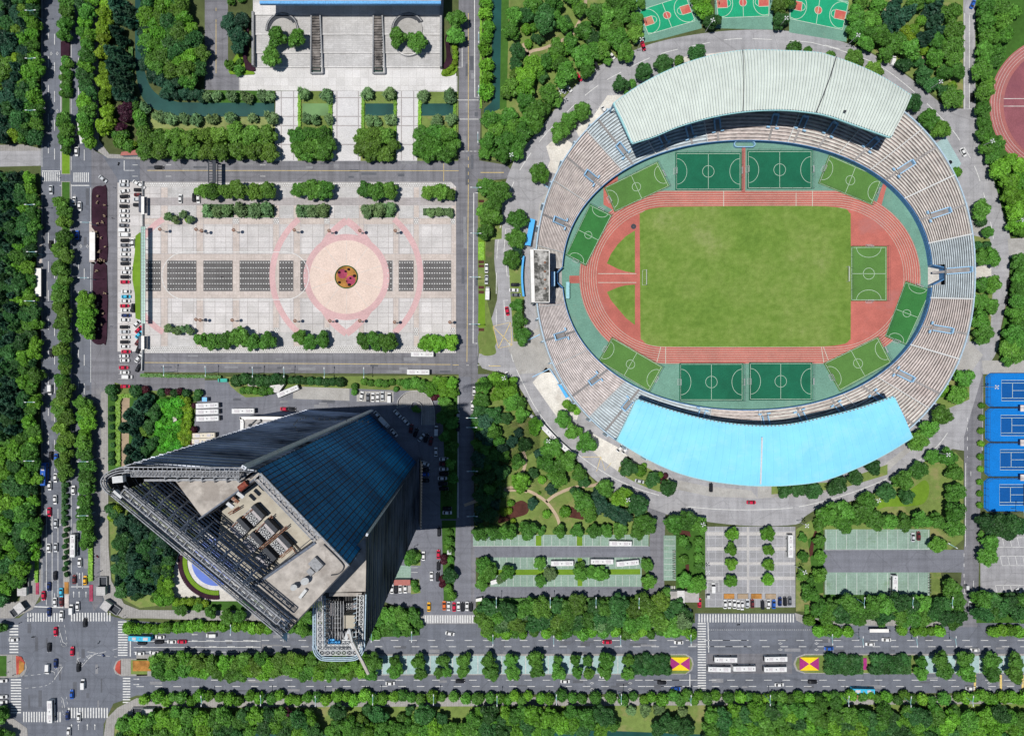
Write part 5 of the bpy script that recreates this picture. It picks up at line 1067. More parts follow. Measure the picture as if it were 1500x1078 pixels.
def booth(name, pts, z, wm, rm, lab, cat='booth'):
    c = (sum(p[0] for p in pts) / len(pts), sum(p[1] for p in pts) / len(pts)); g = empty(name, (*W(c), 0), 0, lab, cat); q_ = thing_parts(g); k = MB(); k.prism([W(D((c[0] + (p[0] - c[0]) * .92, c[1] + (p[1] - c[1]) * .92), z)) for p in pts], 0, z - .3); q_(k, 'wall', M[wm]); k = MB(); k.prism([W(D(p, z)) for p in pts], z - .3, z, bottom=True); q_(k, 'roof', M[rm]); return q_
booth('bike_shelter', P('577,849 601,849 601,857 577,857'), 3, 'steelg', 'maroonred', 'red-roofed shelter over parked white cars east of the lower tower', 'shelter'); booth('gatehouse', P('981,866 1024,866 1024,882 981,882'), 3.5, 'whitewall', 'greyroof', 'low grey gatehouse between forecourt and car park', 'gatehouse'); q_ = booth('gate_canopy', P('992,865 1003,865 1003,883 992,883'), 4.2, 'steelg', 'terrace2', 'pale canopy roof across the low gatehouse', 'canopy'); booth('booth', P('296,582 303,582 303,588 296,588'), 3, 'steelg', 'blueroof', 'tiny hut with bright blue roof at the lawn corner', 'booth'); booth('kiosk', P('1036,872 1040,872 1040,877 1036,877'), 3, 'steelg', 'steelw', 'tiny white ticket kiosk on the forecourt', 'booth')
booth('booth', P('655,806 661,806 661,812 655,812'), 3, 'steelg', 'steelw', 'tiny white booth in the shrub strip east of the tower', 'booth'); booth('shed', P('178,223 206,219 206,227 176,228'), 3.2, 'whitewall', 'maroonred', 'red-roofed shed at the street corner north of the parked cars', 'shed'); booth('shed', P('5,181 20,181 18,193 10,193'), 3.2, 'whitewall', 'maroonred', 'red-roofed shed among the trees at the west edge', 'shed'); booth('pavilion', P('390,1068 398,1068 398,1074 390,1074'), 3.5, 'steelg', 'maroonred', 'small red-roofed pavilion by the canal at the bottom edge', 'pavilion'); booth('pavilion', P('253,611 258,610 259,616 254,618'), 4, 'steelg', 'benchp', 'small pale pink pavilion roof in the bright shrubs', 'pavilion'); booth('storehouse', P('394,565 417,562 408,575 402,575'), 3, 'whitewall', 'terrace2', 'small pale-roofed shed beside the slanting white bus', 'shed'); booth('garden_shelter', P('363,562 380,562 380,566 363,566'), 3, 'steelg', 'roofconc', 'small grey garden shelter north of the low podium', 'shelter'); booth('booth', P('334,47 339,47 339,53 334,53'), 2.6, 'steelg', 'steelw', 'tiny white booth beside the west terrace garden', 'booth')
booth('gate_booth', P('1416,858 1420,858 1420,864 1416,864'), 2.8, 'steelg', 'steelw', 'tiny white gate booth on the road southeast of the stadium', 'booth'); booth('kiosk', P('697,877 706,875 706,880 697,881'), 2.8, 'steelg', 'whitewall', 'tiny kiosk at the corner of the southwest car park', 'booth')
for i, (s, lab) in enumerate((('262,571', ''),)): pass
k = MB(); k.wall(smooth(P('582,598 584,585 597,574 612,572'), 4), .3, 0, 1.4); k.wall(smooth(P('612,572 628,580 636,598 637,622'), 4), .3, 0, 1.4); simple('ramp_wall', k, M['terrace'], 'white curved outer wall of the car ramp northeast of the tower', 'wall', 'ramp walls'); k = MB(); k.wall(smooth(P('600,598 605,589 613,589 618,596 618,622'), 4), .3, 0, 1.4); simple('ramp_wall', k, M['terrace'], 'white curved inner wall of the car ramp northeast of the tower', 'wall', 'ramp walls')
# fountain court
fo = empty('fountain', (*W((317, 822)), 0), 0, 'round blue fountain pool with white steps beside the tower', 'fountain'); fp = thing_parts(fo)
k = MB()
for r, z in ((42, .3), (39.5, .6), (37, .9)): k.prism([W(p) for p in circ(317, 822, r, 60)], 0, z)
fp(k, 'steps', M['terrace2']); k = MB(); k.prism([W(p) for p in circ(317, 822, 35, 60)], .85, .93); fp(k, 'water', M['pool'])
for i in range(3):
    k = MB(); k.tube(W3(296 + i * 9, 836 + i * 7, .9), W3(296 + i * 9, 836 + i * 7, 1.8), .5, .3); fp(k, 'jet', M['steelw'])
# circular bed on the plaza with dark balls
bd = empty('flower_bed', (*W((507.5, 406)), .12), 0, 'round orange and pink flower bed in the plaza centre', 'flower bed'); q_ = thing_parts(bd)
M['orangebed'] = ground('orange_flowers', (.36, .17, .045), .45, .2, .9, 3); M['pinkbed'] = ground('pink_flowers', (.36, .06, .11), .35, .2, .9, 3); M['yellowbed'] = ground('yellow_flowers', (.75, .52, .02), .12, .2, .9, 3); M['magbed'] = ground('magenta_flowers', (.30, .03, .16), .2, .2, .9, 3); M['redbed'] = ground('red_flowers', (.38, .07, .05), .3, .2, .9, 3); M['purplebed'] = ground('purple_groundcover', (.032, .012, .022), .4, .15, .7, 3)
M['brownbed'] = ground('brown_groundcover', (.075, .028, .022), .3, .2, .9, 3)
M['darkhedge'] = ground('hedge_leaf', (.03, .085, .02), .4, .2, 1.2, 4)
k = MB(); k.wall(circ(507.5, 406, 16.2, 40), .5, 0, .6, closed=True); q_(k, 'kerb', M['darkhedge']); k = MB(); k.prism([W(p) for p in circ(507.5, 406, 15.6, 40)], 0, .4); q_(k, 'orange_flowers', M['orangebed']); k = MB()
for cx, cy, r in ((502, 401.5, 7), (514, 411, 7)): k.prism([W(p) for p in circ(cx, cy, r, 16)], .3, .46)
q_(k, 'pink_flowers', M['pinkbed'])
for cx, cy, r in ((497, 399.5, 2), (511, 395, 2), (519.5, 404.5, 2.2), (497.5, 414, 2), (512, 417.5, 2.2), (513.5, 408, 1.5), (506.5, 398, 1.6), (508, 412.5, 1)):
    k = MB(); p = W((cx, cy)); 
    for i in range(4): k.tube((*p, .4 + i * .28), (*p, .4 + (i + 1) * .28), r * S * math.sin(math.pi * (i + .6) / 5), r * S * math.sin(math.pi * (i + 1.6) / 5) if i < 3 else .05, 10)
    q_(k, 'clipped_ball', M['purplebed'])
def bed(name, pts, mt, lab, z=.35, group=None): k = MB(); k.prism([W(p) for p in pts], 0, z); return simple(name, k, M[mt], lab, 'flower bed', group)
bed('flower_bed', smooth(P('135,285 138,276 144,273 152,273 157,277 157.5,340 157.5,383 139,383 139,338 135,333'), 2, True), 'purplebed', 'long dark purple planting bed beside the avenue, northern of two', .5, 'purple beds by the avenue'); bed('flower_bed', smooth(P('138,389 157,389 157,495 152,503 144,505 136,500 134,490 137,440'), 2, True), 'purplebed', 'long dark purple planting bed beside the avenue, southern of two', .5, 'purple beds by the avenue')
r_ = random.Random(3)
for i in range(22):
    x = r_.uniform(137, 155); y = r_.uniform(280, 495)
    if 383 < y < 392: continue
    k = MB()
    for j in range(5): k.bar(W3(x, y, .4), W3(x + r_.uniform(-2, 2), y + r_.uniform(-2, 2), 1.6), .35)
    simple('young_tree', k, M['dirt'], 'small bare pale sapling in the dark purple beds by the avenue', 'sapling', 'saplings in the purple beds')
for x0, nm in ((982, 'left'), (1171, 'right')):
    g = empty('flower_bed', (*W((x0 + 13, 971)), .15), 0, 'square bed with yellow and magenta triangles, %s one in the avenue median' % nm, 'flower bed', 'square triangle beds'); q_ = thing_parts(g); a, b_, c, d, m_ = (x0, 962), (x0 + 28, 962), (x0 + 28, 981), (x0, 981), (x0 + 14, 971.5)
    k = MB(); k.prism([W(p) for p in (a, b_, m_)], .1, .45); k.prism([W(p) for p in (d, m_, c)], .1, .45); q_(k, 'yellow_flowers', M['yellowbed']); k = MB(); k.prism([W(p) for p in (a, m_, d)], .1, .44); k.prism([W(p) for p in (b_, c, m_)], .1, .44); q_(k, 'magenta_flowers', M['magbed'])
bed('flower_bed', rect(1263, 963, 1269, 980), 'magbed', 'narrow magenta bed between two dark hedges in the median', .5); bed('flower_bed', P('170,974 173,968 177,966 177,987 173,985 169,980'), 'redbed', 'red half-round bed at the west tip of the median', .4); bed('flower_bed', rect(195, 967, 222, 982), 'orangebed', 'rectangular orange bed near the west end of the median', .4); bed('flower_bed', P('24,960 32,961 37,970 34,980 25,988'), 'redbed', 'red half-round bed at the east tip of the western median', .4); bed('flower_bed', P('29,966 36,970 36,980 28,988'), 'orangebed', 'orange wedge beside the red bed of the western median', .45)
bed('flower_bed', rect(53, 853, 57.5, 870), 'pinkbed', 'narrow pink bed ending the west verge of the avenue', .4); bed('flower_bed', rect(95, 852, 101, 869), 'orangebed', 'narrow orange bed ending the avenue median', .4); bed('flower_bed', rect(131.5, 856, 136.5, 880), 'pinkbed', 'narrow pink bed ending the east verge of the avenue', .4); bed('kerb_island', rect(95, 870, 101, 890), 'benchp', 'pale pink paved strip at the south tip of the avenue median', .2); bed('flower_bed', P('90,62 103,60 103,83 90,83'), 'purplebed', 'dark purple bed in the avenue median near the top', .6)
for i, x0 in enumerate((1060, 1080, 1100, 1121)): bed('flower_bed', rect(x0, 869, x0 + 15, 876), 'orangebed' if i in (0, 2) else 'dirt', '%s planter of the row along the forecourt edge, from the west' % ordn(i + 1), .7, 'planters along the forecourt')
bed('flower_bed', smooth(P('733,754 742,744 755,736 765,733 774,740 772,752 755,758 745,762 730,766'), 3, True), 'brownbed', 'dull red planting bed in the park lawn southwest of the stadium', .3); bed('flower_bed', P('832,742 838,742 856,755 854,761 832,757'), 'brownbed', 'small dull red bed beneath trees in the southern park', .3)
bed('flower_bed', smooth(P('362,27 366,35 363,60 365,70 362,88 372,97 374,105 362,104 359,95 356,80 361,55'), 3, True), 'purplebed', 'snaking purple hedge beside the west terrace wall', .8); bed('flower_bed', smooth(P('652,58 656,48 660,55 659,75 663,92 652,103 648,102 654,85'), 3, True), 'purplebed', 'snaking purple hedge beside the east terrace wall', .8)
bed('flower_bed', smooth(P('335,105 350,75 358,78 358,92 366,104 372,106 372,110 345,110'), 2, True), 'limeleaf' if 0 else 'yellowgreen' if 0 else 'limegrass', 'bright lime hedge patch at the west terrace garden', .5); bed('flower_bed', smooth(P('666,90 670,75 670,104 660,112 648,112 648,104'), 2, True), 'limegrass', 'bright lime hedge patch at the east terrace garden', .5)
bed('flower_bed', P('205,341 206.4,341 206.4,470 199,466 198,430 194.5,410 194.5,395 198,370 199,346'), 'limegrass', 'bright lime curved lawn bed beside the glass canopy', .4)
k = MB()
for r0, r1 in ((50, 54),): pass
k.wall(circ(317, 822, 52, 30, 85, 190), 2.2, 0, .9); simple('flower_bed', k, M['purplebed'], 'dark purple hedge arc round the fountain', 'flower bed'); k = MB(); k.wall(circ(317, 822, 46, 30, 85, 190), 2.6, 0, .7); simple('flower_bed', k, M['limegrass'], 'mown green hedge arc round the fountain', 'flower bed')
bed('flower_bed', P('1185,805 1189,790 1194,775 1197,775 1192,795 1190,812 1186,815'), 'brownbed', 'dark red snaking bed in the garden right of the forecourt', .4); bed('flower_bed', P('993,778 998,776 1010,778 1012,786 1004,783 996,783'), 'brownbed', 'dark red bed in the garden left of the forecourt', .4); bed('flower_bed', rect(1004, 826, 1009, 842), 'brownbed', 'small dark red bed between lawns left of the forecourt', .4)
for i, (y, c) in enumerate(((295, 1), (384, 1), (390, 1), (421, 1), (428, 1), (483, 1))): bed('flower_bed', rect(701, y - 2, 709, y + 2), 'brownbed', '%s brown cross strip from the north in the verge west of the stadium' % ordn(i + 1), .25, 'cross strips of the verge')
for k_, (x, y) in enumerate(((256, 321), (277, 322), (257, 484), (278, 484))):
    g = empty('planter', (*W((x, y)), .12), 0, 'hexagonal pale planter on the plaza, %s' % ('northwestern', 'northeastern', 'southwestern', 'southeastern')[k_], 'planter', 'hexagonal plaza planters'); k = MB(); hx = [(2.3 * math.cos(R(a)), 2.3 * math.sin(R(a))) for a in range(0, 360, 60)]; k.wall(hx, .4, 0, .8, closed=True, world=True); k.build('rim', M['terrace2'], g); k = MB(); k.prism([(p[0] * .93, p[1] * .93) for p in hx], 0, .6); k.build('soil', M['limegrass'], g)
# clipped hedges
def hedge(pts, h, lab, mt='darkhedge', group=None):
    me = MB(); q = [W(p) for p in pts]; me.prism(q, 0, h, 0); o = me.build('hedge', M['leaf']); 
    xs = [p[0] for p in q]; ys = [p[1] for p in q]; kk = MB(); r = random.Random(len(lab)); n = min(2600, int((max(xs) - min(xs)) * (max(ys) - min(ys)) * 3))
    for i in range(n):
        x, y = r.uniform(min(xs), max(xs)), r.uniform(min(ys), max(ys))
        if inside((x, y), q):
            a = r.uniform(0, 6.3); s = r.uniform(.25, .55); z = h + r.uniform(-.05, .3); t = r.uniform(-.5, .5)
            kk.face([(x - s * math.cos(a), y - s * math.sin(a), z - t * s), (x + s * math.sin(a), y - s * math.cos(a), z), (x + s * math.cos(a), y + s * math.sin(a), z + t * s), (x - s * math.sin(a), y + s * math.cos(a), z)])
    n0 = len(o.data.vertices); COL.objects.unlink(o); bpy.data.objects.remove(o)
    me.v += kk.v; nb_ = n0; me.f += [tuple(i + nb_ for i in f) for f in kk.f]; me.m += kk.m
    o = me.build('hedge', M['leaf']); o.color = {'d': (.028, .08, .018, 1), 'm': (.05, .13, .02, 1), 'l': (.12, .26, .02, 1), 'p': (.035, .01, .02, 1)}[mt[0]]
    return tag(o, lab, 'hedge', group)
for s, h, lab, mt in (('208,547 325,550 325,554 207,552', 1.5, 'long low hedge along the street south of the plaza', 'm'), ('298,300 342,300 342,319 298,319', .9, 'square dark green hedge block on the plaza north side', 'd'), ('350,301 402,301 402,319 350,319', .9, 'wide dark hedge block beneath spiky shrubs on the plaza', 'd'), ('436,301 482,301 482,319 436,319', .9, 'dark hedge block beneath shrubs in the plaza middle', 'd'), ('533,301 578,301 578,319 533,319', .9, 'dark hedge block beneath shrubs toward the plaza east side', 'd'), ('620,306 664,306 664,316 620,316', .8, 'low hedge block at the northeast plaza corner', 'd'),
                      ('171,578 184,577 200,577 205,581 180,583 177.5,590 177.5,682 171,682', 1.0, 'lime green clipped hedge bent like an L west of the tower', 'l'), ('262,582 280,582 279,650 262,655', 1.6, 'yellow green hedge band beside the parked buses', 'l'), ('1208,959 1262,959 1262,985 1208,985', 1.6, 'dark clipped hedge block in the median, right of the yellow bed', 'd'), ('1276,959 1332,959 1332,985 1276,985', 1.6, 'dark clipped hedge block in the median, right of the magenta bed', 'd'), ('929,961 979,961 979,985 929,985', 1.7, 'dark hedge block in the median, left of the yellow bed', 'd'),
                      ('92,705 95,705 95,765 92,765', 1.0, 'narrow dark hedge strip in the avenue median', 'd'), ('131,770 137,770 137,850 131,850', 1.0, 'bright hedge strip at the east verge of the avenue', 'l'), ('53,800 57,800 57,852 53,852', 1.0, 'hedge strip at the west verge of the avenue', 'l'), ('701,355 709,355 709,381 701,381', .4, 'low lime hedge in the verge west of the stadium', 'l'),
                      ('720,876 805,874 805,885 720,886', 1.5, 'mid green hedge behind the southwest car park, western half', 'm'), ('850,874 940,874 940,884 850,884', 1.5, 'mid green hedge behind the southwest car park, eastern half', 'm'), ('437,137 441,137 441,235 437,235', .7, 'thin lime hedge along the first canal walkway', 'l'), ('482,137 487,137 487,200 482,200', .7, 'thin lime hedge left of the second canal walkway', 'l'), ('530,137 534,137 534,200 530,200', .7, 'thin lime hedge right of the second canal walkway', 'l'), ('577,137 581,137 581,200 577,200', .7, 'thin lime hedge left of the third canal walkway', 'l'), ('613,137 617,137 617,200 613,200', .7, 'thin lime hedge right of the third canal walkway', 'l'), ('664,137 668,137 668,200 664,200', .7, 'thin lime hedge beside the street at the canal end', 'l'), ('703,0 706,0 706,160 703,160', .7, 'lime hedge strip between street and eastern canal', 'l'), ('1178,885 1184,885 1184,905 1178,905', .8, 'short hedge at the corner right of the forecourt', 'm'), ('190,71 196,71 196,150 190,150', 1.2, 'mid green hedge strip beside the western canal', 'm'), ('1232,575 1234,575 1234,577 1232,577', .5, 'tiny clipped hedge by the southeast court', 'm')):
    if 'tiny' in lab: continue
    hedge(P(s), h, lab, mt)
# ------------------------------------------------------------------ trees and shrubs
def ico(n):
    import bmesh
    bm = bmesh.new(); bmesh.ops.create_icosphere(bm, subdivisions=n, radius=1); v = np.array([x.co[:] for x in bm.verts]); f = [tuple(a.index for a in q.verts) for q in bm.faces]; bm.free(); return v, f
IV, IF = ico(2)
def crown_mesh(name, kind, seed):
    g = np.random.default_rng(seed); V = []; F = []; lobes = []
    if kind == 'broad':
        lobes.append(((0, 0, 1.0), .62, .62))
        for i in range(19):
            a = g.uniform(0, 6.283); u = g.uniform(-.35, .95); rr = .66 * math.sqrt(max(0, 1 - max(u, 0) ** 2)) * g.uniform(.65, 1.2); s = g.uniform(.17, .40)
            lobes.append(((rr * math.cos(a), rr * math.sin(a), 1.0 + .52 * u), s, s * .82))
        nl, ls = 1900, (.045, .11)
    elif kind == 'ball':
        lobes.append(((0, 0, .85), .86, .8))
        for i in range(9):
            a = g.uniform(0, 6.283); u = g.uniform(-.2, .9); rr = .62 * math.sqrt(max(0, 1 - u * u)); lobes.append(((rr * math.cos(a), rr * math.sin(a), .85 + .5 * u), .34, .3))
        nl, ls = 650, (.09, .16)
    elif kind == 'conifer':
        for i in range(26):
            t = (i + .5) / 26; a = i * 2.4 + g.uniform(-.3, .3); rr = (1 - t) * .78 + .03; lobes.append(((rr * math.cos(a) * .8, rr * math.sin(a) * .8, .5 + 1.9 * t), .30 * (1.15 - t), .2))
        nl, ls = 1300, (.05, .13)
    elif kind == 'spiky':
        for i in range(11):
            a = g.uniform(0, 6.283); rr = g.uniform(.1, .75); lobes.append(((rr * math.cos(a), rr * math.sin(a), g.uniform(.55, 1.2)), g.uniform(.18, .34), g.uniform(.15, .3)))
        nl, ls = 700, (.09, .22)
    for c, rx, rz in lobes:
        n0 = len(V); nz = 1 + .16 * np.sin(IV @ g.normal(size=(3, 3)) * 4.0).sum(1, keepdims=True) / 1.7; q = IV * nz * np.array([rx, rx, rz]) * .86 + np.array(c); V += [tuple(x) for x in q]; F += [tuple(i + n0 for i in f) for f in IF]
    wt = np.array([l[1] ** 2 for l in lobes]); wt /= wt.sum()
    for i in g.choice(len(lobes), nl, p=wt):
        c, rx, rz = lobes[i]; d = g.normal(size=3); d /= np.linalg.norm(d)
        if d[2] < -.55: d[2] *= -1
        p = np.array(c) + d * np.array([rx, rx, rz]) * g.uniform(.82, 1.14); s = g.uniform(*ls)
        nn = d + g.normal(size=3) * .55 + np.array([0, 0, .45]); nn /= np.linalg.norm(nn); t = np.cross(nn, g.normal(size=3)); t /= np.linalg.norm(t); bt = np.cross(nn, t); el = 2.1 if kind in ('spiky', 'conifer') else 1.25
        n0 = len(V); V += [tuple(p - t * s * el), tuple(p + bt * s * .62 - nn * s * .25), tuple(p + t * s * el), tuple(p - bt * s * .62 + nn * s * .25)]; F.append((n0, n0 + 1, n0 + 2, n0 + 3))
    me = bpy.data.meshes.new(name); me.from_pydata(V, [], F); me.materials.append(M['leaf']); me.update(); return me
CM = {k: [crown_mesh('crown_' + k, k, s * 17 + 3) for s in range(n)] for k, n in (('broad', 6), ('ball', 3), ('conifer', 4), ('spiky', 4))}
def trunk_mesh(h, r):
    k = MB(); k.tube((0, 0, -.05), (0, 0, h * .6), r, r * .7, 7)
    for i in range(4):
        a = i * 1.6 + .4; k.tube((0, 0, h * .5), (.34 * math.cos(a), .34 * math.sin(a), h), r * .5, r * .2, 5)
    k.tube((0, 0, h * .55), (0, 0, h * 1.1), r * .6, r * .25, 6)
    me = bpy.data.meshes.new('trunk'); me.from_pydata(k.v, [], k.f); me.materials.append(M['bark']); me.update(); return me
TM = {'broad': trunk_mesh(.85, .075), 'ball': trunk_mesh(.5, .07), 'conifer': trunk_mesh(1.6, .07), 'spiky': trunk_mesh(.7, .06)}
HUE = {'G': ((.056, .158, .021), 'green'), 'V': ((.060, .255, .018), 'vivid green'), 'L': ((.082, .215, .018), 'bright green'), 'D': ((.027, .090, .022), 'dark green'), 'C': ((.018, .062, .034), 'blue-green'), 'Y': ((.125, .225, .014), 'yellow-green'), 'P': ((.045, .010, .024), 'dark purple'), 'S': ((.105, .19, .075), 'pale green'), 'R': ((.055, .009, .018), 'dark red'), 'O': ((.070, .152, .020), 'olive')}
NAME = {'broad': ('broadleaf_tree', 'tree', 'tree'), 'ball': ('round_shrub', 'shrub', 'round shrub'), 'conifer': ('conifer_tree', 'tree', 'conifer'), 'spiky': ('bushy_shrub', 'shrub', 'bushy shrub')}
STREET = ('plaza', 'street', 'avenue', 'median', 'kerb', 'verge', 'forecourt', 'car park', 'sidewalk')
tr = random.Random(11); ntree = [0]
def plant(kind, hue, x, y, r, label, group, z0=0.0):
    rm = r * S * 1.12; sc_z = tr.uniform(.92, 1.12); zc = z0 + (1.1 if kind != 'conifer' else .8) * rm * sc_z; p = W((x, y), zc); nm, cat, _ = NAME[kind]
    if kind == 'broad' and any(s in label for s in STREET): nm = 'street_tree'
    if kind == 'ball' and 'kerb row' in label: nm, cat = 'small_tree', 'tree'
    rm *= (H - zc) / H
    e = empty(nm, (p[0], p[1], z0), tr.uniform(0, 6.28), label, cat, group); e.scale = (rm * tr.uniform(.95, 1.06), rm * tr.uniform(.95, 1.06), rm * sc_z)
    c = bpy.data.objects.new('crown', tr.choice(CM[kind])); COL.objects.link(c); c.parent = e; col = HUE[hue][0]; v = tr.uniform(.78, 1.25); c.color = (col[0] * v * tr.uniform(.88, 1.12), col[1] * v, col[2] * v, 1)
    t = bpy.data.objects.new('trunk', TM[kind]); COL.objects.link(t); t.parent = e; ntree[0] += 1
def TR(kind, hue, place, s, order='x', z0=0.0, adj=''):
    pts = P(s) if isinstance(s, str) else s
    d = ('%s %s %s' % (adj, HUE[hue][1], NAME[kind][2])).strip(); grp = d + 's ' + place
    pts = sorted(pts, key=lambda q: q[0] if order == 'x' else q[1]); n = len(pts); w0 = 'west' if order == 'x' else 'north'
    for i, q in enumerate(pts):
        if n > 34: lb = '%s %s' % (d, place)
        elif n == 1: lb = 'single %s %s' % (d, place)
        else: lb = '%s %s from %s %s' % (ordn(i + 1), d, w0, place)
        plant(kind, hue, q[0], q[1], q[2], lb, grp if n > 1 else None, z0)
        if len(lb.split()) > 16: print('LONG', lb)
wood = []; WOODS = (3, 4, 5, 6, 7, 12, 25, 29, 37, 38, 39, 40, 41)
def belt(kind_hues, place, poly, r0, r1, gap=1.45, z0=0.0, seed=1, maxn=400, adj='densely packed'):
    poly = P(poly) if isinstance(poly, str) else poly; g = random.Random(seed); xs = [p[0] for p in poly]; ys = [p[1] for p in poly]; got = []
    for _ in range(9000):
        x, y = g.uniform(min(xs), max(xs)), g.uniform(min(ys), max(ys))
        if not inside((x, y), poly): continue
        r = g.uniform(r0, r1)
        if all((x - a) ** 2 + (y - b) ** 2 > ((r + c) / 2 * gap) ** 2 for a, b, c in got): got.append((x, y, r))
        if len(got) >= maxn: break
    if seed in WOODS:
        for q in got: wood.append((*kind_hues[g.choice(range(len(kind_hues)))], *q))
        return
    for i, q in enumerate(got):
        k, h = kind_hues[g.choice(range(len(kind_hues)))]; d = '%s %s %s' % (adj, HUE[h][1], NAME[k][2]); plant(k, h, *q, '%s %s' % (d, place), '%ss %s' % (d, place), z0)
B, Cn, Bl, Sp = 'broad', 'conifer', 'ball', 'spiky'
# plaza
TR(B, 'O', 'in the plaza row beside the northern street', '296,279,11 312,280,12 330,279,12 350,278,14 374,279,13 393,280,12')
TR(B, 'G', 'in the plaza clumps beside the northern street', '440,278,12 457,277,15 475,280,13 537,278,13 553,279,14 571,280,12')
TR(B, 'O', 'in the northeast plaza corner', '629,282,11 644,281,12 659,284,10')
TR(Sp, 'S', 'on the plaza hedge blocks behind the tree row', '303,307,9 318,309,9 333,307,9 352,307,10 371,309,11 389,307,11 440,308,10 456,309,10 472,308,10 536,307,10 553,309,11 570,307,10 632,311,7 645,311,7 657,311,7')
TR(B, 'G', 'in the plaza row beside the southern street', '295,498,11 312,499,12 330,497,12 350,494,14 370,500,13 391,499,13')
TR(B, 'G', 'in the southern plaza clumps', '438,494,11 453,500,11 472,497,12 533,499,12 550,499,14 569,500,14')
TR(B, 'L', 'in the southeast plaza corner', '625,503,12 642,502,13 660,503,12')
TR(Sp, 'S', 'leaning out of the hexagonal plaza planters', '247,318,7 257,321,6 266,314,6 277,322,6 247,482,7 258,484,7 268,481,7 278,484,6', 'x', .8)
# north block
TR(B, 'O', 'in the double row along the street north of the plaza', '213,199,14 235,203,14 256,198,14 278,202,15 301,198,14 323,200,14 346,196,15 369,200,15 391,199,14 214,220,13 236,222,13 258,221,14 281,222,13 303,222,14 325,221,14 348,220,14 370,222,14 393,222,13')
TR(B, 'G', 'in the clump between first and second canal walkways', '437,199,13 454,196,13 472,198,13 482,211,11 436,218,12 456,216,14 475,223,13 450,228,10')
TR(B, 'O', 'in the clump between second and third canal walkways', '533,199,13 549,195,13 566,198,13 576,212,11 531,217,13 549,214,14 565,224,13 542,229,10')
TR(B, 'G', 'in the clump between third walkway and street', '618,199,13 636,195,13 656,199,13 664,214,11 615,218,12 635,215,14 652,226,13 627,230,10')
TR(Sp, 'S', 'on the canal banks around the walkways', '298,140,9 315,141,8 340,139,9 362,141,9 382,139,9 397,141,8 233,171,8 250,172,9 268,171,8 285,173,9 308,173,9 335,172,9 370,173,8 396,174,10 443,138,9 478,141,10 447,174,8 461,173,8 481,175,8 539,138,9 571,138,9 541,174,8 553,178,7 573,173,9 621,139,9 660,141,10 641,175,9 662,174,9')
TR(B, 'G', 'standing in the left sunken court of the terrace', '405,55,15 433,56,13 397,83,14', 'x', 1.2)
TR(B, 'G', 'standing in the right sunken court of the terrace', '582,55,13 612,60,14', 'x', 1.2)
TR(B, 'C', 'in the garden west of the terrace', '336,33,12 354,30,11 350,53,14 348,68,10'); TR(Sp, 'G', 'low in the garden west of the terrace', '337,94,8 348,103,8 350,89,5 338,2,6 352,-2,6')
TR(B, 'G', 'in the garden east of the terrace', '668,28,14 668,53,13'); TR(Bl, 'Y', 'bordering the garden east of the terrace', '666,70,4 667,77,4 667,84,4 666,92,4 662,99,4 656,104,4 651,106,4', 'y')
# west belts and avenue
belt([(B, 'G'), (B, 'L'), (B, 'D')], 'on the west side of the avenue, northern stretch', '34,-20 54,-20 54,208 34,205', 10, 12.5, 1.25, seed=3)
belt([(Cn, 'C'), (B, 'D'), (B, 'C'), (B, 'O')], 'at the northwest edge of the view', '-30,-20 36,-20 36,200 -30,200', 10, 14, 1.2, seed=4)
TR(B, 'Y', 'scattered in the northwest belt', '25,60,10 24,87,10 24,172,8 31,178,9 24,196,11 20,155,9', 'y')
belt([(B, 'G'), (B, 'L'), (B, 'D')], 'on the west side of the avenue, middle stretch', '26,268 52,256 52,330 44,345 46,440 54,470 55,560 50,600 54,800 40,800 30,520 24,400', 9, 13, 1.2, seed=5)
belt([(Cn, 'C'), (Cn, 'C'), (Cn, 'D'), (B, 'D')], 'filling the left edge, west of the avenue trees', '-40,250 26,262 22,400 26,520 22,640 -40,640', 10, 14, 1.12, seed=6)
belt([(B, 'L'), (B, 'G'), (B, 'D')], 'at the left edge beside the lower avenue', '-40,648 34,640 38,800 36,830 10,880 -40,885', 10, 15, 1.2, seed=7)
TR(Sp, 'L', 'beside the lower avenue bus lane, west side', '51,780,8 47,800,8 50,815,8', 'y')
TR(B, 'G', 'in the avenue median near the top', '96,2,12 98,20,12 95,36,12 94,52,10 97,66,0.1 93,176,11 98,190,11 92,203,9 100,208,8 97,220,7'.replace(' 97,66,0.1', ''), 'y')
TR(Bl, 'G', 'in the avenue median between taller trees', '95,88,6 101,93,6 92,101,5 99,107,6 91,114,5 98,121,6 101,112,4 92,126,5 99,131,6 91,137,5 100,138,5', 'y')
belt([(B, 'G'), (B, 'O'), (B, 'O')], 'in the avenue median beside the flower beds', '86,290 97,290 97,695 88,695', 10, 12.5, 1.15, seed=8, adj='closely planted')
TR(Bl, 'D', 'in the narrow median of the lower avenue', [(94 + (i % 2) * 3, 702 + i * 8.2, 3.6) for i in range(18)], 'y')
belt([(B, 'L'), (B, 'D'), (B, 'G')], 'on the east verge of the upper avenue', '121,-20 132,-20 132,208 121,208', 10.5, 13, 1.1, seed=9, adj='tall')
TR(B, 'L', 'on the east verge beside the southern purple bed', '126,441,13 124,456,12 129,458,12 125,472,13 127,485,12', 'y')
belt([(B, 'G'), (B, 'L'), (B, 'D')], 'on the east verge of the lower avenue', '121,590 132,590 132,660 121,664', 10, 13, 1.05, seed=10, adj='tall'); TR(B, 'G', 'on the east verge near the tower nose', '127,684,11 126,699,12 127,714,11 125,735,11 124,750,12 126,768,12 130,785,10 125,796,9', 'y')
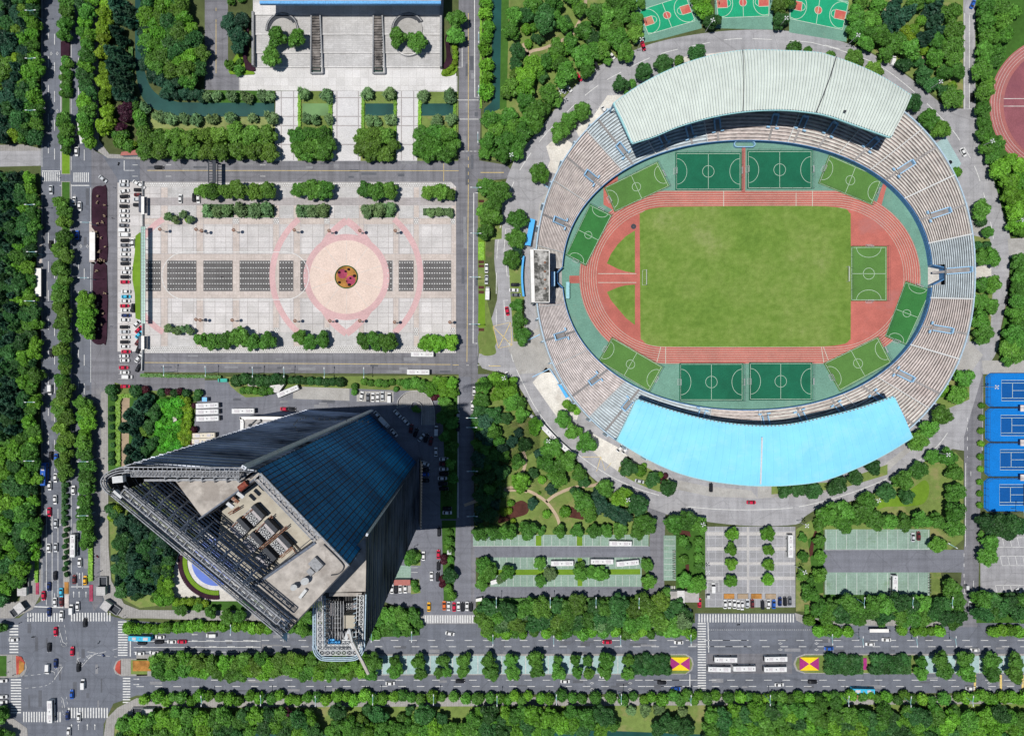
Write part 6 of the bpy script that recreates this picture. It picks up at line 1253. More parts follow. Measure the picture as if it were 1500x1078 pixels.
TR(B, 'Y', 'in the column east of the upper avenue', '155,2,9 153,18,10 152,40,12 158,33,9 151,57,11 149,78,10 153,101,9 151,118,10 158,126,9 152,143,10 154,147,8 158,163,10 152,186,12 161,180,9', 'y')
TR(Cn, 'C', 'beside the western canal', '172,8,13 178,25,12 172,48,10 180,62,9 165,78,11 175,82,12 185,92,12 168,100,12 180,112,12 172,122,12 186,128,13 176,138,11 190,145,10 193,18,9 192,35,8', 'y')
TR(B, 'P', 'near the bend of the western canal', '184,161,10 186,172,9 178,188,9', 'y'); TR(Bl, 'G', 'near the street corner north of the purple bed', '197,155,8 203,170,9 176,207,10 188,214,9 180,197,8 170,198,7 206,182,9', 'x'); TR(Sp, 'Y', 'beside the red-roofed corner shed', '191,210,8')
belt([(B, 'G'), (B, 'L'), (B, 'O'), (B, 'D')], 'in the grove between the western canal and the terrace road', '215,-20 262,-20 270,25 288,40 296,60 290,100 255,108 222,105 212,60', 10, 15, 1.12, seed=12)
TR(B, 'C', 'along the curved bank of the western canal', '213,20,11 212,45,11 214,75,11 213,95,10 224,112,10 236,118,10 247,128,10 259,120,9 240,138,8 270,138,8 281,138,8 292,140,9 258,140,7 275,126,8', 'x'); TR(B, 'G', 'alone near the road bend', '276,118,12'); TR(Sp, 'S', 'on the south bank of the western canal', '212,158,8 228,169,8 245,171,8')
# east canal and northern park
TR(Sp, 'L', 'between street and eastern canal', '713,4,10 712,20,10 714,37,9 713,52,9 717,50,7 712,70,10 713,92,11 715,113,11 713,134,11 716,128,8', 'y')
TR(B, 'G', 'in the park north of the stadium', '753,22,12 750,45,13 826,36,11 855,45,13 813,21,8 850,14,10 873,22,14 812,2,13 838,-4,12 780,7,14 817,70,14 853,83,15 870,73,13 860,104,11 798,90,11 827,110,17 820,93,12 803,135,15 815,146,10 835,64,12')
TR(B, 'D', 'in the park north of the stadium', '798,35,15 797,18,12 829,33,10 757,75,11 755,94,9 870,54,11 795,113,8 789,58,7 771,22,11 783,55,6'); TR(B, 'L', 'in the park north of the stadium', '835,68,11 780,93,15 771,110,14 815,88,11 770,128,14 845,8,9 788,105,10'); TR(B, 'O', 'in the park north of the stadium', '747,128,13 755,107,9 743,135,9'); TR(Bl, 'L', 'on the lawn of the park north of the stadium', '771,42,7 774,64,6 781,40,6 815,18,6')
TR(B, 'G', 'in the grove at the northwest bend of the ring road', '720,176,14 745,172,13 770,150,13 785,163,15 785,181,13 765,198,15 740,206,15 716,208,13 735,224,14 755,222,12 711,222,10 728,192,13 752,186,13 772,178,12 798,160,10')
TR(B, 'G', 'beside the ring road northwest of the stadium', '853,164,13 836,176,13 819,193,14 829,183,11'); TR(B, 'G', 'alone beside the dusty yard northwest of the stadium', '789,254,14')
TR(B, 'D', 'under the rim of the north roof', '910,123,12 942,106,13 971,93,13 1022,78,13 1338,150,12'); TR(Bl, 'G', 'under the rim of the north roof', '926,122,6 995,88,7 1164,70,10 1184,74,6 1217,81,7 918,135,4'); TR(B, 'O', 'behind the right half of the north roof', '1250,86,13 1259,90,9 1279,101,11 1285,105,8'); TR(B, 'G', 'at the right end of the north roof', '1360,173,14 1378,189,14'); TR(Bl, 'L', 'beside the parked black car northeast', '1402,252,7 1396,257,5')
TR(B, 'G', 'left of the green basketball courts', '887,25,16 912,22,14 932,27,10 907,55,16 915,77,12 880,72,13 889,88,7 900,4,12 922,6,13 900,40,12 888,52,12 940,6,7'); TR(B, 'O', 'left of the green basketball courts', '932,50,12 926,40,8')
TR(B, 'L', 'between the left and middle basketball courts', '1030,14,13 1025,2,11 1033,3,10'); TR(B, 'D', 'between the left and middle basketball courts', '1043,32,12'); TR(B, 'O', 'between the middle and right basketball courts', '1142,11,12 1152,2,10'); TR(B, 'D', 'between the middle and right basketball courts', '1144,31,12 1158,3,9')
TR(B, 'G', 'in the northeast grove', '1255,20,14 1255,43,14 1275,30,14 1285,10,13 1290,53,14 1310,58,14 1270,64,11 1300,78,12 1335,73,15 1343,4,12 1393,18,14 1400,43,14 1373,60,11 1395,68,15 1369,85,13 1398,83,12 1383,108,12 1403,105,11 1398,143,15 1365,-5,12 1262,2,12 1275,48,12 1320,68,12'); TR(B, 'D', 'in the northeast grove', '1324,94,11 1353,110,13 1365,123,10 1382,132,9 1383,70,9 1345,91,8'); TR(Cn, 'C', 'in the northeast grove', '1305,38,14 1305,20,12 1330,18,11 1365,15,13 1368,33,12 1355,57,12 1372,48,10 1318,30,10 1312,5,9'); TR(Bl, 'Y', 'in the northeast grove', '1328,44,7 1334,55,7 1355,74,6 1396,125,6'); TR(Bl, 'L', 'in the northeast grove', '1339,43,8 1291,86,5 1350,30,7')
TR(B, 'G', 'along the road beside the eastern running track', '1445,12,13 1469,10,14 1445,34,14 1467,30,13 1485,18,12 1449,55,13 1472,50,12 1443,73,12 1462,76,11 1441,87,10 1458,90,9 1441,104,14 1449,119,9 1441,135,13 1441,158,12 1441,179,10 1442,196,11 1459,212,13 1446,216,11 1454,230,11', 'y'); TR(B, 'L', 'below the eastern running track', '1466,246,15 1478,236,11 1492,244,12 1480,268,14 1496,265,13 1465,255,10 1483,288,14 1497,290,12 1489,307,14 1488,328,12 1497,338,10', 'y')
TR(B, 'G', 'at the right edge beside the ring road', '1495,384,13 1494,408,11 1492,424,12 1491,440,12 1489,460,13 1498,475,12 1484,489,14 1497,498,12 1478,513,14 1489,519,12 1477,526,9', 'y')
TR(B, 'G', 'between ring road and the eastern stand', '1437,308,13 1446,340,8 1454,376,12 1438,376,11 1438,417,11 1454,417,12 1437,443,11 1452,449,11 1438,468,14 1441,489,13', 'y'); TR(Bl, 'D', 'between ring road and the eastern stand', '1438,324,8 1433,359,6 1446,359,6', 'y')
TR(B, 'G', 'beside the ring road southeast of the stadium', '1414,555,14 1403,580,13 1380,608,14 1363,628,14 1345,644,14'); TR(Bl, 'L', 'beside the southeastern stand', '1384,570,6 1380,577,5 1396,545,6 1375,572,4')
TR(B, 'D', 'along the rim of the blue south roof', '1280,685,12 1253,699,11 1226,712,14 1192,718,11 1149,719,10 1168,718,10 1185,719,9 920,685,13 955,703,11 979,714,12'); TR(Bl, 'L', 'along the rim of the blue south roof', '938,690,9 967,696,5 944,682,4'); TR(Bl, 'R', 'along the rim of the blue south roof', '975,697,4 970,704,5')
TR(B, 'G', 'beside the dusty yard southwest of the stadium', '826,615,12 840,632,13 859,650,15'); TR(Bl, 'L', 'under the southwest stand railing', '838,597,7 830,592,6 845,601,6')
TR(B, 'G', 'between ring road and the western stand', '760,320,15 757,348,14 748,379,12 757,448,10 760,470,12 764,492,13', 'y'); TR(B, 'C', 'between ring road and the western stand', '758,369,9'); TR(B, 'G', 'in the verge between street and ring road', '712,275,12 731,280,16 722,298,14 718,318,16 710,341,12 707,310,9', 'y')
# south of the stadium
TR(B, 'G', 'round the triangular lawn southeast of the stadium', '1367,670,10 1389,669,14 1399,692,12 1400,720,14 1400,749,15 1398,774,14 1345,690,13 1323,704,14 1373,799,12'); TR(B, 'D', 'round the triangular lawn southeast of the stadium', '1300,720,14 1328,727,11'); TR(B, 'G', 'in the row behind the southeast car park', '1270,734,14 1216,755,18 1240,747,14 1258,752,14 1235,768,13 1285,763,15 1305,764,12 1325,765,12 1349,763,14 1372,763,12 1200,768,9')
TR(Bl, 'L', 'in the verge beside the tennis courts', '1439,594,4.5 1439,612,4.5 1438,631,4.8 1438,650,4.6 1437,669,4.5 1437,687,4.2 1436,706,4.4 1436,723,4.2 1436,740,4.4', 'y')
TR(B, 'D', 'below the tennis courts', '1446,765,14 1465,770,15 1485,766,14 1499,772,13 1455,775,10 1478,780,10'); TR(B, 'G', 'beside the road below the tennis courts', '1451,796,12 1448,814,13 1438,782,5 1436,790,4')
belt([(B, 'G'), (B, 'D'), (B, 'G')], 'between southeast car park and avenue', '1196,884 1405,880 1408,902 1395,908 1280,902 1200,905', 12, 15, 1.15, seed=21); TR(B, 'G', 'at the corner of the southeast car park', '1394,862,14'); belt([(B, 'G'), (B, 'D')], 'in the corner belt at the lower right', '1434,878 1540,872 1540,902 1436,900', 12, 15, 1.15, seed=22)
TR(Bl, 'L', 'in the kerb row north of the right avenue', '1200,925,8 1214,923,9 1226,926,8 1243,926,8 1322,923,8 1341,926,6 1353,925,7 1365,925,6 1377,925,8 1457,926,8 1470,924,8 1482,924,8 1494,926,8 1186,909,8'); TR(B, 'G', 'behind the kerb row north of the right avenue', '1327,911,9 1396,912,10 1262,910,7 1292,913,6')
belt([(B, 'G'), (B, 'D'), (B, 'O')], 'between southwest car park and avenue', '704,890 860,886 990,880 1008,905 990,918 850,912 760,916 706,918', 12, 15, 1.12, seed=23); belt([(Bl, 'L'), (Bl, 'G')], 'in the kerb row north of the middle avenue', '705,925 1016,922 1016,930 705,933', 6.5, 9, 1.5, seed=24, adj='small'); TR(B, 'S', 'in the belt behind the middle avenue', '735,912,13 880,915,12 765,900,11 1000,912,14')
TR(B, 'G', 'in the row above the southwest car park', '702,781,12 723,779,12 746,778,13 773,777,14 793,777,7 820,778,10 845,778,10 870,779,11 888,778,10 908,777,11 934,778,11 946,768,14'); TR(B, 'G', 'on the islands of the southwest car park', '707,827,12 715,838,12 706,853,10 743,837,11 790,825,8.5 791,850,9 852,840,11 867,839,9 880,840,11 949,827,9 950,851,10 718,828,8 850,830,8 975,868,8'); TR(B, 'S', 'on the middle island of the southwest car park', '807,840,9 733,848,7')
TR(B, 'G', 'in the garden left of the forecourt', '988,768,14 1007,762,13 1024,770,12 1004,851,11 1023,854,12 1016,858,10'); TR(Bl, 'G', 'in the garden left of the forecourt', '1001,793,8 1024,793,7 1002,820,7 1024,817,7 1023,829,6 1023,804,5 1008,800,6')
TR(B, 'L', 'in the left row of four on the forecourt', '1072,782,10 1071,804,9 1071,826,8.5 1071,850,8.5', 'y'); TR(B, 'L', 'in the right row of four on the forecourt', '1124,782,10 1125,806,8 1126,827,8.5 1125,848,8.5', 'y'); TR(B, 'G', 'in the garden right of the forecourt', '1176,787,7 1200,792,9 1176,815,8 1201,815,9 1201,842,11 1176,842,9 1186,869,13 1190,850,8')
TR(B, 'G', 'in the park southwest of the stadium', '709,563,12 705,585,11 751,589,13 764,608,11 808,655,14 758,677,11 800,680,14 830,675,14 849,693,12 816,700,13 887,715,12 853,733,15 865,750,13 943,765,12 762,590,9 818,683,12'); TR(B, 'L', 'in the park southwest of the stadium', '730,556,13 748,570,12 730,578,12 783,625,12 763,707,14 750,560,9 910,728,15'); TR(B, 'D', 'in the park southwest of the stadium', '724,608,13 741,614,9 768,652,10 933,738,15 780,693,8 845,723,10 854,706,9 703,600,9'); TR(B, 'C', 'in the park southwest of the stadium', '880,738,13 895,750,13 913,758,12 760,635,7 789,665,8 750,648,9 741,689,7 779,738,8 808,717,8 875,722,9 900,742,10'); TR(Bl, 'L', 'on the lawn of the park southwest of the stadium', '794,703,6 748,737,5 801,753,6 828,750,8 736,704,4 790,722,2.5 737,730,3'); TR(Bl, 'Y', 'on the red planting bed of the southern park', '738,750,6 746,748,5 752,763,4')
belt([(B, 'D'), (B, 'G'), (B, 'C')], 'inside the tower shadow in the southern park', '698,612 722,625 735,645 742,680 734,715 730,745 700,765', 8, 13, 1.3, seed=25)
# around the tower
TR(Bl, 'D', 'in the row along the street north of the tower', '346,558,9 358,555,8 370,557,8 380,558,8 391,558,8 403,555,8 413,557,7 427,557,6 436,557,6 445,558,6 455,558,6 466,559,6 477,560,6 487,559,6 498,560,7'); TR(Bl, 'G', 'east of the row along the street north of the tower', '519,566,5 519,574,5 533,559,5 543,561,5 554,561,6 564,562,6 574,560,5 585,560,5 596,562,8 607,561,9 618,565,9 580,570,4'); TR(B, 'L', 'at the corner northeast of the tower', '631,568,11 648,561,9 661,562,9 652,573,10 665,575,8 640,560,8'); TR(Bl, 'R', 'at the corner northeast of the tower', '636,582,5 644,577,5'); TR(Bl, 'G', 'on the island north of the low podium', '356,572,5 365,571,6 374,573,5 385,573,7 397,572,6 402,567,5')
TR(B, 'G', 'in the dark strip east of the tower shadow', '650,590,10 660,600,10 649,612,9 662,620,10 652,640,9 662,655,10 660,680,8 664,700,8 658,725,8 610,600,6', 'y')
TR(Cn, 'C', 'in the lawn west of the tower', '210,594,14 192,608,11 203,617,12 183,626,9 203,648,10 192,659,10 204,666,11 191,676,9 216,585,10 200,632,10', 'y'); TR(B, 'D', 'in the lawn west of the tower', '226,604,11 219,625,10 224,648,10 213,660,9'); TR(B, 'O', 'in the lawn west of the tower', '210,630,8'); belt([(Bl, 'V')], 'filling the lawn between conifers and yellow hedge', '233,588 262,588 262,655 236,662 230,640', 5, 8, 1.1, seed=27, adj='low'); belt([(Bl, 'Y')], 'along the hedge beside parked buses', '264,585 278,585 277,648 264,652', 4, 6, 1.2, seed=28, adj='low')
TR(Bl, 'D', 'in the clipped column along the sidewalk west of the tower', '162,571,8 163,599,4 163,612,5 164,625,4 163,639,5 165,652,4 163,666,5 163,677,5 166,583,5', 'y'); TR(Bl, 'R', 'beside the parked white buses', '284,594,4 284,629,4.5 284,638,4.5 283,650,4.5', 'y'); TR(Bl, 'D', 'in the verge beside the blue hut', '198,573,9 236,575,6 255,576,6 272,576,6 290,576,6 288,583,5'); TR(Bl, 'R', 'in the verge beside the blue hut', '212,571,6 246,574,5 263,573,5'); TR(Bl, 'D', 'beneath the tower nose', '160,745,7 167,752,8 172,765,6', 'y'); TR(Bl, 'Y', 'beneath the tower nose', '170,748,7 163,758,6')
belt([(Cn, 'C'), (B, 'D'), (B, 'C')], 'in the garden southwest of the tower', '176,760 205,760 248,800 246,835 205,875 180,870 168,840', 8, 12, 1.1, seed=29); belt([(B, 'L')], 'at the east edge of the garden southwest of the tower', '232,800 250,810 250,880 225,880 236,840', 6, 9, 1.15, seed=30)
TR(Bl, 'L', 'in the kerb row north of the avenue, west of the towers', '188,920,9 198,921,7 206,922,7 217,921,7 228,922,7 238,921,7 246,920,8 260,920,8 270,919,8 281,918,9 292,917,8 303,919,7 313,918,7 327,918,8 346,918,8 359,918,7 370,921,8 380,921,8 392,922,7'); TR(B, 'G', 'along the sidewalk below the fountain', '265,893,9 309,897,9 333,903,11 352,902,9 290,890,7'); TR(Bl, 'Y', 'in the hedge below the fountain', '258,882,6 268,882,6 279,881,6 290,882,6 300,884,5')
TR(B, 'G', 'between the two towers and the avenue', '428,920,9 443,920,11 437,901,9 450,905,10 420,918,8 452,925,7'); TR(B, 'G', 'east of the lower tower beside the avenue', '571,901,12 587,901,12 604,901,11 567,920,11 548,927,10 580,922,10 600,925,10 590,915,10 556,912,9 612,915,7'); TR(Bl, 'G', 'on parking islands east of the lower tower', '597,815,7 604,812,7 611,815,6 608,822,5 606,855,5 609,863,5 598,823,6'); TR(Bl, 'R', 'in the shrub strip east of the towers', '650,816,5 650,822,5 648,848,5 648,856,5 563,893,5', 'y'); TR(Bl, 'G', 'in the shrub strip east of the towers', '658,780,5 657,792,7 655,799,5 660,806,5 660,820,5 662,873,7 657,862,6', 'y'); TR(B, 'D', 'in the shrub strip east of the towers', '659,842,11')
# median of the southern avenue and its south side
belt([(B, 'G'), (B, 'O'), (B, 'L')], 'in the wide median west of the lower tower', '226,965 538,966 538,985 226,988', 10.5, 13.5, 1.02, seed=31, adj='closely planted')
TR(B, 'G', 'on the paved median between lower tower and yellow bed', '547,970,13 543,986,10 579,968,9 580,983,11 613,968,11 616,986,9 649,968,10 642,985,7 654,985,7 680,968,11 678,985,9 716,967,11 720,984,12 749,967,10 750,986,11 785,966,12 787,983,11 817,967,7 818,984,12 843,967,9 861,969,8 846,985,9 863,986,8 888,966,12 887,983,11 921,966,9 920,986,9')
TR(B, 'G', 'on the paved median at the right end of the avenue', '1351,969,9 1349,986,10 1379,966,12 1384,984,12 1415,965,12 1417,986,12 1453,967,12 1453,986,12 1489,968,12 1487,988,12')
belt([(Bl, 'D')], 'in the dark median hedge left of the yellow bed', '928,962 978,962 978,984 928,984', 5, 7, 1.15, seed=32, adj='small'); belt([(Bl, 'D')], 'in the dark median hedges right of the yellow bed', '1210,962 1260,962 1260,983 1210,983', 5, 7, 1.2, seed=33, adj='small'); belt([(Bl, 'D')], 'in the dark median hedges right of the magenta bed', '1278,962 1330,962 1330,983 1278,983', 5, 7, 1.2, seed=34, adj='small')
kr = random.Random(5)
belt([(Bl, 'L'), (Bl, 'G')], 'in the kerb row south of the avenue, left half', '205,1019 700,1018 700,1026 205,1028', 6.5, 9, 1.5, seed=35, adj='small'); belt([(Bl, 'L'), (Bl, 'G')], 'in the kerb row south of the avenue, right half', '702,1018 1232,1018 1285,1018 1520,1018 1520,1026 702,1026', 6.5, 9, 1.5, seed=36, adj='small')
belt([(B, 'G'), (B, 'D'), (B, 'L')], 'in the wood along the bottom edge, left quarter', '182,1060 260,1044 400,1046 460,1049 470,1075 380,1068 330,1085 170,1090', 10, 15, 1.12, seed=37); TR(B, 'P', 'in the bottom edge wood left of centre', '392,1047,9 405,1050,10 420,1045,9 440,1048,8'); belt([(B, 'L'), (B, 'G'), (B, 'G')], 'in the canal-side wood along the bottom edge, second quarter', '480,1062 560,1062 690,1066 700,1090 480,1090', 9, 13, 1.12, seed=38); TR(B, 'D', 'on the bottom lawn below the towers', '495,1042,12 555,1048,13 622,1046,14 540,1040,9 600,1040,7 510,1060,8 645,1055,10'); TR(Bl, 'O', 'on the bottom lawn below the towers', '512,1055,7 528,1052,7 535,1060,6 588,1052,7 598,1056,6 607,1052,6 575,1062,6')
belt([(B, 'L'), (B, 'G'), (B, 'D')], 'in the bottom edge wood below the southwest car park', '690,1045 890,1042 900,1062 880,1066 800,1072 690,1078', 10, 15, 1.12, seed=39); TR(B, 'D', 'beside the bottom lawn left of the zebra crossing', '985,1062,14 1005,1066,13 965,1068,12 975,1055,10'); TR(B, 'S', 'behind the kerb row left of the zebra crossing', '945,1040,9 965,1038,8 925,1040,7 1000,1042,7')
belt([(B, 'G'), (B, 'D'), (B, 'L')], 'in the bottom edge wood below the bus bay', '1042,1040 1190,1038 1195,1078 1040,1082', 11, 15, 1.1, seed=40); belt([(B, 'G'), (B, 'D'), (B, 'L')], 'in the wood at the bottom right', '1195,1048 1540,1046 1540,1090 1195,1090', 10, 15, 1.1, seed=41); TR(B, 'G', 'between bottom right wood and kerb row', '1203,1030,12 1225,1032,10 1295,1040,12 1330,1042,9 1370,1040,10 1400,1042,9')
TR(B, 'G', 'at the lower left corner of the crossing', '-2,1048,12 5,1043,9 -5,1075,12 12,1078,8 0,920,9')
# dense woods read as one mass: one object
def woodland():
    src = bpy.data.collections.new('crown_shapes'); order = []
    for k in ('broad', 'conifer'):
        for i, me in enumerate(CM[k]): o = bpy.data.objects.new('wood_%02d_%s' % (len(order), k), me); src.objects.link(o); order.append(k)
    nb = len(CM['broad']); pos = []; scl = []; rot = []; idx = []; tint = []
    for k, h, x, y, r in wood:
        rm = r * S * 1.12; s = tr.uniform(.92, 1.12); zc = 1.1 * rm * s; p = W((x, y), zc); rm *= (H - zc) / H; pos.append((p[0], p[1], 0)); scl.append((rm, rm, rm * s)); rot.append((0, 0, tr.uniform(0, 6.28)))
        idx.append(tr.randrange(nb) if k != 'conifer' else nb + tr.randrange(len(CM['conifer']))); c = HUE[h][0]; v = tr.uniform(.86, 1.16); tint.append((c[0] * v * tr.uniform(.88, 1.12), c[1] * v, c[2] * v, 1))
    me = bpy.data.meshes.new('woodland'); me.from_pydata(pos, [], []); n = len(pos)
    for nm, ty, vals, key in (('scl', 'FLOAT_VECTOR', scl, 'vector'), ('rot', 'FLOAT_VECTOR', rot, 'vector'), ('idx', 'INT', idx, 'value'), ('tint', 'FLOAT_COLOR', tint, 'color'), ('wood', 'FLOAT', [1.0] * n, 'value')):
        a = me.attributes.new(nm, ty, 'POINT'); a.data.foreach_set(key, np.array(vals, dtype=np.int32 if ty == 'INT' else np.float32).ravel())
    me.materials.append(M['leaf']); o = bpy.data.objects.new('woodland', me); COL.objects.link(o); tag(o, kind='stuff')
    t = bpy.data.node_groups.new('woodland', 'GeometryNodeTree'); t.interface.new_socket('Geometry', in_out='INPUT', socket_type='NodeSocketGeometry'); t.interface.new_socket('Geometry', in_out='OUTPUT', socket_type='NodeSocketGeometry')
    N = t.nodes.new; gi, go, ip, ci = N('NodeGroupInput'), N('NodeGroupOutput'), N('GeometryNodeInstanceOnPoints'), N('GeometryNodeCollectionInfo')
    ci.inputs['Collection'].default_value = src; ci.inputs['Separate Children'].default_value = True; ci.inputs['Reset Children'].default_value = True; ip.inputs['Pick Instance'].default_value = True
    def at(nm, ty): a = N('GeometryNodeInputNamedAttribute'); a.data_type = ty; a.inputs['Name'].default_value = nm; return a.outputs['Attribute']
    l = t.links.new; l(gi.outputs[0], ip.inputs['Points']); l(ci.outputs[0], ip.inputs['Instance']); l(at('idx', 'INT'), ip.inputs['Instance Index']); l(at('scl', 'FLOAT_VECTOR'), ip.inputs['Scale'])
    er = N('FunctionNodeEulerToRotation'); l(at('rot', 'FLOAT_VECTOR'), er.inputs[0]); l(er.outputs[0], ip.inputs['Rotation']); l(ip.outputs[0], go.inputs[0])
    o.modifiers.new('scatter', 'NODES').node_group = t
woodland()
# ------------------------------------------------------------------ vehicles
def loft(k, st, m=0):                      # stations: (x, half width low, half width high, z low, z high)
    n = len(k.v)
    for x, wl, wh, zl, zh in st: k.v += [(x, -wl, zl), (x, -wh, zh), (x, wh, zh), (x, wl, zl)]
    for i in range(len(st) - 1):
        for j in range(4): a, b_ = n + i * 4 + j, n + i * 4 + (j + 1) % 4; k.f.append((a + 4, b_ + 4, b_, a)); k.m.append(m)
    k.f.append((n, n + 1, n + 2, n + 3)); k.m.append(m); e = n + (len(st) - 1) * 4; k.f.append((e + 3, e + 2, e + 1, e)); k.m.append(m)
def car_proto(kind):
    r = empty(kind)
    L, wd = {'car': (4.6, .92), 'van': (5.0, .95), 'truck': (6.4, 1.05)}[kind]; h = L / 2; k = MB()
    if kind == 'car':
        loft(k, [(-h, .62, .60, .4, .82), (-h + .25, .84, .80, .28, .98), (-h + 1.0, .92, .84, .25, 1.02), (.5, .92, .84, .25, 1.0), (h - .9, .90, .80, .25, .92), (h - .2, .80, .72, .3, .78), (h, .6, .55, .4, .66)])
        loft(k, [(-.95, .60, .58, 1.40, 1.44), (-.5, .64, .62, 1.41, 1.49), (.35, .62, .60, 1.41, 1.48), (.62, .58, .56, 1.38, 1.42)])
        gl = [(-1.75, .72, .70, .99, 1.02), (-1.05, .76, .60, 1.0, 1.40), (.62, .76, .60, 1.0, 1.40), (1.45, .74, .72, .96, .99)]
    elif kind == 'van':
        loft(k, [(-h, .85, .80, .35, 1.5), (-h + .1, .92, .86, .28, 1.72), (.9, .93, .86, .25, 1.78), (1.05, .93, .88, .25, 1.15), (h - .15, .88, .8, .28, 1.0), (h, .7, .65, .4, .8)])
        gl = [(.9, .84, .80, 1.12, 1.70), (1.0, .84, .76, 1.12, 1.68), (1.75, .84, .8, 1.05, 1.1)]
    else:
        loft(k, [(-h, 1.0, 1.0, .5, 2.5), (1.2, 1.0, 1.0, .5, 2.5)]); loft(k, [(1.35, .98, .92, .4, 2.0), (2.6, .98, .9, .4, 1.95), (2.75, .98, .9, .4, 1.2), (h, .9, .85, .45, 1.0)]); gl = [(2.4, .9, .8, 1.25, 1.8), (2.68, .9, .82, 1.2, 1.7), (2.95, .88, .84, 1.05, 1.15)]
    k.build('body', M['carpaint'], r)
    k = MB(); loft(k, gl); k.build('window', M['carglass'], r)
    wh = None
    for x in (-h * .6, h * .6):
        for y in (-wd + .1, wd - .1):
            if wh is None: k = MB(); k.tube((0, -.11, .33), (0, .11, .33), .33, .33, 12); wh = k.build('wheel', M['tyre'], r); wh.location = (x, y, 0); k = MB(); k.tube((0, -.12, .33), (0, .12, .33), .19, .19, 8); rim = k.build('rim', M['steelg'], wh)
            else: c = copy_tree(wh, r); c.location = (x, y, 0)
    hl = None
    for y in (-.55, .55):
        if hl is None: k = MB(); k.box((0, 0, 0), (.14, .32, .16)); hl = k.build('headlight', M['lamp_glass'], r)
        else: hl = copy_tree(hl, r)
        hl.location = (h - .08, y, .72)
    return r
PROTO = {k: car_proto(k) for k in ('car', 'van', 'truck')}
def bus_proto():
    r = empty('bus'); k = MB(); L = 11.4; h = L / 2
    loft(k, [(-h, 1.15, 1.08, .4, 2.9), (-h + .15, 1.25, 1.18, .3, 3.05), (h - .5, 1.25, 1.18, .3, 3.05), (h - .2, 1.24, 1.15, .3, 2.6)]); k.build('body', M['carpaint'], r)
    k = MB(); loft(k, [(h - .55, 1.2, 1.12, 1.0, 3.0), (h, 1.2, 1.1, .9, 2.2)]); k.build('windscreen', M['carglass'], r)
    for y in (-1, 1): k = MB(); k.box((-.3, y * 1.235, 1.75), (L - 1.2, .06, .9)); k.build('window_band', M['carglass'], r)
    for x, l_, w2, mt in ((-3.2, 2.4, 1.5, 'louvre'), (2.4, 1.9, 1.4, 'louvre'), (-.4, .6, .6, 'steelg'), (4.2, .6, .6, 'steelg')): k = MB(); k.box((x, 0, 3.12), (l_, w2, .18)); k.build('roof_unit', M[mt], r)
    wh = None
    for x in (-3.1, 3.2):
        for y in (-1.1, 1.1):
            if wh is None: k = MB(); k.tube((0, -.15, .48), (0, .15, .48), .48, .48, 12); wh = k.build('wheel', M['tyre'], r); wh.location = (x, y, 0)
            else: c = copy_tree(wh, r); c.location = (x, y, 0)
    return r
PROTO['bus'] = bus_proto(); used_p = set()
CC = {'w': ((.66, .66, .655), 'white'), 's': ((.48, .50, .52), 'silver'), 'k': ((.012, .013, .018), 'black'), 'g': ((.13, .14, .16), 'dark grey'), 'r': ((.50, .012, .05), 'red'), 'b': ((.02, .10, .42), 'blue'), 'c': ((.05, .42, .62), 'cyan'), 'y': ((.70, .36, .02), 'yellow'), 'o': ((.60, .13, .03), 'orange'), 'm': ((.13, .025, .03), 'maroon'), 'n': ((.012, .03, .12), 'navy blue'), 't': ((.05, .38, .30), 'teal'), 'e': ((.62, .56, .45), 'beige')}
def set_color(o, c):
    o.color = (*c, 1)
    for ch in o.children: set_color(ch, c)
def CARS(place, s, axis='y', kind='car', state='parked'):
    items = []
    for q in s.split():
        a = q.split(','); items.append((float(a[0]), float(a[1]), a[2], a[3], a[4] if len(a) > 4 else kind))
    cnt = {}; tot = {}
    for it in items: tot[(it[3], it[4])] = tot.get((it[3], it[4]), 0) + 1
    for it in sorted(items, key=lambda i: i[1] if axis == 'y' else i[0]):
        x, y, d, c, kd = it; key = (c, kd); cnt[key] = cnt.get(key, 0) + 1; nm = {'car': 'car', 'van': 'van', 'truck': 'truck', 'bus': 'bus'}[kd]
        lb = '%s %s %s %s' % (CC[c][1], nm, state, place)
        if tot[key] > 1: lb = '%s %s %s from the %s, %s %s' % (ordn(cnt[key]), CC[c][1], nm, 'north' if axis == 'y' else 'west', state, place)
        o = PROTO[kd] if kd not in used_p else copy_tree(PROTO[kd]); used_p.add(kd)
        ang = {'h': 0, 'H': 180, 'v': 90, 'V': -90}.get(d); ang = float(d) if ang is None else ang
        p = W((x, y), 1.2 if kd != 'bus' else 2.8); o.location = (p[0], p[1], .06); o.rotation_euler = (0, 0, R(ang + (x * 7 + y * 3) % 3 - 1.5)); o.name = {'car': 'parked_car' if state == 'parked' else 'moving_car'}.get(kd, kd)
        tag(o, lb, nm, '%ss %s' % (nm, place)); set_color(o, CC[c][0])
CARS('in the first column beside the plaza', '181,266,H,w 181,271,h,s 181.5,280,12,w 181.5,287.5,6,k 181,294.5,h,w 181,302,h,k 181,309,H,w 181,316,h,w 181.5,323,H,w 180.5,330,h,g 181,337,h,w,van 181,344,H,w,van 182.5,352,h,k 182.5,359,h,g 182.5,366,H,s 182.5,372.6,h,w 183,380,h,g 182.5,386,h,k 186.7,393,H,w 183.5,399,h,w 182.5,405.6,h,k 182.5,413,h,r 183.5,427,H,w 184,434.5,h,c 183,441,h,w 182,448,h,r 183,454.6,H,w 184,462,h,n 182,468.6,h,w 181.5,479,h,k 182,486,H,s 182.5,494,h,w 182,501,h,k 182,507.5,h,w 184,515,h,r 181,521.5,H,w 182,528,h,w 180.5,538.5,h,r 182,545.5,H,w 186,552,h,w,van 183,566,h,r')
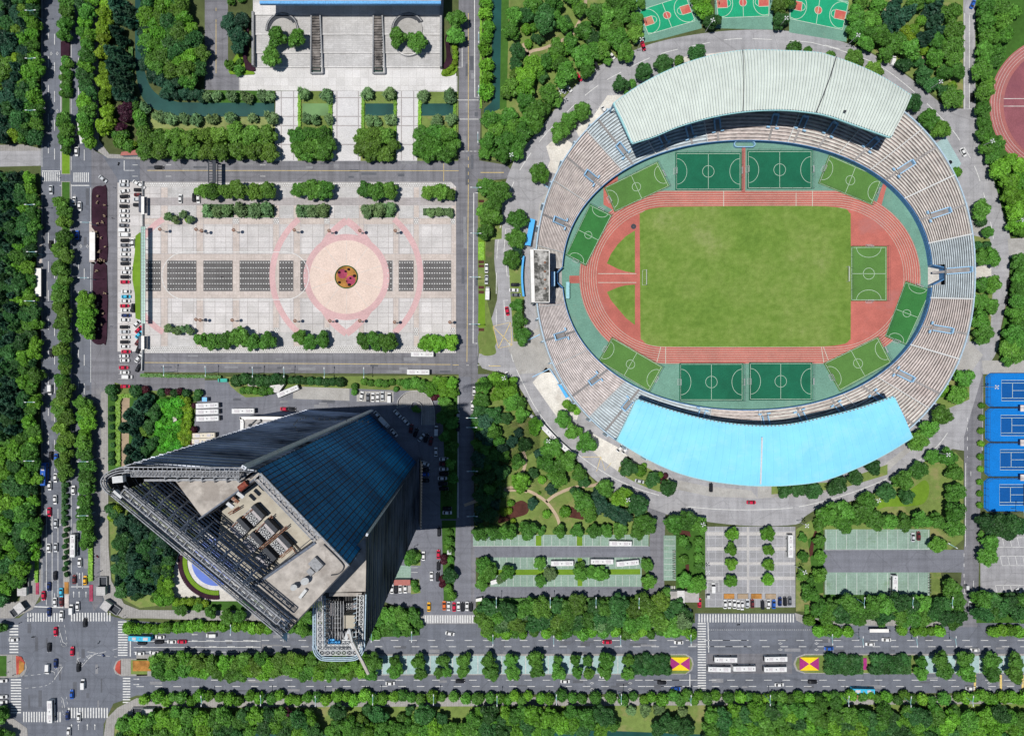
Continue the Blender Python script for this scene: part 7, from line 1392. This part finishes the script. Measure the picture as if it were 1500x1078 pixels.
CARS('in the second column beside the plaza canopy', '200,268.5,-30,w 206,271.5,-40,w 202,278,h,k 202,285,H,m 201.5,292,h,s 201,300,h,k 193.7,356,V,w 194,451,v,k 200,474,45,w 202.6,482.4,48,r 203,490,45,c 202,500,55,m 202,511,70,k 202,525,55,w 202,538.5,62,k')
CARS('on the paving near the plaza trees', '263.6,291,v,w 283.5,289,v,k 290,291,V,w', 'x')
CARS('on the upper avenue', '108.5,191.6,v,s 111.5,222,V,w 119,194,98,w,bus 150,262,-38,s 74,278,V,s 108,294.5,v,w 116,302,V,w 112,344,v,b 73.5,359,V,k 74.5,517,V,k', 'y', state='driving')
CARS('on the street north of the plaza', '232,245,h,k', state='driving')
CARS('on the lower avenue', '72.6,571,V,w,van 73.5,668,V,k 81.6,671.5,V,b 63,695,V,b,bus 80.6,700,V,w 72,711.6,V,w 80,732,V,w 71.5,750,V,r 81,767,V,s 63,763,V,k 107,718,v,w 115,743,v,w 106.4,799,v,w,bus 71,803,V,w 81,802,V,s 80,843.6,V,k 71,859.6,V,n 63,872.6,V,r 89,868,V,c 80,882,V,w 89,882,V,m 116,824,v,w 108,848.6,v,m 124,850,v,y 113,888,v,w 104,892.5,v,w,van', 'y', state='driving')
CARS('inside the big crossing', '71,896.7,V,n 89.6,901,V,w 123.6,912,v,k 80.7,925.4,V,r 71,948.6,V,k 105,954,v,r 80.7,972,V,n 114,977.4,v,k 69,980,V,w,van 121,1002,v,w,van 104.5,1017,v,b 73,1042.6,V,w,bus 98,1048,v,n 115,1051,v,w 100,1072,v,w 19,937,h,w 3,997,h,w 3,1020.5,h,w 3,1028,h,w', 'y', state='driving')
CARS('queueing east of the crossing', '204,935,H,c,bus 233.6,933,H,w 207,942,H,k 232,940.6,H,k 251,940,H,w 266,940,H,r 204,957,H,w 225,956,H,w', 'x', state='waiting')
CARS('on the middle of the southern avenue', '309,930.7,H,w,van 571.4,1001,h,w 674,998,h,k 659,928,-12,w 828,998,h,w 885,991,h,w 889.4,940.6,H,r 970,1000,h,k 990.4,1009,h,b 994.5,941,H,w', 'x', state='driving')
CARS('on the right part of the southern avenue', '1142,1003,h,w 1191,999,h,k 1275,943.5,H,w 1299,937,H,w 1214.5,950,H,b 1428.6,952,H,w 1422,1008,h,w 1265.6,1012,h,c,bus', 'x', state='driving')
CARS('in the median bus bay', '1063,966,H,w,bus 1136.5,965,H,w,bus 1053.5,980,H,w,bus 1091,979,h,w,bus 1135.6,980,H,w,bus', 'x')
CARS('in the row below the forecourt planters', '1062.5,885,v,w 1069,885,V,w 1076,885,v,w 1081.7,886,v,w 1087.6,887,V,w 1095,884,v,s 1102.7,884,v,m 1117.7,886,v,k 1126,885,V,w 1134,885,v,b 1143,881,v,n 1150.6,881,v,k 1157.5,881,V,g', 'x')
CARS('beside the low grey gatehouse', '1025,883,v,r 997.6,887,h,k 1006,894,H,w', 'x'); CARS('standing on the forecourt edge', '1158,799.6,v,w,bus 1045,861,v,w,van', 'x')
CARS('by the zebra at the southern street end', '628,889,v,y 650.5,887,v,o 657,888,V,w 665,889,v,r 671.5,888,v,w 677.6,889,v,k 684,888,V,w 690,889,v,k', 'x')
CARS('in the yard east of the lower tower', '620,814.5,v,w 642,812,v,r 642,829,v,k 632,844,V,w 641,845,v,k 643,779,v,k 574,863,v,w 580,863,v,k 586,862.4,v,w 593.5,862.4,V,w', 'x')
CARS('in the tower shadow', '552.7,608,-48,w 563,619,-48,w,truck 577,634,-50,w 582,606,-45,w 594,617,-48,w 602,627.5,80,m 609,633.5,70,k 617,641,50,s 624,641.6,75,k 631,646,80,m 639,631,v,w,van 638.4,662,v,w 622,679,-20,w 622,688,h,k 622,695,h,b 622.5,704,h,k 650,672.5,h,w 650,679.5,h,m 650,687,h,w 650,694,h,k 648,700.6,h,w 648.5,708.5,h,k 650,716,h,k 655,745,h,k 655,751,h,w 671,608,v,w 670.5,625,v,k', 'y')
CARS('in the small bay north of the tower', '529.4,580,80,w 538.6,582.6,v,g 546,582,v,w 553,582,V,w 560,580,v,s 570,582.6,v,w,van', 'x')
CARS('in the yard north of the tower', '304,594,3,w,bus 304,603,2,w,bus 304.5,613,2,w,bus 299,637.7,2,e,bus 298,645.5,2,e,bus 356.5,602,h,w,bus 422,573,22,w,bus 326,557,H,t,van 417,599,h,r 426,599,h,k', 'y')
CARS('on the street south of the plaza', '619,519,h,w,bus 613,545,h,w,bus', 'y'); CARS('at the kerb beside the southern park', '694.5,572.6,v,w 692,594,v,w 744,551,-65,w 779,610,-40,w 804,634,-45,w,bus 828,657,-40,w,bus', 'x')
CARS('beside the ring road west of the stadium', '712.5,393,v,w 712.5,409.5,V,s 714,430,v,w,truck 743,456,-80,r 755,417,h,k 752.6,425,h,w 756,432,h,g', 'y'); CARS('under trees beside the ring road in the northwest', '824,131.5,-40,w 833,129,-50,w 848,113,-55,r 874,96,-60,k 885,161.5,-60,w 896,81,-50,w 942.6,67.6,-70,r', 'x')
CARS('south of the blue-roofed stand', '937,705,-12,s 908.4,656.5,50,w 916,659,50,w 1042,714,v,k 1101,736,h,r', 'x'); CARS('northeast of the stadium', '1411.7,223,-62,w 1390,240,40,k 1309,89,75,w,van 1426,6,65,b 1425.5,142,v,k 1479,416,v,k 1477,440,V,k', 'y')
CARS('in the southeast car parks', '1338,787,v,s 1346.5,785,v,m 1311,859,v,w,bus 1494,868,-60,w 1422,887,v,s', 'x'); CARS('in the southwest car park', '909.5,796,h,w,bus 824,825,h,w,bus 881.6,822.4,H,w,bus 920,824.6,6,w,bus 728,850,15,w,truck', 'x')
# ------------------------------------------------------------------ lamps
def lamp_proto():
    r = empty('floodlight'); k = MB(); k.tube((0, 0, 0), (0, 0, 12), .22, .12, 8); k.build('pole', M['steelw'], r); k = MB()
    for i in range(4): a = i * math.pi / 2; k.bar((0, 0, 12), (1.0 * math.cos(a), 1.0 * math.sin(a), 12.1), .2)
    k.build('arm', M['steelw'], r); pan = None
    for i in range(4):
        a = i * math.pi / 2
        if pan is None: k = MB(); k.box((0, 0, 0), (.75, .8, .22)); pan = k.build('lamp', M['steelw'], r)
        else: pan = copy_tree(pan, r)
        pan.location = (1.3 * math.cos(a), 1.3 * math.sin(a), 12.1); pan.rotation_euler.z = a
    return r
fl = lamp_proto()
for i, (x, y, lab) in enumerate(((1257, 52, 'over trees beside the right basketball court'), (1378, 120, 'in the northeast grove by the road fork'), (1454, 207, 'over trees below the eastern running track'), (1389, 666, 'over a tree at the north tip of the triangular lawn'), (1287, 733, 'between dark tree and lime lawn southeast'), (1460, 567, 'over the northernmost blue tennis court'), (749, 227, 'over the grove at the northwest ring bend'), (822, 135, 'by parked cars in the northwest ring bend'), (940, 58, 'left of the left basketball court'), (1044, 30, 'between left and middle basketball courts'), (1152, 27, 'between middle and right basketball courts'), (738, 554, 'over trees at the tip of the southern park'), (803, 646, 'over a tree beside two white buses'), (920, 732, 'over trees where ring road meets car park road'), (1030, 768, 'at the forecourt top left corner'), (1037, 838, 'at the left edge of the forecourt'), (1179, 838, 'in the garden right of the forecourt, lower'), (1182, 770, 'in the garden right of the forecourt, upper'), (1499, 322, 'at the right edge beside the ring road'))):
    o = fl if i == 0 else copy_tree(fl); p = W((x, y), 12); o.location = (p[0], p[1], 0); o.rotation_euler.z = R(35 + i * 17 % 40); o.scale = (.68, .68, 1); tag(o, 'tall white four-headed floodlight ' + lab, 'floodlight', 'floodlight poles round the stadium')
def street_proto():
    r = empty('street_lamp'); k = MB(); k.tube((0, 0, 0), (0, 0, 9), .14, .09, 8); k.build('pole', M['cyan'], r); k = MB(); k.bar((0, 0, 8.9), (0, 2.6, 9.5), .16); k.bar((0, 0, 8.9), (0, -1.2, 9.3), .14); k.build('arm', M['cyan'], r)
    for y, z in ((2.9, 9.5), (-1.5, 9.3)): k = MB(); k.box((0, y, z), (.4, 1.0, .18)); k.build('lamp', M['steelw'], r)
    return r
sp = street_proto(); LP = [('along the middle of the southern avenue', 'x', '338,920,180 544,930,180 603,930,180 722,935,180 811,936,180 909,936,180 1012,935,180', 'sw'), ('along the south kerb of the avenue', 'x', '295,1028,0 382,1027,0 462,1028,0 546,1026,0 635,1026,0 728,1028,0 815,1026,0 910,1025,0 1012,1027,0 1128,1027,0 1243,1028,0 1334,1029,0 1425,1028,0', ''), ('along the north kerb of the right avenue', 'x', '1219,934,180 1264,937,180 1343,937,180 1400,937,180', ''),
    ('along the west side of the avenue', 'y', '43,16,-90 43,86,-90 43,162,-90 42,300,-90 45,369,-90 42,441,-90 42,589,-90 41,675,-90', ''), ('along the east edge of the avenue', 'y', '128,326,90 125,407,90 124,755,90 124,676,90', ''), ('along the street east of the plaza', 'y', '701,58,0 701,136,0 700,204,0 699,275,90 699,342,90 698,406,90 697,475,90 693,612,90 693,626,90 694,690,90 694,756,90', ''), ('along the street south of the plaza', 'x', '240,545,0 301,546,0 370,547,0 416,547,0 475,548,0 533,548,0', ''), ('in the southern car parks', 'x', '727,884,0 806,884,0 873,884,0 936,885,0 1266,884,0 1337,884,0 1395,884,0 1397,800,60 1500,750,0', '')]
first = True
for place, ax, s, _ in LP:
    pts = P(s); pts.sort(key=lambda q: q[0] if ax == 'x' else q[1])
    for i, (x, y, a) in enumerate(pts):
        o = sp if first else copy_tree(sp); first = False; p = W((x, y), 9); o.location = (p[0], p[1], 0); o.rotation_euler.z = R(a); tag(o, '%s street lamp from the %s, %s' % (ordn(i + 1), 'west' if ax == 'x' else 'north', place), 'street lamp', 'street lamps ' + place)
def plamp_proto():
    r = empty('plaza_lamp'); k = MB(); k.tube((0, 0, 0), (0, 0, 6.5), .16, .12, 8); k.box((0, 0, .3), (.9, .9, .6)); k.build('pole', M['steelg'], r); k = MB(); k.tube((0, 0, 6.4), (0, 0, 6.8), .85, .85, 14); k.tube((0, 0, 6.8), (0, 0, 7.1), .6, .2, 12); k.build('lamp_shade', M['rust'], r); k = MB(); k.tube((0, 0, 6.2), (0, 0, 6.4), .3, .6, 10); k.build('lens', M['steelw'], r); return r
pl = plamp_proto(); first = True
for nm, s in (('northern', '234,336 287,336 295,338 342,337 431,337 482,338 527,338 579,338'), ('southern', '287,468 293,469 340,469 432,470 483,470 527,470 578,472 659,472')):
    for i, (x, y) in enumerate(P(s)):
        o = pl if first else copy_tree(pl); first = False; p = W((x, y), 6.8); o.location = (p[0], p[1], .12); tag(o, '%s plaza lamp from the west in the %s row' % (ordn(i + 1), nm), 'lamp', '%s row of plaza lamps' % nm)
# ------------------------------------------------------------------ people, scooters, bicycles
def person_mesh():
    me = bpy.data.meshes.new('body'); v = [(0, 0, .92), (0, 0, 1.18), (0, 0, 1.40), (0, 0, 1.50), (.01, 0, 1.62), (.02, 0, 1.72), (0, .1, .88), (.06, .11, .48), (-.02, .11, .05), (.12, .11, .03), (0, -.1, .88), (-.1, -.11, .48), (-.22, -.11, .08), (-.1, -.11, .03), (0, .19, 1.38), (-.04, .24, 1.10), (.08, .25, .86), (.1, .25, .78), (0, -.19, 1.38), (.06, -.24, 1.10), (.18, -.24, .90), (.2, -.24, .82)]
    e = [(0, 1), (1, 2), (2, 3), (3, 4), (4, 5), (0, 6), (6, 7), (7, 8), (8, 9), (0, 10), (10, 11), (11, 12), (12, 13), (2, 14), (14, 15), (15, 16), (16, 17), (2, 18), (18, 19), (19, 20), (20, 21)]
    rad = [.15, .13, .15, .06, .1, .08, .1, .065, .045, .035, .1, .065, .045, .035, .06, .045, .035, .03, .06, .045, .035, .03]
    me.from_pydata(v, e, []); o = bpy.data.objects.new('body', me); COL.objects.link(o); mo = o.modifiers.new('skin', 'SKIN'); o.modifiers.new('sub', 'SUBSURF').levels = 1
    for i, r in enumerate(rad): me.skin_vertices[0].data[i].radius = (r, r)
    me.skin_vertices[0].data[0].use_root = True; me.materials.append(M['cloth']); return o
def person_proto():
    r = empty('person'); 
    try: b_ = person_mesh()
    except Exception:
        k = MB(); k.tube((0, 0, 0), (0, 0, 1.5), .16, .2, 10); b_ = k.build('body', M['cloth'])
    b_.parent = r; k = MB(); k.tube((-.01, 0, 1.66), (-.01, 0, 1.8), .11, .07, 10); k.build('hair', M['tyre'], r); return r
def ptest():
    me = bpy.data.meshes.new('t'); me.from_pydata([(0, 0, 0), (0, 0, 1)], [(0, 1)], []); o = bpy.data.objects.new('t', me); COL.objects.link(o); o.modifiers.new('s', 'SKIN'); ok = len(me.skin_vertices) > 0; bpy.data.objects.remove(o); return ok
pp_ = person_proto()
PE = [('on the northwest zebra of the crossing', '45,904 38,905 29,912'), ('on the western crossing island', '13,969 20,988 10,985'), ('beside the eastern crossing corner', '181,902 184,905 142,978'), ('on the sidewalk by the northeast metro entrance', '144,838 142,845 148,836'), ('on the upper avenue zebra', '84,257 86,260'), ('walking on the side lane beside parked cars', '165,320 163,478 167,275'), ('on the dark plaza grille', '416,408 325,406'), ('near the pavilion south of the avenue', '448,1031 456,1033 580,1029'), ('in the yard east of the tower', '607,800 611,798')]
for i, (pl_, s) in enumerate(PE):
    pts = sorted(P(s))
    for j, (x, y) in enumerate(pts):
        o = pp_ if i == j == 0 else copy_tree(pp_); p = W((x, y), .9); o.location = (p[0], p[1], .13); o.rotation_euler.z = (x * 7 + y) % 6.28; c = [((.03, .03, .05), 'dark'), ((.5, .5, .52), 'pale'), ((.1, .14, .3), 'blue')][(i + j) % 3]; set_color(o, c[0]); tag(o, 'person in %s clothes %s, %s from the west' % (c[1], pl_, ordn(j + 1)), 'person', 'people ' + pl_)
def scooter_proto():
    r = empty('scooter'); k = MB(); loft(k, [(-.75, .14, .12, .45, .75), (-.2, .16, .14, .3, .8), (.1, .12, .1, .28, .42), (.55, .14, .1, .3, .95), (.7, .08, .06, .6, .9)]); k.build('body', M['carpaint'], r)
    for x in (-.6, .65): k = MB(); k.tube((x, -.06, .25), (x, .06, .25), .25, .25, 12); k.build('wheel', M['tyre'], r)
    k = MB(); k.bar((.5, -.35, 1.05), (.5, .35, 1.05), .06); k.bar((.6, 0, .8), (.5, 0, 1.05), .06); k.build('handlebar', M['steeld'], r); k = MB(); k.box((-.35, 0, .85), (.7, .28, .12)); k.build('saddle', M['tyre'], r); return r
s0 = scooter_proto()
for i, (x, y, c, lab) in enumerate(((48, 933, 'k', 'dark scooter left of centre in the big crossing'), (144, 941, 's', 'silver scooter right of centre in the big crossing'), (151, 960, 'b', 'blue scooter beside the left-turn arrows of the crossing'), (1082, 915, 'k', 'dark scooter below the forecourt zebra'), (173, 240, 'k', 'dark scooter on the street corner north of the parked cars'), (142, 815, 'r', 'red scooter on the side lane near the northeast metro entrance'), (372, 1020, 'k', 'dark scooter at the south kerb of the avenue'))):
    o = s0 if i == 0 else copy_tree(s0); p = W((x, y), .8); o.location = (p[0], p[1], .06); o.rotation_euler.z = i * 1.1; set_color(o, CC[c][0]); tag(o, lab, 'scooter', 'scooters on the roads')
def bike_proto():
    r = empty('bicycle'); 
    for x in (-.52, .52): k = MB(); k.tube((x, -.03, .33), (x, .03, .33), .33, .33, 14); k.build('wheel', M['tyre'], r)
    k = MB()
    for a, b_ in (((-.52, 0, .33), (-.1, 0, .3)), ((-.1, 0, .3), (-.25, 0, .85)), ((-.52, 0, .33), (-.22, 0, .75)), ((-.1, 0, .3), (.38, 0, .8)), ((-.22, 0, .75), (.38, 0, .85)), ((.52, 0, .33), (.38, 0, .95))): k.bar(a, b_, .07)
    k.build('frame', M['carpaint'], r); k = MB(); k.box((-.25, 0, .92), (.3, .18, .08)); k.build('saddle', M['tyre'], r); k = MB(); k.bar((.38, -.3, 1.0), (.38, .3, 1.0), .05); k.build('handlebar', M['steeld'], r); return r
b0 = bike_proto(); nb_i = 0
for place, pts, cs in (('in the rack at the narrow car park west of the forecourt', [(987, 806 + i * 2.7) for i in range(16)], 'rmkr'), ('in the rack at the corner of the southeast car park', [(1361, 840 + i * 2.4) for i in range(13)], 'kgks'), ('in the rack below the parked white bus', [(1326 + i * 2.6, 872) for i in range(12)], 'kgsk')):
    for i, (x, y) in enumerate(pts):
        o = b0 if nb_i == 0 else copy_tree(b0); nb_i += 1; o.location = (*W((x, y)), .07); o.rotation_euler.z = (0 if x < 1300 or y < 871 else math.pi / 2) + .2 * ((i * 7) % 3 - 1); c = cs[i % 4]; set_color(o, CC[c][0]); tag(o, '%s bicycle parked %s, %s along' % (CC[c][1], place, ordn(i + 1)), 'bicycle', 'bicycles ' + place)
import collections; print(collections.Counter(o.name.split('.')[0] for o in bpy.data.objects if o.parent is None).most_common(14)); print('LONGL', len([1 for o in bpy.data.objects if 'label' in o and len(o['label'].split()) > 16]), [o['label'] for o in bpy.data.objects if 'label' in o and len(o['label'].split()) > 16][::6])
print('WOOD', len(wood), 'TREES', ntree[0], 'OBJECTS', len(bpy.data.objects))
for o in bpy.data.objects:                     # labels stay within sixteen words
    if 'label' in o:
        ws = o['label'].split()
        while len(ws) > 16 and 'the' in ws: ws.remove('the')
        if len(ws) > 16: print('STILL LONG', ' '.join(ws))
        o['label'] = ' '.join(ws)
